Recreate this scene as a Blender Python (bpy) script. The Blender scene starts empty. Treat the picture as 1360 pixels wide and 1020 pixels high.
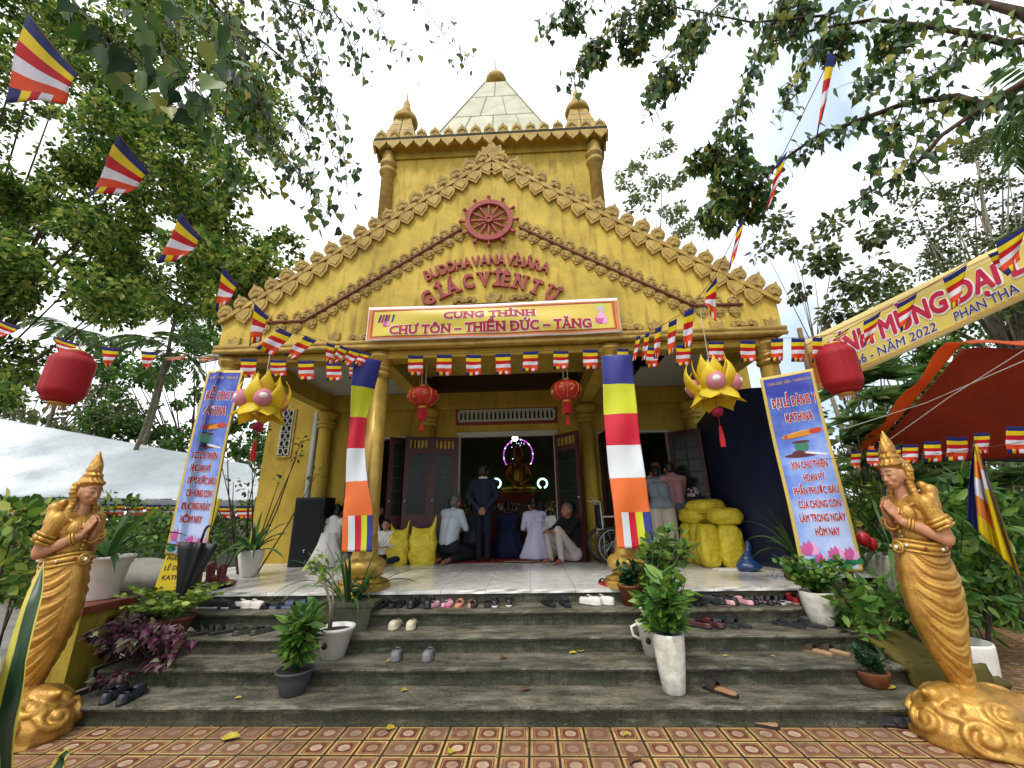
import bpy, math, random
import numpy as np
from math import pi, sin, cos, radians as R
from mathutils import Vector, Matrix, noise, Euler
C = bpy.context.scene.collection
rnd = random.Random(7)
V = Vector
# ---------------------------------------------------------------- camera basis (calibrated from the photograph's perspective)
CAM = V((0.4474, 0.0, 1.516)); FPX = 546.05
def cam_axes(yaw=-.041, pitch=.3028, roll=-.0189):
    f = V((sin(yaw)*cos(pitch), cos(yaw)*cos(pitch), sin(pitch))); r = V((cos(yaw), -sin(yaw), 0)); u = r.cross(f)
    return f, r*cos(roll)+u*sin(roll), u*cos(roll)-r*sin(roll)
CF, CR, CU = cam_axes()
def at(x, y, Y=None, Z=None, X=None):
    """world point seen at photo pixel (x, y) at a known depth, height or side position"""
    d = CF+CR*((x-680)/FPX)-CU*((y-510)/FPX)
    if Y is not None: t = (Y-CAM.y)/d.y
    elif Z is not None: t = (Z-CAM.z)/d.z
    else: t = (X-CAM.x)/d.x
    return CAM+d*t
POD = .7035; RIS = POD/5; TRD = .3486; YG = 3.664   # podium height, step riser / tread, first riser
XL, XR = -3.3, 3.5
# ---------------------------------------------------------------- mesh builder
class MB:
    def __init__(s): s.v = []; s.f = []; s.m = []
    def add(s, vs, fs, m=0):
        o = len(s.v); s.v += [tuple(v) for v in vs]; s.f += [tuple(i+o for i in f) for f in fs]
        s.m += [m]*len(fs) if isinstance(m, int) else list(m); return s
    def box(s, x0, x1, y0, y1, z0, z1, m=0, M=None):
        vs = [V((x, y, z)) for z in (z0, z1) for y in (y0, y1) for x in (x0, x1)]
        if M is not None: vs = [M @ v for v in vs]
        return s.add(vs, [(0,2,3,1),(4,5,7,6),(0,1,5,4),(2,6,7,3),(0,4,6,2),(1,3,7,5)], m)
    def tube(s, pts, r, n=8, m=0, cap=True, close=False):
        pts = [V(p) for p in pts]; k = len(pts)
        rs = [r]*k if isinstance(r, (int, float)) else list(r)
        vs = []; ref = V((0, 0, 1))
        t0 = (pts[1]-pts[0]).normalized()
        if abs(t0.z) > .95: ref = V((1, 0, 0))
        for i, p in enumerate(pts):
            a = pts[(i-1) % k] if close else pts[max(i-1, 0)]; b = pts[(i+1) % k] if close else pts[min(i+1, k-1)]
            t = (b-a).normalized() if (b-a).length > 1e-9 else t0
            q = ref-t*ref.dot(t)
            if q.length < 1e-4: q = V((0, 1, 0))-t*t.y
            q.normalize(); w = t.cross(q); ref = q
            for j in range(n):
                an = 2*pi*j/n; vs.append(p+(q*cos(an)+w*sin(an))*rs[i])
        fs = []
        for i in range(k if close else k-1):
            for j in range(n):
                a = i*n+j; b = i*n+(j+1) % n; c = ((i+1) % k)*n
                fs.append((a, b, c+(j+1) % n, c+j))
        if cap and not close: fs += [tuple(range(n))[::-1], tuple((k-1)*n+j for j in range(n))]
        return s.add(vs, fs, m)
    def lathe(s, prof, c=(0, 0, 0), n=24, m=0, sx=1, sy=1, a0=0, rib=None):
        c = V(c); vs = []; k = len(prof)
        for r, z in prof:
            for j in range(n):
                an = a0+2*pi*j/n; q = r*(1 if rib is None else rib(an, z)); vs.append(c+V((q*cos(an)*sx, q*sin(an)*sy, z)))
        fs = [(i*n+j, i*n+(j+1) % n, (i+1)*n+(j+1) % n, (i+1)*n+j) for i in range(k-1) for j in range(n)]
        if prof[0][0] > 1e-6: fs.append(tuple(range(n))[::-1])
        if prof[-1][0] > 1e-6: fs.append(tuple((k-1)*n+j for j in range(n)))
        return s.add(vs, fs, m)
    def prism(s, poly, d0, d1, fn, m=0):
        """polygon in (u, w) swept between depths d0 and d1; fn(u, w, d) -> point"""
        n = len(poly)
        vs = [fn(u, w, d) for d in (d0, d1) for u, w in poly]
        fs = [tuple(range(n)), tuple(range(2*n-1, n-1, -1))]+[(i, n+i, n+(i+1) % n, (i+1) % n) for i in range(n)]
        return s.add(vs, fs, m)
    def ball(s, c, r, n=12, m=0, M=None):
        c = V(c); r = V((r, r, r)) if isinstance(r, (int, float)) else V(r); vs = []; h = n//2+1
        for i in range(h+1):
            for j in range(n):
                a = pi*i/h; b = 2*pi*j/n; p = V((sin(a)*cos(b)*r.x, sin(a)*sin(b)*r.y, cos(a)*r.z)); vs.append(c+(M @ p if M is not None else p))
        return s.add(vs, [(i*n+j, (i+1)*n+j, (i+1)*n+(j+1) % n, i*n+(j+1) % n) for i in range(h) for j in range(n)], m)
    def capsule(s, a, b, ra, rb, n=14, m=0):
        a = V(a); b = V(b); t = (b-a); L = t.length; t = t.normalized() if L > 1e-6 else V((0, 0, 1))
        pts = []; rs = []
        for k in range(5): th = pi/2*k/5; pts.append(a-t*ra*cos(th)); rs.append(max(ra*sin(th), 1e-3))
        pts.append(a); rs.append(ra); pts.append(b); rs.append(rb)
        for k in range(1, 6): th = pi/2*k/5; pts.append(b+t*rb*sin(th)); rs.append(max(rb*cos(th), 1e-3))
        return s.tube(pts, rs, n, m)
    def grid(s, nu, nv, fn, m=0):
        vs = [fn(i/nu, j/nv) for j in range(nv+1) for i in range(nu+1)]
        fs = [(j*(nu+1)+i, j*(nu+1)+i+1, (j+1)*(nu+1)+i+1, (j+1)*(nu+1)+i) for j in range(nv) for i in range(nu)]
        mm = m if isinstance(m, int) else [m((i+.5)/nu, (j+.5)/nv) for j in range(nv) for i in range(nu)]
        return s.add(vs, fs, mm)
    def sheet(s, nu, nv, fn, th, m=0):
        """grid with thickness th along its own normal"""
        P = [[V(fn(i/nu, j/nv)) for i in range(nu+1)] for j in range(nv+1)]; N = []
        for j in range(nv+1):
            for i in range(nu+1):
                a = P[j][min(i+1, nu)]-P[j][max(i-1, 0)]; b = P[min(j+1, nv)][i]-P[max(j-1, 0)][i]
                q = a.cross(b); N.append(q.normalized() if q.length > 1e-12 else V((0, 0, 1)))
        flat = [p for row in P for p in row]; o = len(flat); W = nu+1
        vs = flat+[p-n*th for p, n in zip(flat, N)]
        fs = []; ms = []
        for j in range(nv):
            for i in range(nu):
                a = j*W+i; q = (a, a+1, a+W+1, a+W); mm = m if isinstance(m, int) else m((i+.5)/nu, (j+.5)/nv)
                fs += [q, tuple(o+k for k in q[::-1])]; ms += [mm, mm]
        edge = [i for i in range(nu)]+[k*W+nu for k in range(nv)]+[nv*W+nu-i for i in range(nu)]+[(nv-k)*W for k in range(nv)]
        for k in range(len(edge)):
            a = edge[k]; b = edge[(k+1) % len(edge)]; fs.append((b, a, o+a, o+b)); ms.append(ms[0])
        return s.add(vs, fs, ms)
    def build(s, name, mats, parent=None, smooth=False, local=False, mods=None):
        me = bpy.data.meshes.new(name); me.from_pydata(s.v, [], s.f)
        mats = mats if isinstance(mats, (list, tuple)) else [mats]
        for m in mats: me.materials.append(m)
        if len(mats) > 1: me.polygons.foreach_set('material_index', s.m)
        if smooth: me.polygons.foreach_set('use_smooth', [True]*len(me.polygons))
        me.update()
        return link(name, me, parent, local)
def link(name, me, parent=None, local=False):
    o = bpy.data.objects.new(name, me); C.objects.link(o)
    if parent is not None:
        o.parent = parent
        if not local: o.matrix_parent_inverse = world_of(parent).inverted()
    return o
def world_of(o):
    m = o.matrix_basis.copy()
    return m if o.parent is None else world_of(o.parent) @ o.matrix_parent_inverse @ m
def tag(o, label, cat, group=None, kind=None):
    if label: o['label'] = label
    if cat: o['category'] = cat
    if group: o['group'] = group
    if kind: o['kind'] = kind
    return o
def thing(name, label, cat, loc=(0, 0, 0), rz=0, group=None):
    o = bpy.data.objects.new(name, None); C.objects.link(o); o.location = loc; o.rotation_euler = (0, 0, rz); o.empty_display_size = .1
    return tag(o, label, cat, group)
def copy_tree(o, parent=None):
    c = o.copy(); C.objects.link(c)
    if parent is not None: c.parent = parent; c.matrix_parent_inverse = o.matrix_parent_inverse
    for ch in list(o.children): copy_tree(ch, c)
    return c
def remesh(mb, voxel, smooth=2, it=1, fac=.5):
    """one continuous surface out of overlapping solids"""
    me = bpy.data.meshes.new('tmp'); me.from_pydata(mb.v, [], mb.f); o = bpy.data.objects.new('tmp', me); C.objects.link(o)
    m = o.modifiers.new('r', 'REMESH'); m.mode = 'VOXEL'; m.voxel_size = voxel; m.use_smooth_shade = True
    if smooth: s = o.modifiers.new('s', 'SMOOTH'); s.iterations = smooth; s.factor = fac
    out = bpy.data.meshes.new_from_object(o.evaluated_get(bpy.context.evaluated_depsgraph_get()))
    bpy.data.objects.remove(o); bpy.data.meshes.remove(me)
    out.polygons.foreach_set('use_smooth', [True]*len(out.polygons))
    return out
def npverts(me):
    a = np.empty(len(me.vertices)*3); me.vertices.foreach_get('co', a); return a.reshape(-1, 3)
def setverts(me, a): me.vertices.foreach_set('co', np.asarray(a, dtype=float).ravel()); me.update()
# ---------------------------------------------------------------- materials
def lin(c):
    if isinstance(c, str): c = tuple(int(c[i:i+2], 16)/255 for i in (0, 2, 4))
    else: return tuple(c)+(1,)
    return tuple(x/12.92 if x <= .04045 else ((x+.055)/1.055)**2.4 for x in c)+(1,)
class NT:
    def __init__(s, name):
        s.mat = bpy.data.materials.new(name); s.mat.use_nodes = True; s.t = s.mat.node_tree; s.n = s.t.nodes; s.b = s.n['Principled BSDF']
        s.tc = s.n.new('ShaderNodeTexCoord')
    def node(s, ty, **k):
        x = s.n.new(ty)
        for a, b in k.items(): setattr(x, a, b)
        return x
    def ln(s, a, b): s.t.links.new(a, b)
    def coord(s, scale=(1, 1, 1), src='Object'):
        m = s.node('ShaderNodeMapping'); m.inputs['Scale'].default_value = scale; s.ln(s.tc.outputs[src], m.inputs['Vector']); return m.outputs[0]
    def noise(s, scale, detail=4, rough=.6, vec=None, dist=0):
        x = s.node('ShaderNodeTexNoise'); x.inputs['Scale'].default_value = scale; x.inputs['Detail'].default_value = detail; x.inputs['Roughness'].default_value = rough; x.inputs['Distortion'].default_value = dist
        s.ln(vec or s.tc.outputs['Object'], x.inputs['Vector']); return x.outputs['Fac']
    def ramp(s, fac, stops):
        x = s.node('ShaderNodeValToRGB'); e = x.color_ramp.elements
        while len(e) < len(stops): e.new(.5)
        for q, (p, c) in zip(e, stops): q.position = p; q.color = lin(c) if not isinstance(c, (int, float)) else (c, c, c, 1)
        s.ln(fac, x.inputs[0]); return x.outputs[0]
    def mix(s, fac, a, b, mode='MIX'):
        x = s.node('ShaderNodeMix', data_type='RGBA', blend_type=mode)
        for i, q in ((0, fac), (6, a), (7, b)):
            if hasattr(q, 'links'): s.ln(q, x.inputs[i])
            elif i == 0: x.inputs[0].default_value = q
            else: x.inputs[i].default_value = lin(q)
        return x.outputs[2]
    def math(s, op, a, b=None, c=None):
        x = s.node('ShaderNodeMath', operation=op)
        for i, q in enumerate((a, b, c)):
            if q is None: continue
            if hasattr(q, 'links'): s.ln(q, x.inputs[i])
            else: x.inputs[i].default_value = q
        return x.outputs[0]
    def bump(s, h, strength=.3, dist=.02):
        x = s.node('ShaderNodeBump'); x.inputs['Strength'].default_value = strength; x.inputs['Distance'].default_value = dist
        s.ln(h, x.inputs['Height']); s.ln(x.outputs[0], s.b.inputs['Normal'])
    def color(s, c):
        if hasattr(c, 'links'): s.ln(c, s.b.inputs['Base Color'])
        else: s.b.inputs['Base Color'].default_value = lin(c)
    def set(s, **k):
        for a, b in k.items(): s.b.inputs[a.replace('_', ' ')].default_value = b
        return s.mat
def mat(name, c, rough=.6, metal=0, var=.25, scale=8, bump=.15, c2=None, spec=.5, bscale=None, coat=0, trans=0, bd=.01):
    """base colour mottled by noise, with a little bump"""
    n = NT(name); f = n.noise(scale, 5)
    a = lin(c); b = lin(c2) if c2 else tuple(x*(1-var) for x in a[:3])+(1,)
    n.color(n.ramp(f, [(.3, b[:3]), (.7, a[:3])]))
    if bump: n.bump(n.noise(bscale or scale*6, 4), bump, bd)
    n.set(Roughness=rough, Metallic=metal, Specular_IOR_Level=spec)
    if coat: n.set(Coat_Weight=coat, Coat_Roughness=.15)
    if trans: translucent(n, trans)
    return n.mat
def translucent(n, k):
    t = n.node('ShaderNodeBsdfTranslucent'); m = n.node('ShaderNodeMixShader'); m.inputs[0].default_value = k
    src = n.b.inputs['Base Color']
    if src.links: n.ln(src.links[0].from_socket, t.inputs[0])
    else: t.inputs[0].default_value = src.default_value
    out = n.n['Material Output']; n.ln(n.b.outputs[0], m.inputs[1]); n.ln(t.outputs[0], m.inputs[2]); n.ln(m.outputs[0], out.inputs[0])
def emit(name, c, k):
    n = NT(name); n.set(Base_Color=lin(c), Emission_Color=lin(c), Emission_Strength=k); return n.mat
def leafmat(name, cols, rough=.45, tr=.35, spec=.4):
    """leaf greens picked per leaf from the 'tint' attribute"""
    n = NT(name); a = n.node('ShaderNodeAttribute', attribute_name='tint'); k = len(cols)
    n.color(n.ramp(a.outputs['Fac'], [(i/(k-1), c) for i, c in enumerate(cols)])); n.set(Roughness=rough, Specular_IOR_Level=spec); translucent(n, tr); return n.mat
# ---------------------------------------------------------------- lettering
def glyphs(txt, size=1, bold=0, align='CENTER', cond=1.0, space=1.0):
    """flat lettering -> (verts n x 2, faces), centred on x, baseline at 0"""
    c = bpy.data.curves.new('t', 'FONT'); c.body = txt; c.size = size; c.offset = bold; c.align_x = align; c.space_character = space; c.resolution_u = 3
    o = bpy.data.objects.new('t', c); C.objects.link(o)
    me = bpy.data.meshes.new_from_object(o.evaluated_get(bpy.context.evaluated_depsgraph_get()))
    v = npverts(me)[:, :2].copy() if len(me.vertices) else np.zeros((0, 2)); f = [tuple(p.vertices) for p in me.polygons]
    bpy.data.objects.remove(o); bpy.data.curves.remove(c); bpy.data.meshes.remove(me)
    v[:, 0] *= cond
    return v, f
SER = {'I': [(.5, 0), (.5, 1)], 'T': [(.5, 0)], 'H': [(.12, 0), (.12, 1), (.88, 0), (.88, 1)], 'N': [(.12, 0), (.12, 1), (.88, 1)], 'V': [(.12, 1), (.88, 1)], 'A': [(.1, 0), (.9, 0)],
       'U': [(.12, 1), (.88, 1)], 'R': [(.15, 0), (.85, 0)], 'E': [(.2, 0), (.2, 1)], 'D': [(.15, 0), (.15, 1)]}
BASE = dict(zip('ÁÂĂÀÊỀÍỈİÔƯỨỰĐ', 'AAAAEEIIIOUUUD'))
def serifs(mb, txt, size, place, cond=1.0, th=.09, w=.3):
    """slab serif bars for the letters of txt; place(x, y) -> point"""
    x = 0; tot = 0; adv = []
    for ch in txt:
        a, _ = glyphs(ch, size, 0, 'LEFT', cond); b, _ = glyphs(ch+'I', size, 0, 'LEFT', cond)
        adv.append((a[:, 0].min() if len(a) else 0, a[:, 0].max() if len(a) else 0))
    return adv
def put(mb, vf, fn, m=0):
    v, f = vf; mb.add([fn(x, y) for x, y in v], f, m)
def put3(mb, vf, fn, d, m=0):
    """extruded lettering: fn(x, y, depth)"""
    v, f = vf; n = len(v); cnt = {}
    vs = [fn(x, y, d) for x, y in v]+[fn(x, y, 0) for x, y in v]; fs = list(f)
    for q in f:
        for a, b in zip(q, q[1:]+q[:1]): cnt[(a, b)] = 1
    fs += [(b, a, n+a, n+b) for (a, b) in cnt if (b, a) not in cnt]
    mb.add(vs, fs, m)
# ================================================================ camera, sky, sun
sc = bpy.context.scene
cd = bpy.data.cameras.new('camera'); cd.sensor_width = 36; cd.lens = FPX/1360*36; cd.clip_start = .05; cd.clip_end = 2000
cam = bpy.data.objects.new('camera', cd); C.objects.link(cam); sc.camera = cam
mw = Matrix.Identity(4)
for i, a in enumerate((CR, CU, -CF)): mw.col[i] = (a.x, a.y, a.z, 0)
mw.col[3] = (CAM.x, CAM.y, CAM.z, 1); cam.matrix_world = mw
SUN_EL, SUN_AZ = R(58), R(205)
w = bpy.data.worlds.new('World'); sc.world = w; w.use_nodes = True; t = w.node_tree; nn = t.nodes
sky = nn.new('ShaderNodeTexSky'); sky.sky_type = 'NISHITA'; sky.sun_disc = False; sky.sun_elevation = SUN_EL; sky.sun_rotation = SUN_AZ; sky.air_density = 1; sky.dust_density = 2.5
tc = nn.new('ShaderNodeTexCoord'); nz = nn.new('ShaderNodeTexNoise'); nz.inputs['Scale'].default_value = 2.2; nz.inputs['Detail'].default_value = 6; nz.inputs['Roughness'].default_value = .55
t.links.new(tc.outputs['Generated'], nz.inputs['Vector'])
sep = nn.new('ShaderNodeSeparateXYZ'); t.links.new(tc.outputs['Generated'], sep.inputs[0])
def wm(op, a, b, cl=False):
    x = nn.new('ShaderNodeMath'); x.operation = op; x.use_clamp = cl
    for i, q in enumerate((a, b)):
        if hasattr(q, 'links'): t.links.new(q, x.inputs[i])
        else: x.inputs[i].default_value = q
    return x.outputs[0]
gap = wm('MULTIPLY', wm('ADD', sep.outputs[0], -.16), 2.6, True)                  # the cloud deck thins out towards the right
thin = wm('MULTIPLY', wm('MULTIPLY', wm('ADD', nz.outputs['Fac'], -.34), 5.0, True), gap)
cover = wm('SUBTRACT', 1, wm('MULTIPLY', thin, .85, True), True)
mx = nn.new('ShaderNodeMix'); mx.data_type = 'RGBA'; t.links.new(cover, mx.inputs[0]); vl = nn.new('ShaderNodeMix'); vl.data_type = 'RGBA'; vl.inputs[0].default_value = .72; t.links.new(sky.outputs[0], vl.inputs[6]); vl.inputs[7].default_value = (2.9, 4.1, 5.2, 1); t.links.new(vl.outputs[2], mx.inputs[6])   # thin high cloud veils the blue
shade = nn.new('ShaderNodeTexNoise'); shade.inputs['Scale'].default_value = 4; shade.inputs['Detail'].default_value = 5; t.links.new(tc.outputs['Generated'], shade.inputs['Vector'])
cr = nn.new('ShaderNodeValToRGB'); cr.color_ramp.elements[0].position = .3; cr.color_ramp.elements[0].color = (8.6, 9.0, 9.5, 1); cr.color_ramp.elements[1].position = .6; cr.color_ramp.elements[1].color = (11, 11.1, 11.3, 1)
t.links.new(shade.outputs['Fac'], cr.inputs[0]); t.links.new(cr.outputs[0], mx.inputs[7])
t.links.new(mx.outputs[2], nn['Background'].inputs[0]); nn['Background'].inputs[1].default_value = .1
sl = bpy.data.lights.new('sun', 'SUN'); sl.energy = 1.3; sl.angle = R(10); sl.color = (1, .96, .9)
so = bpy.data.objects.new('sun', sl); C.objects.link(so)
sd = V((sin(SUN_AZ)*cos(SUN_EL), cos(SUN_AZ)*cos(SUN_EL), sin(SUN_EL))); so.rotation_euler = sd.to_track_quat('Z', 'Y').to_euler()
sc.view_settings.view_transform = 'Standard'; sc.view_settings.look = 'None'; sc.view_settings.exposure = .84; sc.view_settings.gamma = 1
# ================================================================ materials
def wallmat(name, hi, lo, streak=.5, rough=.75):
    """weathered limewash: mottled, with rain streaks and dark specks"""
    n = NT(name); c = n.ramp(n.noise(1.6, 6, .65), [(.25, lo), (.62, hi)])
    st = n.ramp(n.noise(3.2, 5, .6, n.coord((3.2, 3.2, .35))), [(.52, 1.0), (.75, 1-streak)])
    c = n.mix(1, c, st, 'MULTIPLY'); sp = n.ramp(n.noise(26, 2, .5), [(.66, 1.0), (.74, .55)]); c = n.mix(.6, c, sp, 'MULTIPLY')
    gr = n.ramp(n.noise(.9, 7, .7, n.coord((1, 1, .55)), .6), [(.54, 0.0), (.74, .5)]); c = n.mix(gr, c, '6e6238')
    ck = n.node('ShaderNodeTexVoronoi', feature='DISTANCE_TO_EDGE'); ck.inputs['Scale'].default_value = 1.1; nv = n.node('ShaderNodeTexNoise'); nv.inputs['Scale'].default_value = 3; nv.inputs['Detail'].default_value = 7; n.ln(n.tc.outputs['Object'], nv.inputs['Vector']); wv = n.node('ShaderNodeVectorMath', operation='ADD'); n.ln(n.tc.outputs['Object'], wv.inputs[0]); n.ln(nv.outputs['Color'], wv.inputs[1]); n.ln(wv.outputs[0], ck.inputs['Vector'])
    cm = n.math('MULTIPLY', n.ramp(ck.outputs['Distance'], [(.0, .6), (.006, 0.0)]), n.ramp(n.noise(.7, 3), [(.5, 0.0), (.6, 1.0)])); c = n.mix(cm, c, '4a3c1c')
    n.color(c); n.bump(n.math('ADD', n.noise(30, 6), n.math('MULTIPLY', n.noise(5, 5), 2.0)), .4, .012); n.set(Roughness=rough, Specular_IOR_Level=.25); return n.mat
M = {}
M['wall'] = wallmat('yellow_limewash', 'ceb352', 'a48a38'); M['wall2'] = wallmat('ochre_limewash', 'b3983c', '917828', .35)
M['carve'] = mat('carved_ochre', 'b79c55', .7, 0, .4, 9, .5, '82693a', .3, 40, bd=.02)
M['trim'] = mat('ochre_trim', 'bda054', .65, 0, .3, 7, .2, '917539', .3)
M['goldpaint'] = mat('gold_paint', 'c4a34e', .34, .4, .25, 5, .1, 'a07e36')
M['redpaint'] = mat('brick_red_paint', 'a5504a', .6, 0, .25, 12, .2, '8a3c38', .3)
M['rail'] = mat('red_brown_rail', '7a4834', .65, 0, .3, 12, .2, '5c3526', .3)
M['darkred'] = mat('maroon_wood', '4a1a1c', .5, 0, .3, 10, .1, '33100f')
M['darkwood'] = mat('dark_brown_wood', '33190f', .55, 0, .3, 8, .1)
M['grey'] = mat('grey_board', 'a9aca2', .7, 0, .12, 3, .05)
M['dark'] = mat('black_void', '0e0d0b', .9, 0, .2, 4, 0)
M['black'] = mat('black_plastic', '17181a', .5, 0, .2, 30, .1)
M['white'] = mat('white_paint', 'e2e0da', .5, 0, .1, 8, .05)
M['metal'] = mat('grey_metal', 'a6a9aa', .4, .6, .2, 20, .05)
M['pipe'] = mat('grey_pvc', '9fa3a3', .45, 0, .15, 6, .05)
M['soot'] = mat('sooty_concrete', '4a4234', .85, 0, .4, 6, .4, '2a251d', .2)
M['cream'] = mat('cream_panels', 'b3b096', .5, .1, .2, 2.2, .15, '8f8f74')
M['cream_joint'] = mat('panel_joint', '8c8a6c', .6, 0, .2, 8, .1)
def stepmat():
    n = NT('mossy_concrete'); c = n.ramp(n.noise(2.2, 8, .7, n.coord((1, 2.5, 2.5))), [(.32, '34332a'), (.5, '545143'), (.66, '827d6a')])
    moss = n.ramp(n.noise(3.5, 7, .72, n.coord((.8, 1.5, 1.5)), .4), [(.44, 0.0), (.62, 1.0)])
    c = n.mix(n.math('MULTIPLY', moss, .75), c, '2b2f20')
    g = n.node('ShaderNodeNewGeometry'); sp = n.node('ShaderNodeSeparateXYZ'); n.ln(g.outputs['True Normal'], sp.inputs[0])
    riser_streak = n.ramp(n.noise(7, 7, .7, n.coord((2.4, 1, .5))), [(.34, 1.0), (.6, 0.0)])
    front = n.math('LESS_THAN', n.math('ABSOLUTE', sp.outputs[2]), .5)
    c = n.mix(n.math('MULTIPLY', n.math('MULTIPLY', riser_streak, front), .8), c, '25271c'); gm = n.ramp(n.noise(1.7, 6, .7, n.coord((1, 1, 3))), [(.42, 0.0), (.62, .6)]); c = n.mix(n.math('MULTIPLY', gm, front), c, '3a4228')  # upright faces get darker streaks and green tone, flat ones turn paler
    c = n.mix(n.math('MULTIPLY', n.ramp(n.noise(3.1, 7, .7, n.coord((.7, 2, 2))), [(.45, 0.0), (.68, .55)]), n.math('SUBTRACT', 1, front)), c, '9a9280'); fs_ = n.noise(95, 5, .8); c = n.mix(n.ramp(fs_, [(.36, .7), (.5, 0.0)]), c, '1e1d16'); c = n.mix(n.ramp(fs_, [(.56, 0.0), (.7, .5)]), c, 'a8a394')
    scr = n.ramp(n.noise(9, 3, .5, n.coord((.35, 6, 2))), [(.62, 0.0), (.78, 1.0)])
    c = n.mix(n.math('MULTIPLY', scr, .35), c, 'b0ada2'); sp2 = n.ramp(n.noise(60, 3), [(.62, 0.0), (.72, .5)]); c = n.mix(sp2, c, '22221c')
    ck = n.node('ShaderNodeTexVoronoi', feature='DISTANCE_TO_EDGE'); ck.inputs['Scale'].default_value = 2.2; wv = n.node('ShaderNodeVectorMath', operation='ADD'); n.ln(n.coord((1, 1.5, 1.5)), wv.inputs[0]); nv = n.node('ShaderNodeTexNoise'); nv.inputs['Scale'].default_value = 4; nv.inputs['Detail'].default_value = 6; n.ln(n.tc.outputs['Object'], nv.inputs['Vector']); n.ln(nv.outputs['Color'], wv.inputs[1]); n.ln(wv.outputs[0], ck.inputs['Vector']); c = n.mix(n.ramp(ck.outputs['Distance'], [(.0, .8), (.012, 0.0)]), c, '1c1b15')
    n.color(c); n.bump(n.math('ADD', n.noise(45, 8, .7), n.math('MULTIPLY', n.noise(7, 6, .6), 1.5)), .7, .012)
    n.ln(n.ramp(n.noise(2.5, 5), [(.35, .45), (.65, .8)]), n.b.inputs['Roughness']); n.set(Specular_IOR_Level=.35); return n.mat
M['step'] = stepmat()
def tilemat():
    """20 cm red pattern tiles: cream frame, red-brown field, pale rosette, worn unevenly"""
    n = NT('patterned_red_tiles'); s = .1952; sp = n.node('ShaderNodeSeparateXYZ'); n.ln(n.tc.outputs['Object'], sp.inputs[0])
    ux = n.math('DIVIDE', n.math('ADD', sp.outputs[0], -.3797+20*s), s); uy = n.math('DIVIDE', n.math('ADD', sp.outputs[1], -3.664+60*s), s)
    fx = n.math('SUBTRACT', n.math('FRACT', ux), .5); fy = n.math('SUBTRACT', n.math('FRACT', uy), .5)
    cell = n.node('ShaderNodeCombineXYZ'); n.ln(n.math('FLOOR', ux), cell.inputs[0]); n.ln(n.math('FLOOR', uy), cell.inputs[1])
    wn = n.node('ShaderNodeTexWhiteNoise', noise_dimensions='3D'); n.ln(cell.outputs[0], wn.inputs[0]); rv = wn.outputs['Value']
    ax = n.math('ABSOLUTE', fx); ay = n.math('ABSOLUTE', fy); d = n.math('MAXIMUM', ax, ay)
    rr = n.math('SQRT', n.math('ADD', n.math('MULTIPLY', fx, fx), n.math('MULTIPLY', fy, fy)))
    th = n.math('ARCTAN2', fy, fx); wear = n.noise(5, 6, .7); fine = n.noise(70, 4)
    def band(v, a, b): return n.math('MULTIPLY', n.math('GREATER_THAN', v, a), n.math('LESS_THAN', v, b))
    field = n.ramp(n.math('ADD', n.math('MULTIPLY', rv, .6), n.math('MULTIPLY', fine, .4)), [(.2, '5e3524'), (.5, '73442f'), (.8, '875a45')])
    c = n.mix(band(d, .37, .452), field, 'b99c62'); c = n.mix(band(d, .30, .33), c, 'a87c58')
    dia = n.math('ADD', ax, ay); c = n.mix(n.math('MULTIPLY', n.math('GREATER_THAN', dia, .52), n.math('LESS_THAN', d, .3)), c, 'a06a4c')
    ros = n.math('MULTIPLY', n.math('LESS_THAN', n.math('ADD', rr, n.math('MULTIPLY', fine, .04)), .22), n.math('MULTIPLY_ADD', n.math('FRACT', n.math('MULTIPLY', rv, 7.3)), .6, .35)); c = n.mix(ros, c, 'cbb59a')
    pet = n.math('LESS_THAN', n.math('ADD', n.math('MULTIPLY', n.math('SINE', n.math('MULTIPLY', th, 8)), .03), .12), rr)
    c = n.mix(n.math('MULTIPLY', n.math('MULTIPLY', n.math('LESS_THAN', rr, .17), n.math('SUBTRACT', 1, pet)), .3), c, '8c5038')
    dirt = n.ramp(n.math('ADD', n.math('MULTIPLY', wear, .75), n.math('MULTIPLY', rv, .3)), [(.4, 0.0), (.72, .75)]); c = n.mix(dirt, c, '6e5542')
    c = n.mix(n.ramp(n.noise(9, 6, .75), [(.5, 0.0), (.7, .65)]), c, '3d2f22')
    joint = n.math('GREATER_THAN', d, .472); c = n.mix(joint, c, '2c241b'); n.color(c)
    h = n.math('ADD', n.math('MULTIPLY', n.math('LESS_THAN', d, .465), 1.0), n.math('ADD', n.math('MULTIPLY', band(d, .37, .452), .3), n.math('MULTIPLY', fine, .25)))
    n.bump(h, .7, .006); n.ln(n.ramp(wear, [(.3, .32), (.7, .65)]), n.b.inputs['Roughness']); n.set(Specular_IOR_Level=.4); return n.mat
M['tile'] = tilemat()
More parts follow.
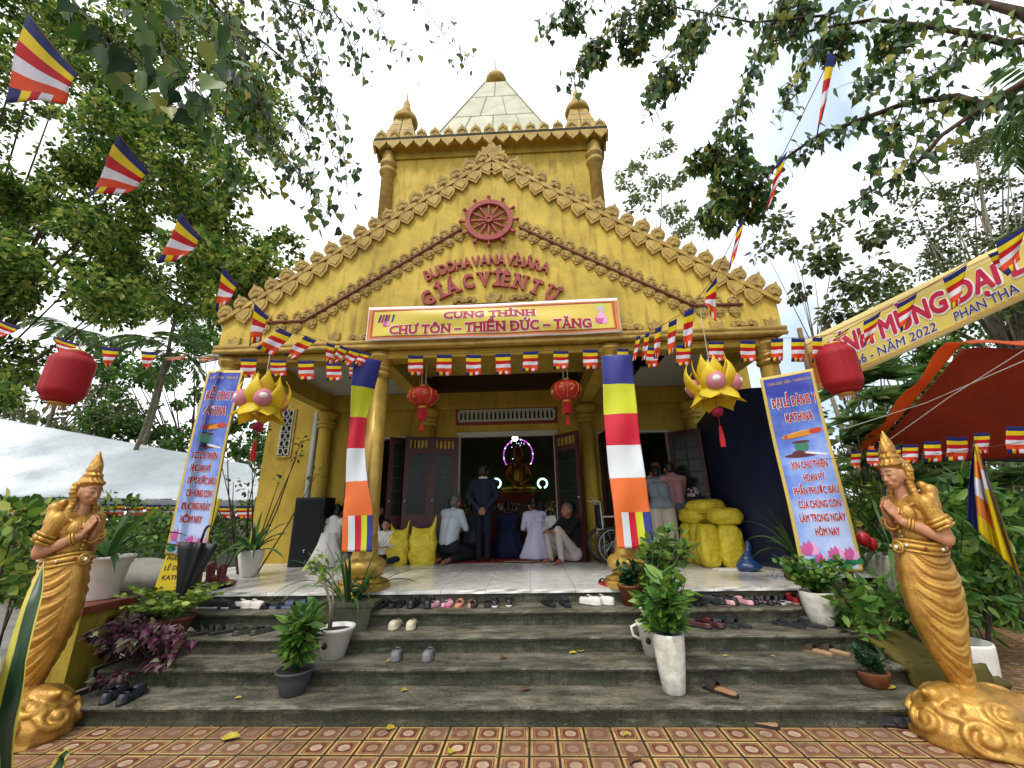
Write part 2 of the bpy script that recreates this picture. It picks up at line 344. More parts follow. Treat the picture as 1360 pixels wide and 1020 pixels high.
def floormat():
    n = NT('white_floor_tiles'); s = .5; sp = n.node('ShaderNodeSeparateXYZ'); n.ln(n.tc.outputs['Object'], sp.inputs[0])
    fx = n.math('ABSOLUTE', n.math('SUBTRACT', n.math('FRACT', n.math('DIVIDE', n.math('ADD', sp.outputs[0], 50.1), s)), .5)); fy = n.math('ABSOLUTE', n.math('SUBTRACT', n.math('FRACT', n.math('DIVIDE', sp.outputs[1], s)), .5))
    j = n.math('GREATER_THAN', n.math('MAXIMUM', fx, fy), .494); c = n.ramp(n.noise(1.3, 5), [(.3, 'cac7bd'), (.7, 'dfddd6')])
    c = n.mix(n.ramp(n.noise(14, 5), [(.6, 0.0), (.8, .2)]), c, '9d978a'); n.color(n.mix(j, c, '8b857a')); n.set(Roughness=.16, Specular_IOR_Level=.5); n.ln(n.ramp(n.noise(6, 4), [(.35, .1), (.7, .32)]), n.b.inputs['Roughness']); return n.mat
M['floor'] = floormat()
M['soil'] = mat('leafy_soil', '4a4a30', .95, 0, .5, 1.2, .8, '2a2a1a', .2, 20, bd=.05)
# ================================================================ ground and paving
g = MB(); g.grid(60, 60, lambda u, v: V((-300+600*u, -100+600*v, -.02))); tag(g.build('ground', M['soil']), None, None, None, 'structure')
p = MB(); p.grid(30, 20, lambda u, v: V((-7+17*u, -6+9.664*v, 0))); p.grid(10, 12, lambda u, v: V((4.0+6*u, 3.668+6*v, .0))); tag(p.build('paving', M['tile']), None, None, None, 'structure')
# side strip of grey concrete left of the steps
p = MB(); p.grid(20, 10, lambda u, v: V((-12+7.7*u, 3.7+5*v, .004+.0*u))); tag(p.build('path', mat('grey_cement_path', '8d8c86', .85, 0, .35, 2, .3, '5e5d55')), None, None, None, 'structure')
# ================================================================ steps
s = MB()
def step_strip(mb, y0, y1, z0, z1, x0, x1, last=False, n=150, seed=0):
    """riser, rounded worn nosing and tread of one step"""
    nose = .042; th = .036
    prof = [(y0, z0), (y0, z1-th-.012), (y0-.012, z1-th), (y0-nose, z1-th+.004), (y0-nose-.004, z1-th/2), (y0-nose+.004, z1-.004), (y0-nose+.016, z1), (y0+.05, z1), ((y0+y1)/2, z1), (y1, z1)]
    def fn(u, v):
        k = round(v*(len(prof)-1)); y, z = prof[k]; x = x0+(x1-x0)*u
        if 2 <= k <= 6:
            q = noise.noise(V((x*2.3, seed*7.1, 0)))*.008+noise.noise(V((x*11, seed*3.3, k*.2)))*.004
            c = noise.noise(V((x*1.7+seed*5, 3.3, 1))); y += q+max(0, c-.42)*.09; z += q*.5
        elif k > 6: z += noise.noise(V((x*2, y*3, seed)))*.003
        return V((x, y, z))
    mb.grid(n, len(prof)-1, fn)
for i in range(4): step_strip(s, YG+i*TRD, YG+(i+1)*TRD, i*RIS, (i+1)*RIS, XL-.05*i, XR, seed=i)
for x in (XL-.15, XR):
    for i in range(4): s.box(x-.02, x+.02, YG+i*TRD, YG+4*TRD, i*RIS-.001*i, (i+1)*RIS-.004)
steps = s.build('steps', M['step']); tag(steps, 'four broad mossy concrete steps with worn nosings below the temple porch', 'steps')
# ================================================================ temple
temple = thing('temple', 'ochre yellow temple with pointed gable, red wheel emblem, porch columns and square tower', 'temple', (0, 6, 0))
def part(mb, name, m, smooth=False, parent=None): return mb.build(name, m, parent or temple, smooth)
GY = 4.97; GX = 3.72; GE = 4.08; GA = 6.64
def gp(u, w, d): return V((u, GY-d, w))           # gable plane: d towards the viewer
# terrace
q = MB(); q.box(XL, XR, YG+4*TRD, 5.5, 4*RIS-.05, POD-.045); q.box(-4.75, 4.75, 5.5, 8.05, -.02, POD-.045)
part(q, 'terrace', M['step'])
q = MB(); q.grid(40, 6, lambda u, v: V((XL+(XR-XL)*u, 5.03+.47*v, POD))); q.grid(20, 10, lambda u, v: V((-4.75+9.5*u, 5.5+8*v, POD)))
q.grid(150, 2, lambda u, v: V((XL+(XR-XL)*u, 5.03+.012*noise.noise(V((u*40, v*2, 0))), POD-.042+.042*v))); part(q, 'floor', M['floor'])
# gable wall
poly = [(-GX, 3.62), (GX, 3.62), (GX, GE), (0, GA), (-GX, GE)]
q = MB(); q.prism(poly, 0, -.32, gp); part(q, 'gable_wall', M['wall'])
q = MB()
for z, r, dd in ((3.70, .035, .035), (3.635, .03, .05), (3.665, .012, .05)): q.tube([(-GX-.03, GY-dd*.6, z), (GX+.03, GY-dd*.6, z)], r, 10)
part(q, 'fascia_moulding', M['trim'], True)
def rake(t, side, off=0, along=0):
    """point on the gable's sloping edge, 0 at the eave, 1 at the apex"""
    a = V((side*GX, GE)); b = V((0, GA)); return a.lerp(b, t)
for side in (-1, 1):
    a = V((side*(GX+.03), 0, GE-.02)); b = V((0, 0, GA)); dirv = (b-a).normalized(); nrm = V((-dirv.z, 0, dirv.x))*(1 if side < 0 else -1)
    q = MB()
    for k in range(1): 
        for (o0, o1, d) in ((-.02, .035, .06),):
            vs = [a+nrm*o0, b+nrm*o0, b+nrm*o1, a+nrm*o1]
            q.prism([(v.x, v.z) for v in vs], d, 0.001, gp)
    part(q, 'rake_band', M['trim'])
    n = 19; up = MB(); dn = MB()
    OG = [(-.1, 0), (-.125, .06), (-.12, .12), (-.085, .17), (-.035, .205), (0, .27), (.035, .205), (.085, .17), (.12, .12), (.125, .06), (.1, 0)]
    TG = [(-.118, 0), (-.118, -.07), (-.09, -.13), (-.04, -.17), (0, -.215), (.04, -.17), (.09, -.13), (.118, -.07), (.118, 0)]
    for i in range(n):
        t = (i+.5)/n; c0 = a.lerp(b, t); up_ax = (nrm*.75+V((0, 0, 1))*.5).normalized(); rt = V((up_ax.z, 0, -up_ax.x))
        js = .86+rnd.uniform(-.07, .07)
        def f(u, w, d, c0=c0, up_ax=up_ax, rt=rt, js=js): p = c0+nrm*.03+rt*u*js+up_ax*w*js; return V((p.x, GY-d, p.z))
        up.prism(OG, .05, 0.0, f); up.prism([(u*.72, w*.72+.02) for u, w in OG], .065, .05, f)
        for k in range(5):
            an = pi*.5+(k-2)*.62; up.ball(f(.06*cos(an), .09+.05*sin(an), .066), (.02, .01, .02), 6)
        up.ball(f(0, .02, .07), .026, 8)
        if 0 < i < n:
            ux = (nrm*.5+V((0, 0, 1))*.8).normalized(); rt2 = V((ux.z, 0, -ux.x))
            def f2(u, w, d, c0=c0, ux=ux, rt2=rt2): p = c0-nrm*.02+rt2*u+ux*w; return V((p.x, GY-d, p.z))
            dn.prism(TG, .045, 0.001, f2); dn.prism([(u*.75, w*.78) for u, w in TG], .055, .045, f2)
    part(up, 'petal_crest', M['carve']); part(dn, 'petal_fringe', M['trim'])
q = MB()   # palmette at the apex
for an, ln_, w_ in ((0, .36, .1), (-.5, .3, .1), (.5, .3, .1), (-1.0, .24, .09), (1.0, .24, .09)):
    def f(u, w, d, an=an): return V((u*cos(an)+w*sin(an), GY-d, GA-.0+w*cos(an)-u*sin(an)))
    q.prism([(-w_*.5, 0), (-w_, ln_*.5), (-w_*.5, ln_*.8), (0, ln_), (w_*.5, ln_*.8), (w_, ln_*.5), (w_*.5, 0)], .05+.013*an, .0, f)
part(q, 'apex_palmette', M['carve'])
# vine moulding with carved leaves either side
for pts in ([(-3.22, 4.05), (-2.57, 4.05), (-.44, 5.42)], [(3.27, 4.05), (2.64, 4.06), (.39, 5.41)]):
    q = MB(); q.tube([V((x, GY-.03, z)) for x, z in pts], .022, 8); bar = part(q, 'vine_rail', M['rail'], True)
    lv = MB()
    for (x0, z0), (x1, z1) in zip(pts, pts[1:]):
        L = math.hypot(x1-x0, z1-z0); n = max(3, int(L/.165))
        for i in range(n):
            tt = (i+.5)/n; x = x0+(x1-x0)*tt; z = z0+(z1-z0)*tt
            for sg in (1, -1):
                nx, nz = -(z1-z0)/L, (x1-x0)/L
                if nz < 0: nx, nz = -nx, -nz
                ax = V((nx*.6*sg, 0, nz*sg)).normalized(); rt = V((ax.z, 0, -ax.x)); jx = rnd.uniform(-.012, .012)
                def f(u, w, d, x=x+jx, z=z, ax=ax, rt=rt): p = V((x, 0, z))+rt*u+ax*(w+.02); return V((p.x, GY-d, p.z))
                lv.prism([(-.03, 0), (-.075, .035), (-.07, .085), (-.03, .12), (0, .15), (.03, .12), (.07, .085), (.075, .035), (.03, 0)], .028, .001, f)
                for (bx, bz) in ((-.037, .05), (.037, .05), (0, .095), (-.03, .085), (.03, .085)): lv.ball(f(bx, bz, .03), (.02, .014, .02), 6)
    part(lv, 'vine_leaves', M['carve'])
# flower reliefs
for px, py in ((617, 400), (692, 396), (478, 450), (444, 449), (837, 436), (869, 433), (988, 431), (951, 433), (1024, 430), (312, 456)):
    fl = MB(); c = at(px, py, Y=GY); small = px in (444, 869, 951, 1024, 312)
    if small:
        for an in (-.6, 0, .6):
            def f(u, w, d, an=an, c=c): return V((c.x+u*cos(an)+w*sin(an), GY-d, c.z-.06+w*cos(an)-u*sin(an)))
            fl.prism([(-.03, 0), (-.045, .07), (0, .15), (.045, .07), (.03, 0)], .03+.006*an, .001, f)
    else:
        for sg in (-1, 1):
            for k in range(7):
                an = pi*(k/6)*1.25-.5; fl.ball((c.x+sg*(.08+.055*cos(an)), GY-.01, c.z+.045*sin(an)), (.038, .03, .03), 8)
            fl.ball((c.x+sg*.08, GY-.02, c.z), (.03, .03, .025), 8)
    part(fl, 'flower_relief', M['carve'])
fl = MB(); fl.tube([at(x, y, Y=GY-.01) for x, y in ((590, 408), (620, 404), (655, 401), (690, 401), (715, 403))], .012, 6)
c = at(655, 396, Y=GY)
for an in (-.7, -.3, .3, .7, 0):
    def f(u, w, d, an=an): return V((c.x+u*cos(an)+w*sin(an), GY-d, c.z-.08+w*cos(an)-u*sin(an)))
    fl.prism([(-.015, 0), (-.03, .1), (0, .18), (.03, .1), (.015, 0)], .025+.006*an, .001, f)
part(fl, 'arch_relief', M['carve'])
# wheel emblem
q = MB(); wc = V((-.043, GY-.04, 5.535))
def ring(mb, r0, r1, d0, d1, n=48, c=wc):
    vs = []
    for r_, y_ in ((r0, d0), (r1, d0), (r1, d1), (r0, d1)):
        for j in range(n): a_ = 2*pi*j/n; vs.append((c.x+r_*cos(a_), c.y+y_, c.z+r_*sin(a_)))
    mb.add(vs, [(k*n+j, k*n+(j+1) % n, ((k+1) % 4)*n+(j+1) % n, ((k+1) % 4)*n+j) for k in range(4) for j in range(n)])
ring(q, .275, .345, -.03, .035); ring(q, .03, .055, -.04, .035); ring(q, .0, .03, -.025, .035)
for k in range(12):
    a_ = 2*pi*k/12+pi/2; d_ = V((cos(a_), 0, sin(a_)))
    q.tube([wc+d_*.05, wc+d_*.12, wc+d_*.2, wc+d_*.285], [.011, .02, .024, .012], 6); q.tube([wc+d_*.33, wc+d_*.4], [.018, .02], 8); q.ball(wc+d_*.41, .03, 8)
part(q, 'wheel_emblem', M['redpaint'])
# raised lettering
def arc_letters(chars, pos, size, bold, serif=False, cond=1):
    q = MB(); P_ = [at(480+x/3.778, 240+y/3.778, Y=GY) for x, y in pos]; cf = np.polyfit([p.x for p in P_], [p.z for p in P_], 2)
    wd = [np.ptp(glyphs(BASE.get(c_, c_), size, bold, 'LEFT', cond)[0][:, 0]) for c_ in chars]; x0, x1 = P_[0].x-wd[0]/2, P_[-1].x+wd[-1]/2; gap_ = (x1-x0-sum(wd))/(len(wd)-1); xx = x0
    for p_, w_ in zip(P_, wd): p_.x = xx+w_/2; xx += w_+gap_; p_.z = float(np.polyval(cf, p_.x))
    for i, (ch, p_) in enumerate(zip(chars, P_)):
        a = P_[max(i-1, 0)]; b = P_[min(i+1, len(P_)-1)]; an = math.atan(2*cf[0]*p_.x+cf[1]); v, f = glyphs(ch, size, bold, 'LEFT', cond)
        vb, _ = glyphs(BASE.get(ch, ch), size, bold, 'LEFT', cond); cx = (vb[:, 0].min()+vb[:, 0].max())/2; fn = lambda x, y, d, an=an, p_=p_, cx=cx: V((p_.x+(x-cx)*cos(an)-(y-size*.34)*sin(an), GY-d, p_.z+(x-cx)*sin(an)+(y-size*.34)*cos(an)))
        put3(q, (v, f), fn, .042+.005*(i % 2))
        if serif:
            b0 = BASE.get(ch, ch); w0, _ = glyphs(b0, size, bold, 'LEFT', cond); x0, x1 = w0[:, 0].min(), w0[:, 0].max()
            for fx, fy in SER.get(b0, []):
                X = x0+(x1-x0)*fx; Z = fy*size*.69; hw = size*.17; hh = size*.04
                q.prism([(X-hw, Z-hh), (X+hw, Z-hh), (X+hw, Z+hh), (X-hw, Z+hh)], .043, 0.001, fn)
    part(q, 'raised_lettering', M['redpaint'])
arc_letters('BUDDHAVANAVİHÂRA', [(335,478),(385,460),(428,447),(470,437),(512,425),(553,412),(590,405),(627,400),(662,400),(698,402),(735,405),(767,408),(797,412),(838,420),(880,430),(922,438)], .225, .006, cond=.74)
arc_letters('GİÁCVİÊNTỰ', [(335,595),(393,563),(465,535),(535,512),(607,500),(663,500),(735,505),(810,514),(885,540),(955,572)], .295, .011, True, .78)
# columns: shaft, rings, lotus base
def column(x, y, z0, z1, r, m, base=True, name='column'):
    q = MB(); q.lathe([(r*1.04, z0), (r, z0+1), (r*.94, z1-.3)], (x, y, 0), 24); o = part(q, name, m, True)
    k = MB(); k.lathe([(r*.94, z1-.33), (r*1.18, z1-.31), (r*1.22, z1-.29), (r*1.18, z1-.27), (r, z1-.265), (r, z1-.25), (r*1.2, z1-.24), (r*1.26, z1-.21), (r*1.2, z1-.19), (r*1.02, z1-.18), (r*1.1, z1-.14), (r*1.45, z1-.07), (r*1.5, z1), (r*1.2, z1+.0)], (x, y, 0), 24); k.build('capital', m, o, True)
    if base:
        b = MB(); b.lathe([(.31, z0), (.31, z0+.05), (.27, z0+.075), (.29, z0+.085), (.2, z0+.12)], (x, y, 0), 8, a0=pi/8); b.build('plinth', m, o)
        b = MB(); b.lathe([(.13, z0+.1), (.17, z0+.115), (.225, z0+.17), (.25, z0+.24), (.24, z0+.29), (.2, z0+.325), (.165, z0+.335), (.155, z0+.36), (.14, z0+.43), (r*1.0, z0+.6)], (x, y, 0), 28); b.build('lotus_base', m, o, True)
for x in (-1.54, 1.54): column(x, 5.16, POD, 3.6, .122, M['goldpaint'])
for x in (-3.63, 3.57): column(x, 5.16, POD, 3.6, .115, M['goldpaint'], False)
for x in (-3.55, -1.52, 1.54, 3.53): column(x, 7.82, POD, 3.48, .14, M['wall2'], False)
# beams and ceiling of the porch
q = MB()
for x in (-3.55, -1.54, 1.54, 3.55): q.box(x-.11, x+.11, 5.29, 7.74, 3.5, 3.86)
q.box(-3.7, 3.7, 7.74, 7.9, 3.48, 3.79); q.box(-3.69, 3.69, 5.05, 5.27, 3.5, 3.61)
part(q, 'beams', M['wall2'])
for b_ in ((-3.44, -1.65, 5.29, 7.74, 3.8, 3.82), (2.35, 3.44, 6.6, 7.74, 3.8, 3.82), (2.6, 3.44, 5.29, 6.595, 3.8, 3.82), (1.65, 2.0, 6.9, 7.74, 3.8, 3.82), (-.35, 1.0, 5.4, 6.1, 3.9, 3.92)):
    q = MB(); q.box(*b_); part(q, 'ceiling_panel', M['grey'])
q = MB(); q.box(-3.6, 3.6, 5.31, 7.9, 4.3, 4.32); q.box(-1.42, 1.42, 7.6, 7.74, 3.79, 4.3)
for y in (5.7, 6.2, 6.7, 7.2): q.box(1.66, 3.43, y, y+.06, 4.0, 4.08); q.box(-1.42, 1.42, y, y+.06, 4.16, 4.24)
part(q, 'ceiling_void', M['darkwood'])
# roof slabs behind the gable
q = MB()
for sg in (-1, 1):
    q.prism([(sg*(GX+.0), GE-.06), (0, GA-.06), (0, GA-.14), (sg*(GX+.0), GE-.14)], -.33, -9.0, gp)
part(q, 'roof', mat('red_brown_roofing', '7c4a38', .7, 0, .3, 3, .3))
# hall wall with three doorways
YW = 7.9; OP = [(-3.08, -1.75), (-.93, .93), (1.75, 3.08)]; ZD = 2.97
q = MB(); xs = [-4.8]+[v for o in OP for v in o]+[4.8]
for a, b in zip(xs[::2], xs[1::2]): q.box(a, b, YW, YW+.2, POD-.7, ZD)
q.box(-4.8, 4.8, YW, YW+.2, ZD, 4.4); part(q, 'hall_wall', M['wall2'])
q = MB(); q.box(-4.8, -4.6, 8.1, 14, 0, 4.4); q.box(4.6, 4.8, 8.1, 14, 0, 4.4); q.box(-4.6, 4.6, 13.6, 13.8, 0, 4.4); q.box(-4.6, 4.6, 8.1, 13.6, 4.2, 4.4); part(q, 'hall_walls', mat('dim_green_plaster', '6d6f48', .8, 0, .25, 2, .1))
q = MB()
for a, b in OP: q.box(a, a+.028, YW-.02, YW+.1, POD, ZD-.04); q.box(b-.028, b, YW-.02, YW+.1, POD, ZD-.04); q.box(a, b, YW-.02, YW+.1, ZD-.04, ZD)
q.box(-.97, .97, YW-.03, YW-.002, ZD+.002, ZD+.05); part(q, 'door_frame', M['grey'])
q = MB(); q.box(-1.0, 1.0, YW-.028, YW-.003, 3.16, 3.52); v = part(q, 'vent', mat('red_vent_surround', '7a2620', .6, 0, .3, 9, .1))
k = MB(); k.box(-.93, .93, YW-.034, YW-.029, 3.22, 3.46); k.build('vent_opening', M['dark'], v)
k = MB(); k.box(-.93, .93, YW-.05, YW-.035, 3.42, 3.46); k.box(-.93, .93, YW-.05, YW-.035, 3.22, 3.26)
for i in range(23): x = -.93+1.86*i/22; k.box(x-.022, x+.022, YW-.05, YW-.036, 3.26, 3.42); k.box(x-.03, x+.03, YW-.052, YW-.036, 3.385, 3.42)
k.build('vent_screen', M['grey'], v)
# lattice window in the left wing
q = MB(); q.box(-4.53, -4.23, YW-.03, YW-.003, 2.62, 3.6); v = part(q, 'lattice_window', M['trim'])
k = MB(); k.box(-4.49, -4.27, YW-.036, YW-.031, 2.66, 3.57); k.build('window_opening', M['dark'], v)
k = MB()
for i in range(6):
    z = 2.66+.91*i/6
    for j in range(2):
        c = V((-4.435+.11*j, YW-.045, z+.075)); n = 6
        k.tube([c+V((.05*cos(2*pi*a/n), 0, .07*sin(2*pi*a/n))) for a in range(n)], .012, 5, close=True)
k.box(-4.49, -4.475, YW-.055, YW-.037, 2.66, 3.57); k.box(-4.285, -4.27, YW-.055, YW-.037, 2.66, 3.57); k.build('window_lattice', M['grey'], v)
# doors
def door(name, hx, hy, ang, wd, kind, flip=1):
    """a leaf hinged at (hx, hy), turned by ang; kind 'screen' or 'grid'"""
    Rz = Matrix.Translation((hx, hy, 0)) @ Matrix.Rotation(ang, 4, 'Z'); z0, z1 = POD+.01, ZD-.06; a, b = (0, wd) if flip > 0 else (-wd, 0)
    q = MB()
    zg0 = z0+(z1-z0)*.36; zg1 = z1-.32 if kind == 'screen' else z1-.1
    for (x0, x1, zz0, zz1) in ((a, a+.08, z0, z1), (b-.08, b, z0, z1), (a+.08, b-.08, z0, zg0), (a+.08, b-.08, zg1, zg1+.1), (a+.08, b-.08, z1-.07, z1)): q.box(x0, x1, -.022, .022, zz0, zz1, 0, Rz)
    o = part(q, name, M['darkred'])
    k = MB(); k.box(a+.08, b-.08, -.004, .004, zg0, zg1, 0, Rz)
    g_ = NT('door_glass'); g_.color('1a2820'); M.setdefault('dglass', g_.set(Roughness=.2, Specular_IOR_Level=.2))
    k.build('pane', M['dglass'], o)
    k = MB()
    if kind == 'screen':
        n = 6
        for i in range(n+1):
            z = zg0+.02+(zg1-zg0-.04)*i/n; k.box(a+.13, b-.13, -.012, -.006, z-.006, z+.006, 0, Rz)
            if i < n:
                for x in ((a+b)/2-.06, (a+b)/2+.06) if i % 2 else (a+.14, b-.14): k.box(x-.006, x+.006, -.012, -.006, z, z+(zg1-zg0-.04)/n, 0, Rz)
        for i in range(5): x = a+.1+(b-a-.2)*i/4; k.box(x-.014, x+.014, -.012, .012, zg1+.1, z1-.07, 1, Rz)
    else:
        for i in range(1, 6): z = zg0+(zg1-zg0)*i/6; k.box(a+.08, b-.08, -.015, .015, z-.012, z+.012, 0, Rz)
        x = (a+b)/2; k.box(x-.012, x+.012, -.015, .015, zg0, zg1, 0, Rz)
    k.build('door_lattice', [M['darkwood'], M['trim']], o)
    k = MB(); k.ball(Rz @ V((b-.04 if flip > 0 else a+.04, -.04, 1.75)), .02, 8); k.build('handle', M['metal'], o)
door('door', -.93, 7.83, R(16), .5, 'screen', -1); door('door', -.93-.5*cos(R(16)), 7.83-.5*sin(R(16)), R(20), .48, 'screen', -1); door('door', -1.77, 7.86, R(38), .5, 'grid', -1)
door('door', .93, 7.86, R(-52), .62, 'screen', 1); 
door('door', -3.06, 7.86, R(-62), .62, 'grid', 1)
door('door', 3.06, 7.86, R(-38), .6, 'grid', 1); door('door', 1.77, 7.86, R(-80), .6, 'grid', 1)
# pipes
q = MB(); q.tube([(-3.78, 7.83, POD), (-3.78, 7.83, 3.5)], .05, 12); part(q, 'drain_pipe', M['pipe'], True); q = MB(); q.tube([(-3.68, 5.25, 3.74), (-3.95, 5.3, 3.73), (-4.25, 5.35, 3.7)], .055, 12); part(q, 'drain_pipe', M['pipe'], True)
# ---------------------------------------------------------------- tower
TX, TC, TH = -.2, 8.6, 2.18; TD = .42; TY = TC-TH+TD
q = MB(); q.box(TX-TH, TX+TH, TY, 2*TC-TY, 4.1, 8.86); part(q, 'tower_wall', M['wall'])
for x in (TX-TH+.02, TX+TH-.02):
    q = MB(); q.lathe([(.13, 4.4), (.125, 8.3), (.17, 8.33), (.18, 8.37), (.17, 8.41), (.13, 8.43), (.13, 8.5), (.17, 8.53), (.17, 8.6), (.14, 8.62), (.14, 8.85)], (x, TY-.03, 0), 20); part(q, 'tower_column', M['trim'], True)
q = MB(); CH = 2.44
def frustum(mb, h0, z0, h1, z1, cx=TX, cy=TC, m=0, dy=0):
    vs = [(cx+sx*h, cy+sy*(h-dy), z) for h, z in ((h0, z0), (h1, z1)) for sx, sy in ((-1,-1),(1,-1),(1,1),(-1,1))]
    mb.add(vs, [(3,2,1,0),(4,5,6,7)]+[(i, (i+1) % 4, 4+(i+1) % 4, 4+i) for i in range(4)], m)
frustum(q, TH+.04, 8.72, TH+.06, 8.86, dy=TD); frustum(q, TH+.06, 8.86, TH+.12, 8.9, dy=TD); frustum(q, CH-.06, 8.9, CH-.02, 9.0, dy=TD); part(q, 'cornice', M['wall2'])
q = MB(); frustum(q, CH, 9.0, CH, 9.08, dy=TD); part(q, 'cornice_slab', M['soot'])
up = MB(); dn = MB()
OG2 = [(-.09, 0), (-.13, .06), (-.135, .12), (-.11, .19), (-.06, .235), (-.025, .27), (0, .35), (.025, .27), (.06, .235), (.11, .19), (.135, .12), (.13, .06), (.09, 0)]
for sidx in range(4):
    dx = ((1, 0), (0, 1), (-1, 0), (0, -1))[sidx]; nx = ((0, -1), (1, 0), (0, 1), (-1, 0))[sidx]
    for i in range(17):
        u0 = -CH+2*CH*(i+.5)/17; js = rnd.uniform(.76, .86)
        def f(u, w, d): return V((TX+dx[0]*(u0+u*js)+nx[0]*(CH-.02+d), TC+dx[1]*(u0+u*js)*.83+nx[1]*(CH-TD-.02+d), 9.08+w*js))
        up.prism(OG2, .0, -.06, f)
        for k in range(5): an = pi*.5+(k-2)*.7; up.ball(f(.07*cos(an), .11+.06*sin(an), .002), (.022, .022, .03), 6)
        def f2(u, w, d): return V((TX+dx[0]*(u0+u)+nx[0]*(CH+d), TC+dx[1]*(u0+u)*.83+nx[1]*(CH-TD+d), 9.0+w))
        dn.prism([(-.14, -.0), (-.14, -.03), (-.11, -.1), (-.05, -.16), (0, -.22), (.05, -.16), (.11, -.1), (.14, -.03), (.14, 0)], .012, -.04, f2)
part(up, 'cornice_petals', M['carve']); part(dn, 'cornice_fringe', M['trim'])
# spire: panelled pyramid, neck, scalloped bud and rod
SY = TC; PB, PZ0, PT, PZ1 = 1.6, 9.0, .29, 12.85
q = MB(); frustum(q, PB, PZ0, PT, PZ1, TX, SY); spire = part(q, 'spire', M['cream'])
q = MB()
for k, zz in enumerate((9.7, 10.8, 11.9)):
    h = PB+(PT-PB)*(zz-PZ0)/(PZ1-PZ0)+.012; frustum(q, h, zz-.018, h-.014, zz+.018, TX, SY)
for sidx in range(4):
    dx = V(((1, 0, 0), (0, 1, 0), (-1, 0, 0), (0, -1, 0))[sidx]); nx = V(((0, -1, 0), (1, 0, 0), (0, 1, 0), (-1, 0, 0))[sidx])
    for (za, zb, us) in ((PZ0, 9.7, (-.6, -.2, .2, .6)), (9.7, 10.8, (-.55, 0, .55)), (10.8, 11.9, (-.33, .33)), (11.9, PZ1, (0,))):
        for u in us:
            def pp(z, u=u): h = PB+(PT-PB)*(z-PZ0)/(PZ1-PZ0); return V((TX, SY, z))+nx*(h+.004)+dx*(u*h)
            q.tube([pp(za), pp(zb)], .014, 4)
    e0 = V((TX, SY, PZ0))+(dx+nx)*PB; e1 = V((TX, SY, PZ1))+(dx+nx)*PT; q.tube([e0, e1], .022, 5)
q.build('panel_joints', M['cream_joint'], spire)
def finial(cx, cy, z, s, mcol, name='finial', parent=None):
    q = MB(); frustum(q, .2*s, z, .17*s, z+.36*s, cx, cy); frustum(q, .27*s, z, .25*s, z+.04*s, cx, cy)
    q.lathe([(.2*s, z+.3*s), (.36*s, z+.36*s), (.41*s, z+.5*s), (.38*s, z+.66*s), (.26*s, z+.8*s), (.1*s, z+.88*s), (.075*s, z+.96*s), (.09*s, z+1.0*s), (.05*s, z+1.1*s), (.035*s, z+1.2*s), (.022*s, z+1.75*s)], (cx, cy, 0), 32, rib=lambda a_, zz: 1+.035*abs(sin(8*a_)))
    return q.build(name, mcol, parent or temple, True)
finial(TX, SY, PZ1, .72, M['trim'], 'finial', spire)
for x, y in ((TX-CH+.52, TY+.12), (TX+CH-.52, TY+.12), (TX-CH+.52, TC*2-TY-.12), (TX+CH-.52, TC*2-TY-.12)):
    q = MB(); frustum(q, .36, 9.08, .17, 9.85, x, y); t_ = part(q, 'turret', M['trim'])
    k = MB()
    for zz in (9.4, 9.62): h = .36-.19*(zz-9.08)/.77+.006; frustum(k, h, zz-.008, h-.002, zz+.008, x, y)
    for sx in (-1, 1): k.tube([(x, y-.366, 9.1), (x, y-.176, 9.84)], .008, 4)
    k.build('panel_joints', M['cream_joint'], t_)
    k = MB(); k.lathe([(.17, 9.85), (.26, 9.87), (.275, 9.93), (.24, 10.0), (.25, 10.03), (.2, 10.08), (.13, 10.16), (.14, 10.18), (.1, 10.3), (.07, 10.42), (.075, 10.44), (.035, 10.58), (.022, 10.62), (.014, 10.85)], (x, y, 0), 20); k.build('finial', M['trim'], t_, True)
# string of interior: carpet and altar come with the furnishings
# ================================================================ blob helper: one continuous surface, materials by nearest solid
class Blob:
    def __init__(s): s.mb = MB(); s.pr = []
    def cap(s, a, b, ra, rb=None, m=0):
        rb = ra if rb is None else rb; s.mb.capsule(a, b, ra, rb, 12); s.pr.append((np.array(a, float), np.array(b, float), ra, rb, m)); return s
    def ell(s, c, r, m=0, M_=None):
        s.mb.ball(c, r, 16, 0, M_); r = r if not isinstance(r, (int, float)) else (r, r, r)
        k = int(np.argmax(r)); ax = V([1 if i == k else 0 for i in range(3)]); q = sorted(r); rr = (q[0]+q[1])/2; h = max(r)-rr
        ax = (M_ @ ax) if M_ is not None else ax; c = V(c); s.pr.append((np.array(c-ax*h), np.array(c+ax*h), rr, rr, m)); return s
    def mesh(s, voxel, smooth=2): return remesh(s.mb, voxel, smooth)
    def paint(s, me):
        cen = np.empty(len(me.polygons)*3); me.polygons.foreach_get('center', cen); cen = cen.reshape(-1, 3); best = np.full(len(cen), 1e9); idx = np.zeros(len(cen), int)
        for a, b, ra, rb, m in s.pr:
            ab = b-a; t = np.clip(((cen-a) @ ab)/max(ab @ ab, 1e-9), 0, 1); d = np.linalg.norm(cen-(a+t[:, None]*ab), axis=1)-(ra+(rb-ra)*t)
            k = d < best; best[k] = d[k]; idx[k] = m
        me.polygons.foreach_set('material_index', idx)
    def done(s, name, mats, voxel, parent, smooth=2):
        me = s.mesh(voxel, smooth)
        for m in mats: me.materials.append(m)
        if len(mats) > 1: s.paint(me)
        return link(name, me, parent, True)
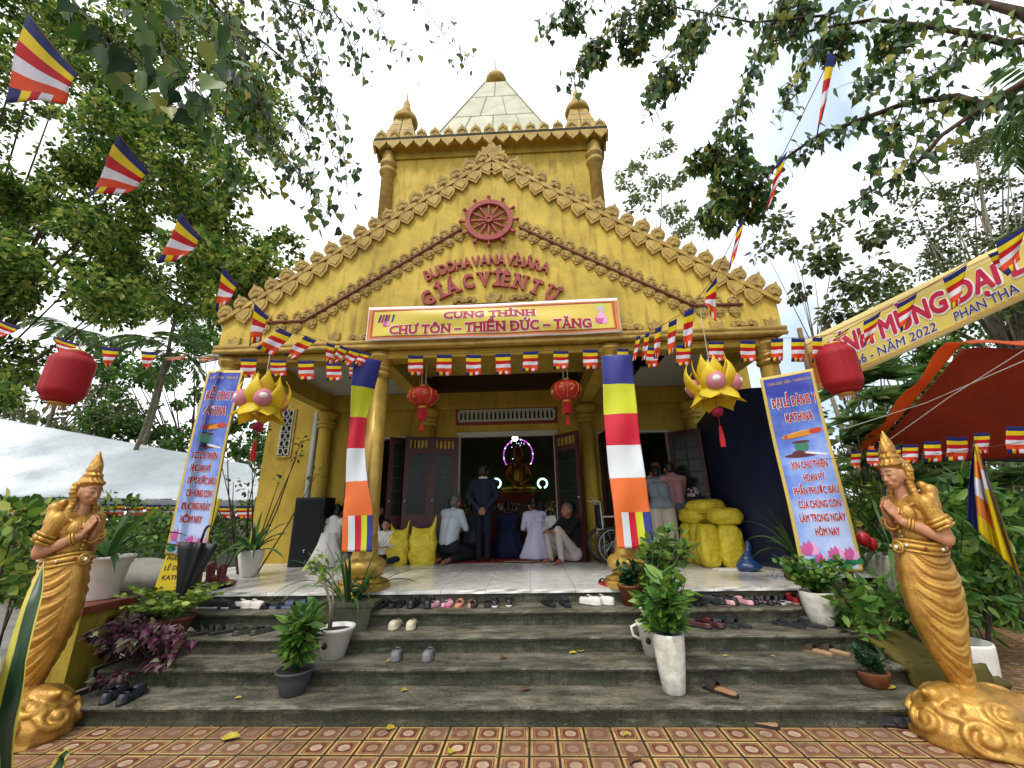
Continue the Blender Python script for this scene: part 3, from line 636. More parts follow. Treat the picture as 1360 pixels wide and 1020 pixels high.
def hand(bl, w, d, n, m=0, curl=.5, s=1.0, thumb=1):
    """palm and five separate fingers from wrist w along d; n = palm normal (fingers curl towards it)"""
    w = V(w); d = V(d).normalized(); n = V(n); n = (n-d*n.dot(d)).normalized(); t = d.cross(n)*thumb
    for k in (-1, 0, 1): bl.cap(w+t*.02*k*s, w+d*.075*s+t*.026*k*s, .016*s, .015*s, m)
    for k, L in enumerate((.062, .072, .067, .052)):
        b = w+d*.08*s+t*(.03-.02*k)*s; e = b+(d+n*curl*.4).normalized()*L*.55*s; f = e+(d+n*curl*1.3).normalized()*L*.5*s
        bl.cap(b, e, .0105*s, .0095*s, m); bl.cap(e, f, .0095*s, .0075*s, m)
    b = w+d*.02*s+t*.03*s; e = b+(d*.6+t*.7+n*.3).normalized()*.035*s; bl.cap(b, e, .013*s, .011*s, m); bl.cap(e, e+(d+n*.4).normalized()*.03*s, .011*s, .009*s, m)
# ================================================================ praying golden statues
def goldmat():
    n = NT('statue_gold'); c = n.ramp(n.noise(4, 6, .65), [(.28, '86602a'), (.5, 'b98c3c'), (.72, 'd0ab58')]); c = n.mix(n.ramp(n.noise(30, 4), [(.56, 0.0), (.7, .6)]), c, '6e4420'); c = n.mix(n.ramp(n.noise(2.2, 5, .6), [(.45, 0.0), (.65, .5)]), c, 'a06a34'); chip = n.ramp(n.noise(22, 6, .75), [(.69, 0.0), (.72, 1.0)]); c = n.mix(chip, c, 'cdbfae'); n.ln(n.math('MULTIPLY', n.math('SUBTRACT', 1, chip), .5), n.b.inputs['Metallic'])
    n.color(c); n.bump(n.math('ADD', n.noise(70, 5), n.math('MULTIPLY', n.noise(25, 5), 1.6)), .45, .006); n.set(Metallic=.5, Specular_IOR_Level=.5); n.ln(n.ramp(n.noise(9, 4), [(.3, .3), (.7, .5)]), n.b.inputs['Roughness']); return n.mat
M['gold'] = goldmat()
M['sskin'] = mat('statue_flesh_paint', 'c08a66', .5, .05, .25, 9, .1, '9b6a48')
M['ink'] = mat('black_paint', '1a1310', .6, 0, .1, 8, 0); M['lip'] = mat('lip_paint', 'b0483f', .5, 0, .1, 8, 0); M['gem'] = mat('red_gem', 'a3202a', .2, 0, .1, 8, 0); M['pearl'] = mat('pearl_gem', 'e8e4d8', .2, 0, .05, 8, 0)
def cloud_base(parent):
    b = Blob(); ce = V((0, .13, .06)); rr = V((.35, .5, .27)); b.ell(ce, rr); b.ell((0, .03, .2), (.26, .26, .15)); b.ell((0, .3, .1), (.3, .3, .18))
    def surf(p):          # project a direction from the base's middle onto its surface
        p = V(p); q = p-ce; k = math.sqrt((q.x/rr.x)**2+(q.y/rr.y)**2+(q.z/rr.z)**2); return ce+q/k
    rs = random.Random(5)
    for az, el, R0 in ((-1.57, .35, .13), (-.7, .25, .14), (0, .2, .17), (.8, .3, .16), (1.6, .25, .17), (2.4, .3, .15), (3.14, .2, .17), (-2.4, .25, .14), (-.3, .75, .12), (3.4, .75, .12), (1.2, .7, .14), (2.1, .72, .13), (-1.2, .75, .1), (-1.95, .72, .1)):
        c = surf(ce+V((cos(az)*cos(el)*rr.x, sin(az)*cos(el)*rr.y, sin(el)*rr.z))); nrm = V(((c.x-ce.x)/rr.x**2, (c.y-ce.y)/rr.y**2, (c.z-ce.z)/rr.z**2)).normalized(); u = nrm.cross(V((0, 0, 1))).normalized(); v_ = nrm.cross(u)*-1
        tw = rs.choice((-1, 1)); pts = []
        for k in range(30):
            f = k/29; an = tw*f*4.2*pi*.62+rs.uniform(0, .02); r_ = R0*(f**.8); pts.append(surf(c+u*r_*cos(an)+v_*r_*sin(an)*.8)+nrm*.004)
        last = pts[-1]; pts += [surf(last+u*tw*.06*k-v_*.02*k)+nrm*.002 for k in (1, 2, 3)]
        b.mb.tube(pts, [.03]*12+[.026]*12+[.02]*9, 8); b.ell(c, .034)
    b.cap((0, -.1, .27), (0, -.22, .29), .1, .06); b.cap((0, -.22, .29), (0, -.285, .315), .05, .026)
    me = b.mesh(.011, 2); v = npverts(me)
    for i, co in enumerate(v):
        if co[2] < .0: v[i, 2] = 0
    setverts(me, v); me.materials.append(M['gold']); return link('cloud_base', me, parent, True)
def statue(x, y, rz, lab, tilt=0):
    root = thing('praying_statue', lab, 'statue', (x, y, 0), rz); b = Blob(); Gd, S = 0, 1
    # torso and arms
    b.ell((0, .04, 1.3), (.14, .13, .13), Gd); b.ell((0, .03, 1.44), (.165, .12, .13), Gd); b.cap((-.14, .03, 1.525), (.14, .03, 1.525), .07, .07, Gd)
    for sx in (-1, 1):
        b.ell((sx*.072, -.075, 1.455), (.07, .06, .07), Gd)
        b.cap((sx*.175, .035, 1.52), (sx*.215, .07, 1.38), .072, .068, Gd); b.cap((sx*.212, .07, 1.38), (sx*.22, .085, 1.28), .055, .052, S)
        b.cap((sx*.22, .085, 1.275), (sx*.07, -.11, 1.385), .052, .036, S)
        b.cap((sx*.17, .12, 1.61), (sx*.08, .13, 1.5), .06, .05, Gd); b.cap((sx*.17, .12, 1.61), (sx*.215, .07, 1.5), .05, .045, Gd); b.cap((sx*.12, .11, 1.66), (sx*.17, .12, 1.61), .035, .05, Gd)
        # praying hands
        w = V((sx*.052, -.125, 1.4)); tip = V((sx*.012, -.205, 1.545)); d = (tip-w).normalized()
        for k in (-1, 0, 1): b.cap(w+V((0, .018*k, .008*k)), w.lerp(tip, .5)+V((0, .024*k, .012*k)), .022, .018, S)
        for k, L in enumerate((.9, 1.0, .95, .8)):
            a0 = w.lerp(tip, .48)+V((0, .036-.024*k, .016-.011*k)); b.cap(a0, a0+(tip-w)*.52*L, .0135, .0095, S)
        b.cap(w+V((0, .03, .03)), w+V((-sx*.01, .045, .095)), .016, .011, S)
    b.cap((0, .02, 1.55), (0, .01, 1.66), .058, .052, S)
    Mh = Matrix.Translation((0, 0, 1.66)) @ Matrix.Rotation(R(9), 4, 'X') @ Matrix.Translation((0, 0, -1.66)); M3 = Mh.to_3x3()
    H = lambda p: Mh @ V(p)
    b.ell(H((0, .0, 1.755)), (.086, .1, .108), S, M3); b.ell(H((0, -.035, 1.70)), (.058, .055, .055), S, M3); b.ell(H((0, -.06, 1.672)), (.026, .02, .02), S, M3)
    b.cap(H((0, -.092, 1.765)), H((0, -.108, 1.726)), .009, .014, S); b.cap(H((-.012, -.096, 1.722)), H((.012, -.096, 1.722)), .01, .01, S)
    b.cap(H((-.02, -.088, 1.695)), H((.02, -.088, 1.695)), .012, .012, S)
    for sx in (-1, 1): b.ell(H((sx*.045, -.065, 1.73)), (.025, .02, .022), S, M3); b.ell(H((sx*.033, -.082, 1.765)), (.018, .012, .01), S, M3); b.ell(H((sx*.085, .01, 1.745)), (.016, .028, .042), S, M3)
    body = b.done('body', [M['gold'], M['sskin']], .0075, root, 2)
    # painted face
    q = MB()
    for sx in (-1, 1): q = MB(); q.tube([H((sx*(.014+.042*k/5), -.0985+.024*(k/5)**2, 1.787+.011*sin(pi*k/5))) for k in range(6)], .0028, 5); q.build('eyebrow', M['ink'], root, True, True)
    for sx in (-1, 1): q = MB(); q.tube([H((sx*(.018+.033*k/5), -.0975+.016*(k/5)**2, 1.764-.006*sin(pi*k/5))) for k in range(6)], .0026, 5); q.build('eyelid', M['ink'], root, True, True)
    q = MB()
    q.ball(H((0, -.102, 1.699)), (.013, .006, .0045), 8, 0, M3); q.ball(H((0, -.101, 1.692)), (.011, .006, .0045), 8, 0, M3); q.build('lips', M['lip'], root, True, True)
    # hair, diadem and pointed topknot
    h = Blob(); h.ell(H((0, .03, 1.825)), (.1, .108, .075), 0, M3); h.ell(H((0, .085, 1.75)), (.095, .065, .11), 0, M3)
    h.mb.tube([H((.097*cos(a), .0-.1*sin(a)+.02, 1.828+.012*sin(a))) for a in [pi*k/12 for k in range(13)]], .015, 8)
    for sx in (-1, 1):
        for k in range(9): t = k/8; h.ell(H((sx*(.1+.012*sin(t*9)), .06-.05*t, 1.8-.25*t)), (.034, .036, .026))
    top = H((0, .03, 1.87)); h.cap(top, top+V((0, 0, .01)), .068, .066); h.mb.tube([top+V((.068*cos(a), .068*sin(a), .018)) for a in [2*pi*k/20 for k in range(20)]], .016, 8, close=True)
    h.mb.lathe([(.055, 0), (.066, .03), (.06, .07), (.045, .11), (.025, .155), (.006, .2), (0, .205)], top+V((0, 0, .03)), 24, rib=lambda a, z: 1+.09*sin(5*a+z*45))
    me = h.mesh(.007, 1); v = npverts(me)
    for i, co in enumerate(v):
        p_ = V(co); k = .004*sin(co[0]*150+co[2]*60+2*noise.noise(p_*12)); nn_ = (p_-V((0, .03, 1.78))).normalized(); v[i] = p_+nn_*k
    setverts(me, v); me.materials.append(M['gold']); link('hair', me, root, True)
    # robe: wrapped skirt with deep swags gathered at a front sash
    prof = [(1.25, .04, .165, .165), (1.17, .035, .185, .18), (1.05, .03, .212, .198), (.93, .025, .225, .203), (.8, .018, .212, .192), (.66, .012, .178, .165), (.52, .02, .138, .135), (.42, .04, .108, .112), (.33, .06, .088, .1), (.27, .06, .1, .115)]
    def sec(z):
        for (z1, *a), (z0, *c_) in zip(prof, prof[1:]):
            if z0 <= z <= z1+1e-6: t = (z-z0)/(z1-z0); return [c_[i]+(a[i]-c_[i])*t for i in range(3)]
        return prof[-1][1:]
    q = MB(); NU, NV = 150, 190
    def skirt(u, v):
        z = 1.25-.95*v; yc, ry, rx = sec(z); th = 2*pi*u            # th=0 at the front (-y)
        s_ = abs(((th+pi) % (2*pi))-pi)/pi; amp = min(1, max(0, (s_-.06)*6))*(1-max(0, s_-.85)*5)
        lvl = z+.27*sin(pi*min(1, s_**.85))*(.85+.1*sin(z*5))+.02*noise.noise(V((z*6, th, 1))); ph = lvl/.092; fr = ph-math.floor(ph); ridge = (1-abs(2*((fr+.12) % 1)-1))**.8
        fine = .0025*sin(lvl*170+3*sin(th))
        d = (.024*ridge*(.7+.6*noise.noise(V((lvl*9, 2, 0))))-.01+fine)*amp*(1 if .36 < z < 1.2 else .3)
        if s_ < .1: d += .02*(1-(s_/.1)**2)+.005*sin(th*70)                    # hanging sash
        return V((sin(th)*(rx+d), yc-cos(th)*(ry+d), z))
    q.grid(NU, NV, skirt); q.build('robe', M['gold'], root, True, True)
    # belt, necklace, armlets and bracelets
    q = MB(); ns = 40
    for zz, r_ in ((1.215, .02), (1.25, .012), (1.18, .012)):
        yc, ry, rx = sec(zz); q.tube([V((sin(2*pi*k/ns)*(rx+.008), yc-cos(2*pi*k/ns)*(ry+.008), zz+.015*cos(2*pi*k/ns*2))) for k in range(ns)], r_, 6, close=True)
    q.ball((0, -.17, 1.215), (.045, .025, .04), 12); q.tube([V((.045*cos(a), -.185, 1.215+.04*sin(a))) for a in [2*pi*k/14 for k in range(14)]], .01, 6, close=True); q.build('belt', M['gold'], root, True, True)
    q = MB()
    for k in range(-8, 9): a = k/8*1.35; q.ball((.125*sin(a), -.02-.09*cos(a)-.01, 1.53-.045*cos(a)), (.018, .014, .016), 7)
    for k in range(-4, 5): a = k/4*1.0; q.ball((.11*sin(a), -.11-.02*cos(a), 1.49-.045*cos(a)), (.016, .014, .02), 7)
    for k in range(5): q.ball((0, -.135+.006*k, 1.43-.035*k), .014, 6)
    q.build('necklace', M['gold'], root, True, True)
    for sx in (-1, 1):
        q = MB(); a = V((sx*.205, .06, 1.41)); dr = V((sx*.04, .04, -.14)).normalized(); p1 = dr.cross(V((0, 1, 0))).normalized(); p2 = dr.cross(p1)
        for off, r_, rt in ((.0, .072, .014), (.03, .078, .017), (.06, .08, .012)): q.tube([a+dr*off+(p1*cos(t)+p2*sin(t))*(r_+.006*sin(6*t)) for t in [2*pi*k/24 for k in range(24)]], rt, 6, close=True)
        q.ball(a+dr*.02+V((sx*.08, -.01, 0)), .028, 8); q.build('armlet', M['gold'], root, True, True)
        q = MB(); w = V((sx*.085, -.09, 1.375)); dr = V((-sx*.6, -.75, .4)).normalized(); p1 = dr.cross(V((0, 0, 1))).normalized(); p2 = dr.cross(p1)
        for off in (-.012, .012): q.tube([w+dr*off+(p1*cos(t)+p2*sin(t))*.045 for t in [2*pi*k/18 for k in range(18)]], .011, 6, close=True)
        q.build('bracelet', M['gold'], root, True, True)
    def gem(c, r_, red): q = MB(); q.ball(c, r_, 8); q.build('gem' if red else 'pearl', M['gem' if red else 'pearl'], root, True, True)
    yc, ry, rx = sec(1.215)
    for k in range(10): a = 2*pi*k/10+.3; gem((sin(a)*(rx+.03), yc-cos(a)*(ry+.03), 1.217+.015*cos(2*a)), .011, k % 2)
    gem((0, -.135, 1.475), .012, 1); gem((0, -.205, 1.215), .015, 0)
    for sx in (-1, 1): gem((sx*.29, .045, 1.39), .012, 0); gem((sx*.06, -.14, 1.455), .01, 1)
    for ch in root.children: ch.scale = (.8, .84, 1)
    cloud_base(root).scale = (.9, .92, .92); root.rotation_euler = (0, tilt, rz); return root
statue(-3.38, 3.5, R(80), 'golden praying statue on a cloud base at the left end of the steps, facing right', 0)
statue(3.36, 3.5, R(-80), 'golden praying statue on a cloud base at the right end of the steps, facing left', 0)
# ================================================================ people
SK = {'tan': mat('skin', 'a9745a', .55, 0, .12, 9, 0), 'dark': mat('tanned_skin', '8d5b45', .55, 0, .12, 9, 0)}
CL = {}
def cloth(name, c, var=.15): 
    if name not in CL: CL[name] = mat(name+'_cloth', c, .85, 0, var, 5, .35, None, .2, 14, bd=.03)
    return CL[name]
def person(label, loc, rz, J, top, bottom, skin='tan', sleeves='long', hair=None, s=1.0, vox=.012, coat=None, hands=True, skirt=None, face=False, barefoot=True, hood=None, extra=None):
    """J: joints in the figure's own frame (facing -y, feet at z=0)"""
    root = thing('person', label, 'person', loc, rz, None); b = Blob(); g = lambda k: V(J[k])*s; SKN, T, B = 0, 1, 2
    pel = g('pelvis'); ch = g('chest'); nk = g('neck'); hd = g('head')
    b.cap(g('hipL'), g('hipR'), .115*s, .115*s, B)
    axx = (g('shR')-g('shL')).normalized()
    for k in (-1, 1): b.cap(pel+axx*.05*k*s+V((0, 0, .05))*s, ch+axx*.07*k*s, .105*s, .115*s, T)
    b.cap(g('shL')*.85+g('shR')*.15, g('shR')*.85+g('shL')*.15, .068*s, .068*s, T); b.cap(ch, nk, .1*s, .06*s, T); b.cap(nk, hd, .05*s, .048*s, SKN)
    for L in 'LR':
        b.cap(g('sh'+L), g('el'+L), .058*s, .048*s, T); b.cap(g('el'+L), g('wr'+L), .045*s, .033*s, T if sleeves == 'long' else SKN)
        b.cap(g('hip'+L), g('kn'+L), .09*s, .066*s, B); b.cap(g('kn'+L), g('an'+L), .062*s, .045*s, B); f = g('to'+L); b.cap(g('an'+L), f, .034*s, .026*s, SKN)
        for k in range(3): b.cap(f, f+(f-g('an'+L)).normalized()*.03*s+V((.016*(k-1), 0, -.004))*s, .013*s, .01*s, SKN)
        if hands: e = g('wr'+L); hand(b, e, J.get('hd'+L, e-g('el'+L)), J.get('hn'+L, (0, 1, 0)), SKN, .6, s, 1 if L == 'L' else -1)
    Rh = Euler(J.get('hrot', (0, 0, 0))).to_matrix()
    hp = lambda p: hd+Rh @ (V(p)*s)
    b.ell(hp((0, .01, .02)), (.078*s, .095*s, .105*s), SKN, Rh); b.ell(hp((0, -.03, -.045)), (.055*s, .055*s, .055*s), SKN, Rh); b.cap(hp((0, -.09, .015)), hp((0, -.102, -.015)), .01*s, .014*s, SKN)
    for k in (-1, 1): b.ell(hp((.08*k, .01, 0)), (.014*s, .025*s, .035*s), SKN, Rh)
    if extra: extra(b)
    b.done('body', [SK[skin], top, bottom], vox, root, 2)
    if hair:
        h = Blob(); st, hm = hair
        h.ell(hp((0, .03, .055)), (.086*s, .095*s, .085*s), 0, Rh); h.ell(hp((0, .06, .0)), (.075*s, .06*s, .085*s), 0, Rh)
        if st == 'long': h.cap(hp((0, .08, -.02)), hp((0, .11, -.28)), .06*s, .035*s)
        if st == 'bun': h.ell(hp((0, .11, .09)), .045*s)
        if st == 'tail': h.cap(hp((0, .12, .03)), hp((0, .17, -.14)), .03*s, .015*s)
        h.done('cap' if st == 'cap' else 'hair', [hm], .011, root, 1)
        if st == 'cap': pass
    if face:
        q = MB()
        for k in (-1, 1): q.ball(hp((.032*k, -.082, .025)), (.013*s, .008*s, .006*s), 6); q.tube([hp((k*(.018+.01*i), -.083+.002*i, .045)) for i in range(4)], .004*s, 4)
        q.tube([hp((-.022+.011*i, -.085, -.05+.003*abs(i-2))) for i in range(5)], .004*s, 4); q.build('face_features', M['ink'], root, True, True)
    if skirt is not None:
        pts, mm, nm = skirt; k = MB(); k.lathe([(r_*s*(1), z*s) for r_, z in pts], (pel.x, pel.y, 0), 36, rib=lambda a, z: 1+.06*sin(a*7+z*5)+.03*sin(a*11)); k.build(nm, mm, root, True, True)
    if hood: k = Blob(); k.ell(nk+V((0, .07, .0))*s, (.1*s, .06*s, .085*s)); k.ell(nk+V((0, .09, -.06))*s, (.085*s, .045*s, .07*s)); k.done('hood', [hood], .012, root, 2)
    return root
def mirror(d):
    o = dict(d)
    for k, v in d.items():
        if k[-1] == 'L' and k[:-1]+'R' not in d: o[k[:-1]+'R'] = (-v[0], v[1], v[2])
    return o
STAND = dict(pelvis=(0, 0, .88), chest=(0, .01, 1.2), neck=(0, .01, 1.36), head=(0, -.01, 1.5), shL=(-.18, .01, 1.32), elL=(-.23, .04, 1.06), wrL=(-.2, -.03, .84), hipL=(-.085, 0, .86), knL=(-.09, -.01, .46), anL=(-.09, .02, .07), toL=(-.1, -.13, .03))
hairB = mat('black_hair', '17120f', .45, 0, .3, 20, .3); hairG = mat('grey_hair', '5c5854', .6, 0, .25, 20, .3); hairBr = mat('brown_hair', '6b4a2c', .5, 0, .3, 20, .3)
# man standing with hands clasped behind his back
J = dict(STAND); J.update(elL=(-.25, .1, 1.07), wrL=(-.06, .17, .86), hdL=(.7, .1, -.6), hnL=(0, 1, 0), head=(0, -.04, 1.49), hrot=(R(14), 0, 0), knL=(-.075, 0, .46), anL=(-.075, .02, .07), toL=(-.09, -.13, .03)); J = mirror(J)
p_ = person('person in a navy suit standing barefoot in the doorway, hands clasped behind the back', (-.43, 7.72, POD), pi, J, cloth('navy', '20283a'), cloth('navy_trouser', '1a1f2c'), 'dark', hair=('short', hairB), s=1.03)
q = MB(); q.tube([V((.075*cos(a), .005+.07*sin(a), 1.43)) for a in [2*pi*k/16 for k in range(16)]], .018, 6, close=True); q.build('collar', cloth('white', 'd8d8d6'), p_, True, True)
KNEEL = mirror(dict(pelvis=(0, .08, .27), chest=(0, .0, .6), neck=(0, -.04, .76), head=(0, -.1, .87), shL=(-.17, -.01, .73), elL=(-.2, -.1, .5), wrL=(-.07, -.3, .46), hipL=(-.09, .06, .24), knL=(-.13, -.36, .1), anL=(-.1, .12, .07), toL=(-.08, .26, .04), hrot=(R(25), 0, 0), hdL=(.3, -1, .2), hnL=(1, 0, 0)))
SITUP = mirror(dict(pelvis=(0, .1, .15), chest=(0, .04, .5), neck=(0, .0, .66), head=(0, -.05, .79), shL=(-.17, .02, .63), elL=(-.22, -.1, .42), wrL=(-.1, -.28, .38), hipL=(-.09, .08, .14), knL=(-.3, -.2, .14), anL=(.05, -.26, .07), toL=(.18, -.2, .05), hrot=(R(8), 0, 0), hdL=(.6, -.6, 0), hnL=(0, 0, -1)))
person('person in a pale blue shirt sitting on the porch beside the yellow sacks', (-.98, 7.62, POD), R(150), KNEEL, cloth('pale_blue', 'aeb8c2'), cloth('charcoal', '23242a'), 'dark', hair=('cap', hairG), s=1.13)
person('person in a dark grey shirt sitting just inside the door behind the pale blue shirt', (-.72, 8.35, POD), R(160), KNEEL, cloth('slate', '4b525c'), cloth('charcoal', '23242a'), 'dark', hair=('short', hairB), s=1.02)
person('person in a deep navy robe kneeling behind the standing suit on the red carpet', (-.02, 8.5, POD), R(185), KNEEL, cloth('deep_navy', '1c2440'), cloth('deep_navy', '1c2440'), hair=('bun', hairB), s=1.0, skirt=([(.2, .5), (.27, .25), (.36, .03), (.0, .02)], cloth('deep_navy', '1c2440'), 'robe'))
LAV = cloth('white_silk', 'c9c8e2', .08)
person('person in a white silk tunic kneeling on the carpet, head bowed', (.5, 8.15, POD), R(200), KNEEL, LAV, LAV, hair=('bun', hairB), s=1.05, skirt=([(.13, .62), (.17, .42), (.24, .22), (.33, .04), (.3, .015)], LAV, 'tunic_skirt'))
person('person in a white shirt with long black hair sitting behind the black shirt', (.92, 8.12, POD), R(185), SITUP, cloth('white', 'd8d8d6'), cloth('beige', 'b5ab9a'), hair=('long', hairB), s=1.08)
J = mirror(dict(pelvis=(0, .1, .13), chest=(0, .1, .48), neck=(0, .06, .65), head=(0, .02, .78), shL=(-.17, .07, .62), elL=(-.21, -.14, .47), wrL=(.02, -.32, .5), hipL=(-.09, .08, .13), knL=(-.14, -.3, .5), anL=(-.12, -.24, .07), toL=(-.14, -.38, .03), hdL=(.8, -.5, -.2), hnL=(0, .6, -1)))
person('person in a black shirt and pale trousers sitting against the door leaf, arms round knees', (1.02, 7.45, POD), R(-52), J, cloth('black', '1b1b1e'), cloth('pale_grey', 'b3a9a4'), 'dark', hair=('short', hairG), s=1.05, face=True)
WH = cloth('white_cotton', 'dedbd6', .1)
person('person in a white hooded dress sitting on the porch beside the black speaker', (-3.02, 7.45, POD), R(175), KNEEL, WH, WH, hair=('bun', hairB), s=.98, hood=WH, skirt=([(.14, .55), (.19, .36), (.27, .2), (.36, .03), (.33, .015)], WH, 'dress'))
person('small child in a white top sitting by the left column, face turned to the steps', (-2.08, 7.42, POD), R(10), SITUP, WH, cloth('charcoal', '23242a'), hair=('short', hairB), s=.8, face=True)
person('person in white sleeves half hidden behind the left column', (-2.42, 7.62, POD), R(120), KNEEL, WH, cloth('charcoal', '23242a'), hair=('bun', hairB), s=1.02)
J = mirror(dict(STAND)); J.update(chest=(0, -.1, 1.17), neck=(0, -.2, 1.31), head=(0, -.28, 1.42), shL=(-.18, -.15, 1.28), shR=(.18, -.15, 1.28), elL=(-.22, -.3, 1.05), elR=(.22, -.3, 1.05), wrL=(-.12, -.45, 1.0), wrR=(.12, -.45, 1.0), hrot=(R(22), 0, 0))
person('person in a grey-blue shirt and wide pale trousers leaning forward at the right doorway', (2.62, 7.3, POD), R(172), J, cloth('grey_blue', '7d8794'), cloth('pale_linen', 'b7b0a4'), hair=('cap', hairB), s=1.0, sleeves='short', skirt=([(.15, 1.02), (.2, .86), (.19, .84)], cloth('grey_blue', '7d8794'), 'shirt_tail'), extra=lambda b: [b.cap((k*.1, .01, .78), (k*.105, .02, .1), .115, .11, 2) for k in (-1, 1)])
J = mirror(dict(STAND)); J.update(chest=(0, -.04, 1.19), neck=(0, -.08, 1.35), head=(0, -.12, 1.48), elL=(-.22, -.16, 1.08), elR=(.22, -.16, 1.08), wrL=(-.08, -.33, 1.06), wrR=(.08, -.33, 1.06), hrot=(R(14), 0, 0))
person('person in a pink hooded sweatshirt and blue-grey jeans standing at the right doorway', (2.9, 7.42, POD), R(185), J, cloth('dusty_pink', 'a77c7e'), cloth('denim', '5f6575'), hair=('cap', hairB), s=1.0, hood=cloth('dusty_pink', 'a77c7e'))
person('person with loose brown hair standing beyond the pink sweatshirt in the right doorway', (2.78, 7.75, POD), R(190), J, cloth('beige', 'b5ab9a'), cloth('charcoal', '23242a'), hair=('long', hairBr), s=1.03)
# ================================================================ colours of the five-stripe flags
def flagcloth(name, c): return mat(name, c, .75, 0, .12, 12, .12, None, .2, 30, trans=.3)
FN, FY, FR, FW, FO = (flagcloth(a+'_flag_cloth', b) for a, b in (('navy', '1d2460'), ('yellow', 'd8bf16'), ('red', 'b8121c'), ('white', 'd6d2da'), ('orange', 'd2481e')))
FLAG = [FN, FY, FR, FW, FO]
vin = lambda name, c, r=.45: mat(name, c, r, 0, .08, 5, .12, None, .4, 9, bd=.02)
BN = [vin(a+'_vinyl', b) for a, b in (('navy', '2a2f7c'), ('lime_yellow', 'c2c61e'), ('crimson', 'c3112c'), ('pale_grey', 'd3d8da'), ('orange', 'd9692b'))]
# ---------------------------------------------------------------- long flags tied to the two inner columns
def drape(lab, x0t, x1t, x0b, x1b, y, zt, zb, twist, seed):
    def fn(u, v):
        a = x0t+(x0b-x0t)*v; b = x1t+(x1b-x1t)*v-(.14 if twist else 0)*sin(pi*min(1, v*1.25))**1.2; d = .012*sin(v*19+u*3+seed)+.03*sin(v*5+seed)*(u-.5)+twist*(1-v)**1.6*(u-.5)+.012*sin(u*7+v*4)
        return V((a+(b-a)*u+.012*sin(v*6+seed), y-.02+d, zt+(zb-zt)*v+(.05*(u)*twist*2*(1-v))))
    def mm(u, v):
        k = int(v*6)
        if k < 5: return k
        return (4, 3, 2, 1, 0)[min(4, int(u*5))]
    q = MB(); q.sheet(20, 90, fn, .003, mm); o = q.build('long_flag', BN, None, True); return tag(o, lab, 'flag', 'long five colour flags hung in front of the inner columns')
drape('long five colour flag twisted along the left inner column', -1.73, -1.49, -1.7, -1.34, 4.86, 3.42, 1.13, .3, 1)
drape('long five colour flag hanging flat in front of the right inner column', 1.36, 1.75, 1.35, 1.75, 4.88, 3.37, 1.12, .0, 2)
# ---------------------------------------------------------------- printed banners
PR = {k: vin(k+'_print', c) for k, c in dict(redink='a8142c', whiteink='e6dfe0', blueink='2c2a6e', gold='cbb05a', pink='c95a9a', palepink='e3a8cf', green='1f7a52', darkgreen='14553c', fan='cf8a2a', fanred='c0392b', bowl='3c7a66', maroon='5a1f2a', orangeink='cf7a3a', lav='b9a9d8').items()}
def skyprint(name):
    n = NT(name); at_ = n.node('ShaderNodeAttribute', attribute_name='vv'); f = n.math('ADD', n.math('MULTIPLY', n.noise(2.6, 6, .6), .55), n.math('MULTIPLY', at_.outputs['Fac'], .35))
    n.color(n.ramp(f, [(.28, '2f3aa0'), (.42, '5f7fd0'), (.55, '9db6ea'), (.66, 'c3cff0')])); n.set(Roughness=.4); return n.mat
M['skyprint'] = skyprint('blue_sky_print')
YB = NT('yellow_banner_print'); YB.color(YB.ramp(YB.noise(1.6, 3, .5, YB.coord((.6, 1, 1.6))), [(.35, 'c9bc34'), (.6, 'd2b84c')])); M['ybanner'] = YB.set(Roughness=.4)
def dglyphs(txt, bold):
    """lettering whose barred D gets its bar as a separate flat stroke"""
    v, f = glyphs(txt.replace('Đ', 'D'), 1, 0, 'LEFT'); n = len(v); vs = []; fs = []
    for k in range(9 if bold > 0 else 1):       # boldness: the strokes are widened by shifted layers
        dx, dy = (0, 0) if k == 8 or bold <= 0 else (bold*cos(k*pi/4), bold*cos(k*pi/4-pi/2)); vs += [(p[0]+dx, p[1]+dy, k) for p in v]; fs += [tuple(i+n*k for i in q) for q in f]
    for i, ch in enumerate(txt):
        if ch == 'Đ':
            pre = txt[:i].replace('Đ', 'D'); a1 = glyphs(pre+'D', 1, 0, 'LEFT')[0][:, 0].max(); x = a1-.60; o = len(vs); vs += [(x-.1, .3, 9), (x+.24, .3, 9), (x+.24, .4, 9), (x-.1, .4, 9)]; fs.append((o, o+1, o+2, o+3))
    return np.array(vs), fs
def fit(txt, x0, x1, y, h, bold=.012):
    """lettering squeezed between x0 and x1 with cap height h, baseline y"""
    v, f = dglyphs(txt, bold)
    v[:, 0] = (v[:, 0]-v[:, 0].min())/(np.ptp(v[:, 0]))*(x1-x0)+x0; v[:, 1] = v[:, 1]/.69*h+y; return v, f
def surfput(mb, vf, S, off, m=0):
    v, f = vf; mb.add([S(p[0], p[1], off+.0002*p[2]) for p in v], f, m)
def lettered(root, S, lines, name='lettering', ink=None, halo=None, ex=.003):
    """each line: (text, x0, x1, baseline, height, bold); halo is a wider copy just behind"""
    q = MB(); h = MB()
    for txt, x0, x1, y, hh, bo in lines:
        surfput(q, fit(txt, x0, x1, y, hh, bo), S, ex+.002)
        if halo: g = .05*hh*2; surfput(h, fit(txt, x0-g*.6, x1+g*.6, y-g*.2, hh*1.02, bo+.045), S, ex)
    q.build(name, ink or PR['redink'], root, False)
    if halo: h.build('lettering_outline', halo, root, False)
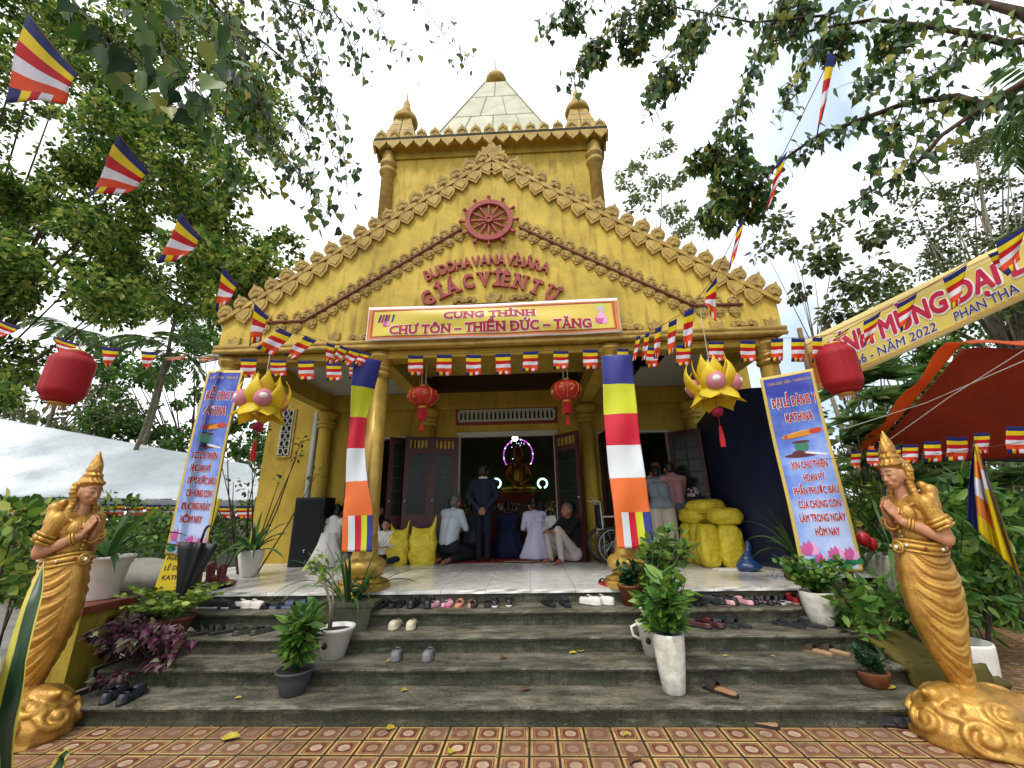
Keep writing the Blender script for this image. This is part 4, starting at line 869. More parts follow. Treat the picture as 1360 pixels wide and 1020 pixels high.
def lotus(mb, S, cx, cy, r, off, cols=(0, 1)):
    for k, (an, L) in enumerate(((-1.15, .75), (1.15, .75), (-.75, .95), (.75, .95), (-.38, 1.05), (.38, 1.05), (0, 1.1))):
        pts = [(0, 0), (-.2, .35), (-.2, .62), (0, 1), (.2, .62), (.2, .35)]
        mb.add([S(cx+(x*cos(an)+y*sin(an))*r*L, cy+(y*cos(an)-x*sin(an))*r*L, off+.0006*k) for x, y in pts], [tuple(range(6))], cols[k % 2])
def upright_banner(name, lab, S, W, H, fold=None):
    root = thing(name, lab, 'banner', S(W/2, 0, 0)); q = MB(); q.sheet(40, 60, lambda u, v: S(u*W, v*H, 0), .004); o = q.build('backing', PR['gold'], root, True)
    q = MB(); q.grid(40, 60, lambda u, v: S(.06*W+u*.88*W, .015*H+v*.97*H, .002)); me = q.build('print', M['skyprint'], root, True).data
    a = me.attributes.new('vv', 'FLOAT', 'POINT'); a.data.foreach_set('value', [1-(i//41)/60 for i in range(len(me.vertices))])
    L = [("ĐẠI LỄ DÂNG Y", .13, .93, .822, .046, .035), ("KATHINA", .33, .82, .735, .044, .035), ("XIN CHƯ THIÊN", .22, .86, .49, .034, .035), ("HOAN HỶ", .38, .76, .425, .034, .035), ("PHẦN PHƯỚC BÁU", .15, .93, .36, .034, .035), ("CỦA CHÚNG CON", .17, .9, .295, .034, .035), ("LÀM TRONG NGÀY", .14, .92, .23, .034, .035), ("HÔM NAY", .35, .77, .165, .034, .035)]
    lettered(root, S, [(t_, a_*W, b_*W, y_*H, h_*H, bo) for t_, a_, b_, y_, h_, bo in L], halo=PR['whiteink'], ex=.005)
    lettered(root, S, [("CHÙA GIÁC VIÊN - THERAVADA", .12*W, .92*W, .945*H, .016*H, 0)], 'heading', PR['gold'], None, .005)
    q = MB()   # printed offerings: folded robe, bowl and dark cloth
    def el(cx, cy, a, b, m, o, n=18, t=0): q.add([S((cx+a*cos(x)*cos(t)-b*sin(x)*sin(t))*W, (cy+(a*cos(x)*sin(t)*W/H+b*sin(x)*cos(t)))*H, o) for x in [2*pi*k/n for k in range(n)]], [tuple(range(n))], m)
    el(.53, .665, .37, .016, 0, .004, t=.12); el(.36, .658, .14, .013, 1, .005, t=.1); el(.8, .675, .12, .014, 1, .0052, t=.1)
    el(.5, .6, .13, .03, 2, .004); el(.5, .625, .16, .007, 3, .005); el(.45, .556, .3, .011, 3, .004); el(.7, .56, .22, .006, 4, .0046, t=-.2); el(.42, .567, .12, .014, 3, .005)
    q.build('offerings_picture', [PR['fan'], PR['fanred'], PR['bowl'], PR['maroon'], PR['whiteink']], root)
    q = MB()
    for k in range(9): cx = .12+.1*k; q.add([S((cx+.11*cos(x))*W, (.035+.016*sin(x)+.008*(k % 3))*H, .004+.0003*k) for x in [2*pi*j/12 for j in range(12)]], [tuple(range(12))], 2+k % 2)
    for cx, cy, r in ((.2, .075, .24), (.35, .04, .16), (.62, .055, .22), (.86, .055, .2)): lotus(q, S, cx*W, cy*H, r*W, .008)
    q.build('lotus_picture', [PR['pink'], PR['palepink'], PR['green'], PR['darkgreen']], root); return root
def SL(x, y, o):     # left banner: a fold swallows a strip of the print
    u = x/.5; v = y/2.26; k = max(0, min(1, (u-.3)/.06)); k2 = max(0, min(1, (u-.42)/.06)); amp = (.6+.4*sin(v*3))
    X = -3.64+.47*u-.05*k*amp; D = .07*(k-k2)*amp+.05*sin(v*2.6+.3)-.04*u; bow = .03*sin(v*6)
    return V((X+.05*v*(1-v)*4*.3+.05*v-.02, 4.77-D+bow*.3-o, 1.13+y*.965+(-.04*u)*(1-v)))
upright_banner('upright_banner', 'blue upright banner with a folded strip standing left of the porch above the umbrella', SL, .5, 2.26)
BR0, BR1 = V((3.28, 4.93)), V((3.84, 4.8)); BH = 2.17
def SR(x, y, o):
    u = x/.58; v = y/BH; p = BR0.lerp(BR1, u); d = .012*sin(v*7)+.01*sin(u*5+v*3)
    return V((p.x+.02*(1-v), p.y-d-o+.0*v, .86+y+.06*u*v-.0*u))
upright_banner('upright_banner', 'blue upright banner standing flat at the right end of the porch', SR, .58, BH)
q = MB(); q.tube([(3.9, 5.15, .3), (3.98, 5.1, 1.8), (4.02, 5.1, 3.75)], [.04, .036, .03], 8); q.tube([(3.93, 5.17, 1.2), (3.95, 5.14, 1.25)], .045, 8)
tag(q.build('bamboo_pole', mat('weathered_bamboo', '7a6448', .7, 0, .4, 9, .3), None, True), 'weathered pole standing behind the right upright banner', 'pole')
# horizontal invitation banner on the gable
def SC(x, y, o):
    u = x/3.3; v = y/.49; d = .035*sin(u*pi)*sin(v*pi)+.012*sin(v*9+u*6)*sin(u*pi)+.008*sin(u*21-v*5)*(1-v); return V((-1.65+x+.012*(1-v)*(1 if u > .5 else -1), 4.87-d-o, 3.685+y-.03*sin(u*pi)*.3))
root = thing('invitation_banner', 'wide yellow banner with red lettering stretched over the porch entrance', 'banner', (0, 4.85, 3.69))
q = MB(); q.sheet(80, 14, lambda u, v: SC(u*3.3, v*.49, 0), .004); q.build('backing', PR['whiteink'], root, True)
q = MB(); q.grid(80, 14, lambda u, v: SC(.01+u*3.28, .025+v*.43, .002)); q.build('border_print', PR['orangeink'], root, True)
q = MB(); q.grid(80, 14, lambda u, v: SC(.09+u*3.12, .065+v*.35, .004)); q.build('print', M['ybanner'], root, True)
q = MB()
for a, b, c_, d_ in ((.06, 3.24, .05, .057), (.06, 3.24, .425, .432), (.06, .068, .057, .425), (3.232, 3.24, .057, .425)): q.grid(40, 1, lambda u, v: SC(a+(b-a)*u, c_+(d_-c_)*v, .005))
q.build('border_line', PR['maroon'], root)
def slab(txt, x0, x1, y, h, bold):
    """lettering with slab serifs between x0 and x1"""
    v, f = dglyphs(txt, bold); vs = [tuple(p) for p in v]; fs = list(f); x = 0; txt = txt.replace('Đ', 'D')
    for i, ch in enumerate(txt):
        bch = BASE.get(ch, ch); pre = glyphs(txt[:i]+'|', 1, 0, 'LEFT')[0][:, 0].max() if i else None
        if bch in SER:
            w_, _ = glyphs(bch, 1, 0, 'LEFT'); full, _ = glyphs(txt[:i]+bch, 1, 0, 'LEFT'); a1 = full[:, 0].max(); a0 = a1-np.ptp(w_[:, 0])
            for fx, fy in SER[bch]:
                X = a0+(a1-a0)*fx; Z = fy*.69; o = len(vs); vs += [(X-.16, Z-.04, 9.5), (X+.16, Z-.04, 9.5), (X+.16, Z+.04, 9.5), (X-.16, Z+.04, 9.5)]; fs.append((o, o+1, o+2, o+3))
    v = np.array(vs); v[:, 0] = (v[:, 0]-v[:, 0].min())/np.ptp(v[:, 0])*(x1-x0)+x0; v[:, 1] = v[:, 1]/.69*h+y; return v, fs
q = MB(); h = MB()
for t_, x0, x1, y, hh in (("CUNG THỈNH", 1.02, 2.22, .275, .095), ("CHƯ TÔN – THIỀN ĐỨC – TĂNG", .31, 2.93, .085, .116)):
    surfput(q, slab(t_, x0, x1, y, hh, .045), SC, .009); surfput(h, slab(t_, x0-.01, x1+.01, y-.002, hh*1.02, .085), SC, .006)
q.build('lettering', PR['redink'], root); h.build('lettering_outline', PR['whiteink'], root)
q = MB()
for k, (cx, m) in enumerate(((.14, 2), (.18, 0), (.22, 2), (.255, 0), (.29, 1), (.315, 2))): q.add([SC(cx+a, .26+b*1.2, .006) for a, b in ((0, 0), (.03, 0), (.055, .09), (.025, .09))], [(0, 1, 2, 3)], m)
lotus(q, SC, .26, .2, .08, .008, (3, 4))
EM = [PR['redink'], vin('lime_print', 'b8cf6a'), PR['blueink'], PR['pink'], PR['palepink']]; q.build('flag_emblem', EM, root); q = MB(); lotus(q, SC, 3.06, .13, .13, .007, (3, 4))
def disc(cx, cy, r, o, m, n=18): q.add([SC(cx+r*cos(a), cy+r*sin(a), o) for a in [2*pi*k/n for k in range(n)]], [tuple(range(n))], m)
disc(3.06, .345, .075, .006, 1); disc(3.06, .34, .035, .009, 4); q.add([SC(x, y, .012) for x, y in ((3.0, .2), (3.12, .2), (3.09, .28), (3.06, .31), (3.03, .28))], [(0, 1, 2, 3, 4)], 4)
q.build('lotus_emblem', EM, root)
# long congratulation banner on the right
LB0, LB1 = V((4.05, 5.15)), V((4.98, 2.35)); LBd = LB1-LB0; LBL = LBd.length
def lbhit(px, py):
    d = CF+CR*((px-680)/FPX)-CU*((py-510)/FPX); n = V((-LBd.y, LBd.x, 0)); t_ = (V((LB0.x, LB0.y, 0))-CAM).dot(n)/d.dot(n); p = CAM+d*t_; return ((p.xy-LB0).dot(LBd)/LBL, p.z)
tl, bl_, tr, br = lbhit(1112, 431), lbhit(1160, 487), lbhit(1360, 312), lbhit(1360, 398)
zt0 = tl[1]+(tl[1]-tr[1])/(tr[0]-tl[0])*tl[0]; kt = (tr[1]-tl[1])/(tr[0]-tl[0]); kb = (br[1]-bl_[1])/(br[0]-bl_[0]); zb0 = bl_[1]-kb*bl_[0]
def SB(x, y, o):     # x along the cloth, y from 0 (bottom edge) to 1 (top edge)
    p = LB0+LBd*(x/LBL); b_ = zb0+kb*x; t_ = zt0+kt*x; d = .03*sin(x*4)*sin(y*pi)+.012*sin(y*11+x*2)*(y-.2); n = V((LBd.y, -LBd.x)).normalized(); return V((p.x+n.x*(d+o), p.y+n.y*(d+o), b_+(t_-b_)*y))
if V((LBd.y, -LBd.x)).dot(CAM.xy-LB0) < 0: raise SystemExit('banner side')
root = thing('long_banner', 'long yellow banner with red and blue lettering rising to the upper right', 'banner', (4.05, 5.15, 3.3))
q = MB(); q.sheet(60, 10, lambda u, v: SB(u*LBL, v, 0), .004); q.build('backing', vin('pale_yellow_vinyl', 'd9c988'), root, True)
q = MB(); q.grid(60, 10, lambda u, v: SB(.01+u*(LBL-.02), .06+v*.78, .003)); q.build('print', vin('straw_yellow_print', 'cdb95a'), root, True)
q = MB()
for a in (.075, .9): q.grid(40, 1, lambda u, v: SB(.02+u*(LBL-.04), a+.012*v, .005))
q.grid(4, 4, lambda u, v: SB(.03+.22*u, .12+.6*v, .006)); q.build('printed_lines', PR['orangeink'], root)
ua, ub = lbhit(1098, 445)[0], lbhit(1364, 345)[0]
q = MB(); h = MB(); v = slab; 
surfput(q, fit("KÍNH MỪNG ĐẠI L", ua, ub, .4, .34, .045), SB, .011); surfput(h, fit("KÍNH MỪNG ĐẠI L", ua-.015, ub+.015, .39, .35, .09), SB, .007)
q.build('lettering', vin('magenta_red_print', 'b0163c'), root); h.build('lettering_outline', PR['whiteink'], root)
for t_, xa, xb in (("PL.2566 - NĂM 2022", (1105, 480), (1246, 440)), ("PHAN THA", (1271, 430), (1364, 402))):
    q = MB(); h = MB(); a, b = lbhit(*xa)[0], lbhit(*xb)[0]; surfput(q, fit(t_, a, b, .13, .16, .01), SB, .009); surfput(h, fit(t_, a-.006, b+.006, .12, .17, .045), SB, .006)
    q.build('date_lettering', PR['blueink'], root); h.build('date_outline', PR['whiteink'], root)
# yellow sign behind the left banner
SY0 = at(246, 663, Y=5.35); SY1 = at(206, 782, Y=5.3)
def SS(x, y, o): b_ = V((SY1.x-.03, 5.3, SY1.z-.1)); t_ = V((SY0.x-.02, 5.4, SY0.z)); H_ = (t_-b_).length; p = b_.lerp(t_, y/H_); return V((p.x+x, p.y-o+.02*x, p.z))
SH = (V((SY0.x-.02, 5.4, SY0.z))-V((SY1.x-.03, 5.3, SY1.z-.1))).length
root = thing('yellow_sign', 'narrow yellow sign with maroon lettering leaning behind the left blue banner', 'sign', SS(.2, 0, 0)); q = MB(); q.sheet(8, 20, lambda u, v: SS(u*.46, v*SH, 0), .015); q.build('board', vin('lemon_board', 'c9b31c'), root)
lettered(root, SS, [("PHẦN PHƯỚC", .03, .43, .42, .05, .01), ("LỄ DÂNG Y", .04, .42, .31, .05, .01), ("KATHINA", .05, .41, .2, .05, .01)], ink=PR['maroon'])
# ---------------------------------------------------------------- lanterns
LR = mat('lantern_red_silk', 'c02a1c', .5, 0, .15, 14, .1, trans=.25); TS = mat('red_tassel', 'b5161a', .8, 0, .25, 60, .3); GL = mat('gold_braid', 'cf9f4a', .4, .5, .2, 20, .1); CORD = mat('white_cord', 'b8b6ae', .8, 0, .1, 9, 0)
def round_lantern(x, y, z, lab):
    root = thing('round_lantern', lab, 'lantern', (x, y, z), 0, 'round red lanterns under the porch beam'); q = MB(); q.lathe([(.05, .13), (.11, .125), (.17, .09), (.2, .04), (.205, 0), (.195, -.04), (.16, -.09), (.1, -.125), (.05, -.13)], (0, 0, 0), 48, rib=lambda a, z_: 1+.03*abs(sin(4*a))); q.build('shade', LR, root, True, True)
    q = MB()
    for a0 in [2*pi*k/8 for k in range(8)]:
        q.tube([V((r_*1.035*cos(a0), r_*1.035*sin(a0), z_)) for r_, z_ in ((.11, .125), (.17, .09), (.2, .04), (.205, 0), (.195, -.04), (.16, -.09), (.1, -.125))], .0035, 4)
        for k in range(7): a1 = a0+pi/8+rnd.uniform(-.16, .16); zz = rnd.uniform(-.05, .06); r_ = .2*1.03*math.sqrt(max(.1, 1-(zz/.16)**2)); q.ball((r_*cos(a1), r_*sin(a1), zz), (.014, .014, .009), 5)
    q.build('gilt_pattern', GL, root, False, True)
    q = MB(); q.lathe([(.055, .125), (.06, .13), (.055, .165), (.05, .165)], (0, 0, 0), 18); q.lathe([(.055, -.165), (.065, -.16), (.06, -.125)], (0, 0, 0), 18); q.build('gilt_collar', GL, root, True, True)
    q = MB()
    for k in range(18): a = 2*pi*k/18; q.tube([(.05*cos(a), .05*sin(a), -.16), (.06*cos(a), .06*sin(a), -.25), (.045*cos(a), .045*sin(a), -.31-.02*rnd.random())], .009, 4)
    q.tube([(0, 0, -.16), (0, 0, -.36)], .004, 4); q.ball((0, 0, -.36), .02, 8)
    for k in range(8): a = 2*pi*k/8; q.tube([(.008*cos(a), .008*sin(a), -.37), (.022*cos(a), .022*sin(a), -.47)], .007, 4)
    q.build('tassel', TS, root, False, True); q = MB(); q.tube([(-.03, 0, .16), (-.025, 0, 3.62-z)], .006, 5); q.tube([(.03, 0, .16), (.025, 0, 3.6-z)], .006, 5); q.build('hanging_cord', CORD, root, False, True)
p = at(562, 527, Y=5.35); round_lantern(p.x, p.y, p.z, 'round red lantern with gilt pattern hanging left of the entrance')
p = at(752, 519, Y=5.35); round_lantern(p.x, p.y, p.z, 'round red lantern with gilt pattern hanging right of the entrance')
LR2 = mat('lantern_red_nylon', 'a81c26', .55, 0, .12, 30, .5, None, .3, 70, trans=.2)
def drum_lantern(x, y, z, lab, tilt):
    root = thing('drum_lantern', lab, 'lantern', (x, y, z), 0, 'tall red drum lanterns at either side'); root.rotation_euler = (0, tilt, .3); q = MB(); h = .25
    q.lathe([(.06, -h), (.12, -h+.012)]+[((.166-.05*max(0, abs(t)-.6)**2*6)*(1+.012*(i % 2)), (h-.03)*t) for i, t in enumerate([-1+2*k/36 for k in range(37)])]+[(.12, h-.012), (.06, h)], (0, 0, 0), 48, rib=lambda a, z_: 1-.05*max(0, cos(3*a))**20); q.build('shade', LR2, root, True, True)
    q = MB(); q.lathe([(.07, h-.004), (.075, h+.012), (.07, h+.02), (.05, h+.02)], (0, 0, 0), 18); q.build('rim', GL, root, True, True); q = MB(); q.lathe([(.05, -h-.02), (.07, -h-.015), (.07, -h+.004)], (0, 0, 0), 18); q.build('rim', GL, root, True, True)
    q = MB()
    for k in range(20): a = 2*pi*k/20; q.tube([(.055*cos(a), .055*sin(a), -h-.015), (.06*cos(a), .06*sin(a), -h-.05-.015*rnd.random())], .006, 4)
    q.build('fringe', mat('tan_fringe', 'b08a5a', .8, 0, .2, 30, .2) if 'fringe' not in M else M['fringe'], root, False, True); q = MB(); q.tube([(0, 0, h), (0, 0, h+.12)], .005, 5); q.build('hanging_cord', CORD, root, False, True)
p = at(90, 501, Y=3.5); drum_lantern(p.x, p.y, p.z, 'red drum lantern hanging above the white tent', R(3))
p = at(1114, 490, Y=4.0); drum_lantern(p.x, p.y, p.z, 'red drum lantern hanging below the long yellow banner', R(-2))
PY = mat('yellow_petal_foam', 'f0dc38', .55, 0, .1, 10, .08, 'e3c62c', trans=.45); PK = mat('pink_paper_shade', 'd98a98', .6, 0, .15, 10, .1, trans=.25); PW = mat('white_paper_panel', 'dcd6d2', .6, 0, .1, 8, 0); RS = mat('crimson_silk_rose', 'b0184a', .6, 0, .25, 12, .2, trans=.2)
def petal(mb, a, base, L, Wd, up, curl, z0, m=0):
    d = V((cos(a), sin(a), 0)); t_ = V((-sin(a), cos(a), 0))
    def fn(u, v):
        w = Wd*(sin(pi*min(1, v*.93+.04))**.75)*(1 if v < .62 else max(.02, (1-v)/.38)**.8); x = (u-.5)*w
        th = up+curl*v*v; r_ = base+L*v*cos(th); zz = L*v*sin(th); return d*(r_+.0)+t_*x+V((0, 0, z0+zz))+d*(-abs(u-.5)*abs(u-.5)*w*.6)
    mb.sheet(6, 12, fn, .004, m)
def lotus_lantern(x, y, z, lab, rz, ctop):
    root = thing('lotus_lantern', lab, 'lantern', (x, y, z), rz, 'yellow lotus lanterns hanging at the porch corners')
    for ring_, (n, base, L, Wd, up, curl, z0) in enumerate(((6, .07, .47, .2, R(66), R(14), -.12), (6, .09, .43, .21, R(28), R(46), -.15), (7, .17, .27, .26, R(-74), R(14), .0))):
        for k in range(n): q = MB(); petal(q, 2*pi*(k+.5*ring_)/n+.2, base, L*(1+.06*sin(k*3+ring_)), Wd, up+.1*sin(k*5), curl, z0); q.build('petal', PY, root, True, True)
    q = MB()
    for k in range(4):
        a = -pi/2+(.62 if k % 2 else -.62)+pi*(k//2); c = V((.2*cos(a), .2*sin(a), .0)); Mr = Matrix.Rotation(a, 3, 'Z'); q = MB(); q.ball(c, (.088, .1, .105), 18, 0, Mr); o = q.build('paper_shade', PK, root, True, True); k2 = MB(); k2.ball(c+V((cos(a), sin(a), .1))*.04, (.058, .06, .05), 12, 0, Mr); k2.build('paper_panel', PW, o, True, True)
    q = MB(); q.tube([(0, 0, .1), (0, 0, ctop-z)], .004, 5); q.build('hanging_cord', CORD, root, False, True)
    q = MB(); q.tube([(0, 0, -.13), (0, 0, -.28)], .004, 4)
    for k in range(8): q.ball((.028*cos(k*2.4), .028*sin(k*2.4), -.31+.012*(k % 3)), (.04, .03, .038), 7)
    q.build('silk_rose', RS, root, True, True); q = MB(); q.tube([(0, 0, -.33), (0, 0, -.46)], .003, 4)
    for k in range(14): a = 2*pi*k/14; q.tube([(.008*cos(a), .008*sin(a), -.46), (.022*cos(a), .022*sin(a), -.6), (.02*cos(a), .02*sin(a), -.68)], .007, 4)
    q.build('tassel', TS, root, False, True); return root
p = at(348, 533, Y=4.45); lotus_lantern(p.x, p.y, p.z, 'yellow lotus lantern with pink shades beside the left blue banner', 0, 3.7)
p = at(947, 512, Y=4.45); lotus_lantern(p.x, p.y, p.z, 'yellow lotus lantern with pink shades in front of the dark blue tarp', .35, 3.75)
# ---------------------------------------------------------------- tarp, tents
BT = mat('dark_blue_tarp', '151f3d', .55, 0, .25, 3, .35, '0e1630', .35, 12, bd=.03)
q = MB(); q.sheet(40, 30, lambda u, v: V((3.52+.06*sin(u*9)+.03*sin(v*7+u*3)+.12*v*(1-u), 5.25+2.55*u, .75+(3.0-.75+.25*sin(u*3.1))*(1-v))), .006); tag(q.build('blue_tarp', BT, None, True), 'dark blue tarp curtain closing the right side of the porch', 'tarp')
WT = mat('white_tarp', 'eef2f4', .5, 0, .1, 1.5, .6, 'd3dde2', .35, 3.5, bd=.12)
E0, E1, R1_, R0_ = V((-13.5, 7.6, 2.12)), V((-5.1, 9.2, 1.86)), at(330, 617, Y=11.6), at(-150, 528, Y=10.6)
root = thing('white_tent', 'long white tarpaulin tent roof behind the left statue', 'tent', (-9, 9, 0))
def wt(u, v):
    p = E0.lerp(E1, u).lerp(R0_.lerp(R1_, u), v); dr = u*40-v*9; return p+V((0, 0, -.12*sin(v*pi)+.07*sin(dr)*sin(v*pi)*(.5+noise.noise(V((u*6, v*3, 0))))+.02*noise.noise(V((u*25, v*8, 3)))))
q = MB(); q.sheet(120, 24, wt, .01); q.build('roof_sheet', WT, root, True)
q = MB(); q.sheet(80, 2, lambda u, v: E0.lerp(E1, u)+V((.0, -.02-.02*sin(u*90), -.02-.17*v)), .006); q.build('valance', mat('grey_valance', '8d9296', .6, 0, .2, 3, .2), root, True)
for u in (.12, .4, .7, .97): q = MB(); p = E0.lerp(E1, u); q.tube([(p.x, p.y+.1, 0), (p.x, p.y+.1, p.z)], .03, 8); q.build('pole', M['metal'], root)
OT = mat('orange_red_tarp', '962e14', .6, 0, .15, 2, .25, '7e240e', .3, 8, bd=.04); OH = mat('bright_orange_hem', 'e8702e', .55, 0, .12, 3, .3, None, .3, 12, trans=.5)
TLc, TRc, BLc, BRc = at(1277, 464, Y=5.2), at(1500, 456, Y=5.0), at(1148, 606, Y=6.6), at(1500, 614, Y=6.4)
root = thing('orange_canopy', 'orange red tarpaulin canopy behind the right statue', 'canopy', (BLc.x, BLc.y, 0))
def oc(u, v): p = TLc.lerp(TRc, u).lerp(BLc.lerp(BRc, u), v); return p+V((0, 0, -.06*sin(v*pi)+.02*sin(u*14+v*5)))
q = MB(); q.sheet(40, 24, oc, .012); q.build('roof_sheet', OT, root, True)
q = MB(); q.sheet(4, 30, lambda u, v: oc(0, v)+V((-.2*u-.02, -.07, .07+.04*sin(v*17)*u)), .008); q.sheet(30, 4, lambda u, v: oc(u, 0)+V((0, -.1*v-.02, .09-.17*v*(.4+u*.6))), .008); q.build('hem', OH, root, True)
q = MB(); q.tube([BLc, BRc], .035, 8); q.build('eave_pole', M['black'], root)
for p in (BLc+V((.1, 0, 0)),): q = MB(); q.tube([(p.x, p.y, 0), p], .03, 8); q.build('pole', M['metal'], root)
q = MB(); a = at(1160, 607, Y=5.9); q.ball(a, (.06, .05, .16), 8); q.tube([a, a+V((.05, 0, -.25))], .02, 6); q.build('tied_knot', OH, root, True)
# ---------------------------------------------------------------- furniture of the porch
root = thing('loudspeaker', 'tall black loudspeaker cabinet standing against the left wing wall', 'speaker', (-3.42, 7.5, POD)); q = MB(); q.box(-.26, .26, -.2, .2, 0, 1.13); q.build('cabinet', M['black'], root, False, True); q = MB(); q.box(-.24, .24, -.212, -.202, .03, 1.1); q.build('grille', mat('speaker_grille', '1f2123', .7, .2, .3, 120, .6, None, .3, 200), root, False, True)
q = MB(); q.tube([(.0, -.216, .25+.0)]+[(.02, -.216, .25)], .03, 10); q.build('badge', M['metal'], root, False, True)
root = thing('loudspeaker', 'black loudspeaker box standing behind the stacked yellow sacks', 'speaker', (3.3, 7.62, POD)); q = MB(); q.box(-.22, .2, -.1, .2, 0, 1.02); q.build('cabinet', M['black'], root, False, True); q = MB(); q.box(-.2, .18, -.112, -.102, .03, .99); q.build('grille', M['darkwood'], root, False, True)
chk = NT('checked_cloth'); cx_ = chk.node('ShaderNodeTexChecker'); cx_.inputs['Scale'].default_value = 16; cx_.inputs[1].default_value = lin('c9b6b8'); cx_.inputs[2].default_value = lin('2a1f2a'); chk.ln(chk.tc.outputs['Object'], cx_.inputs[0]); chk.color(cx_.outputs[0]); chk.set(Roughness=.8)
b = Blob(); b.ell((0, 0, .08), (.12, .07, .1)); b.ell((0, 0, .02), (.13, .08, .05)); me = b.mesh(.012, 2); me.materials.append(chk.mat); o = link('cloth_pouch', me); o.location = (3.28, 7.6, POD+1.01); tag(o, 'small checked cloth pouch on top of the black box by the tarp', 'pouch')
SACK = mat('yellow_woven_sack', 'dcca38', .45, 0, .2, 6, .7, 'c4ae28', .4, 16, bd=.05)
def eared_sack(lab, group, loc, size, seed, el, er):
    """upright sack, pinched along its top seam into two drawn-up corners"""
    sx, sy, sz = size
    def fn(u, v):
        a = 2*pi*u; cx, cy = cos(a), sin(a); fl = v**5; bl = max(0, 1-v*9); w = 1-.13*bl**2-.1*sin(v*pi*1.1)**4*-1-.12*v**3; x = math.copysign(abs(cx)**.6, cx)*w; y = math.copysign(abs(cy)**.7, cy)*(1-.12*bl)*(1-.93*fl)
        ear = (el if cx < 0 else er)*abs(cx)**2.5*v**5; p = V((x*1.7+seed, y*1.7, v*4)); n_ = noise.noise(p)*.13-abs(noise.noise(p*2.1))*.13+.03*sin(v*17+seed+2.5*cx)*sin(a+seed); return V((sx/2*x*(1+n_), sy/2*y*(1+n_*1.5)+.02*sin(v*5+seed), sz*v+ear+n_*.06))
    q = MB(); q.grid(56, 44, fn); q.grid(8, 2, lambda u, v: V((sx*.4*(u-.5), sy*.3*(v-.5), .004))); o = q.build('yellow_sack', SACK, None, True); o.location = loc; return tag(o, lab, 'sack', group)
def sack(lab, group, loc, size, seed, rot=(0, 0, 0), ears=True):
    sx, sy, sz = size; NU, NV = 40, 30; rs = random.Random(seed); ph = [rs.uniform(0, 6) for _ in range(6)]
    def se(c, e): return math.copysign(abs(c)**e, c)
    def fn(u, v):
        a = 2*pi*u; b_ = pi*(v-.5); cb = max(1e-3, cos(b_))**.45; x = se(cos(a), .6)*cb; y = se(sin(a), .6)*cb; z = se(sin(b_), .55)
        n_ = noise.noise(V((x*2.2+seed, y*2.2, z*2.2)))*.1+noise.noise(V((x*5+seed, y*5, z*6)))*.06-abs(noise.noise(V((x*3+seed*2, y*3, z*7))))*.1
        cre = .03*sin(a*9+ph[0])*abs(z)**3+.02*sin(z*9+ph[1]+2*sin(a+ph[2]))+.012*sin(z*23+a*3+ph[3])
        k = 1+n_+cre; bulge = 1-.14*abs(z)**2+.05*sin(a*2+ph[4]); return V((x*sx/2*k*bulge, y*sy/2*k*bulge, (z*.5+.5)*sz+(n_*.1*sz)))
    q = MB(); q.grid(NU, NV, fn)
    o = q.build('yellow_sack', SACK, None, True); o.location = loc; o.rotation_euler = rot; tag(o, lab, 'sack', group)
    if ears:
        e = MB()
        for k, (dx, hh) in enumerate(((-.42, .1+.08*rs.random()), (.42, .12+.1*rs.random()))):
            def fe(u, v, dx=dx, hh=hh): r_ = (1-v)**.7*.42*sx*.55; a = 2*pi*u; return V((dx*sx*.62*(.55+.6*v)+r_*cos(a)*.8, r_*sin(a)*sy/sx*.8, sz*.86+(hh+.14*sz)*v))
            e.grid(12, 8, fe)
        e.build('tied_corners', SACK, o, True, True)
    return o
eared_sack('yellow sack with two tied corners, left one beside the dark doors', 'pair of yellow sacks by the doors', (-1.85, 7.45, POD), (.36, .3, .56), 3, .12, .17)
eared_sack('yellow sack with one tall corner, right one beside the dark doors', 'pair of yellow sacks by the doors', (-1.42, 7.42, POD), (.44, .32, .58), 8, .04, .22)
G_ = 'yellow sacks stacked by the blue tarp'
for lab, loc, size, sd_, rot in (('upright yellow sack at the far left of the stack', (2.98, 7.2, POD), (.26, .3, .6), 11, (0, 0, .2)), ('upright yellow sack second from the left in the stack', (3.02, 6.92, POD), (.28, .28, .6), 12, (0, 0, -.1)),
    ('upright yellow sack at the front middle of the stack', (3.02, 6.6, POD), (.3, .3, .6), 13, (0, 0, .1)), ('upright yellow sack at the front right of the stack, above the blue bag', (3.3, 6.52, POD), (.34, .3, .6), 14, (0, 0, -.1)), ('upright yellow sack hidden at the back of the stack', (3.32, 6.95, POD), (.3, .4, .6), 15, (0, 0, 0)),
    ('yellow sack lying across the back top of the stack', (3.1, 7.15, POD+.58), (.42, .6, .26), 16, (0, 0, .2)), ('yellow sack lying on the front right top of the stack', (3.3, 6.58, POD+.58), (.5, .44, .25), 17, (0, R(3), -.15)), ('yellow sack lying on top of the stack beside the tarp', (3.2, 6.95, POD+.74), (.46, .5, .22), 18, (0, R(-2), .3))):
    sack(lab, G_, loc, size, sd_, rot, False)
b = Blob(); b.cap((0, 0, .05), (.05, 0, .24), .12, .05); b.cap((.05, 0, .24), (.08, .02, .36), .05, .03); b.ell((.02, -.03, .06), (.17, .12, .07)); me = b.mesh(.02, 1); v = npverts(me)
for i, c in enumerate(v): v[i] += np.array((noise.noise(V(c)*14), noise.noise(V(c)*14+V((5, 0, 0))), 0))*.02
setverts(me, v); me.materials.append(mat('blue_plastic_bag', '24406e', .35, 0, .25, 6, .4, None, .5, 30)); o = link('plastic_bag', me); o.location = (3.33, 6.2, POD); tag(o, 'crumpled blue plastic bag at the foot of the yellow sacks', 'bag')
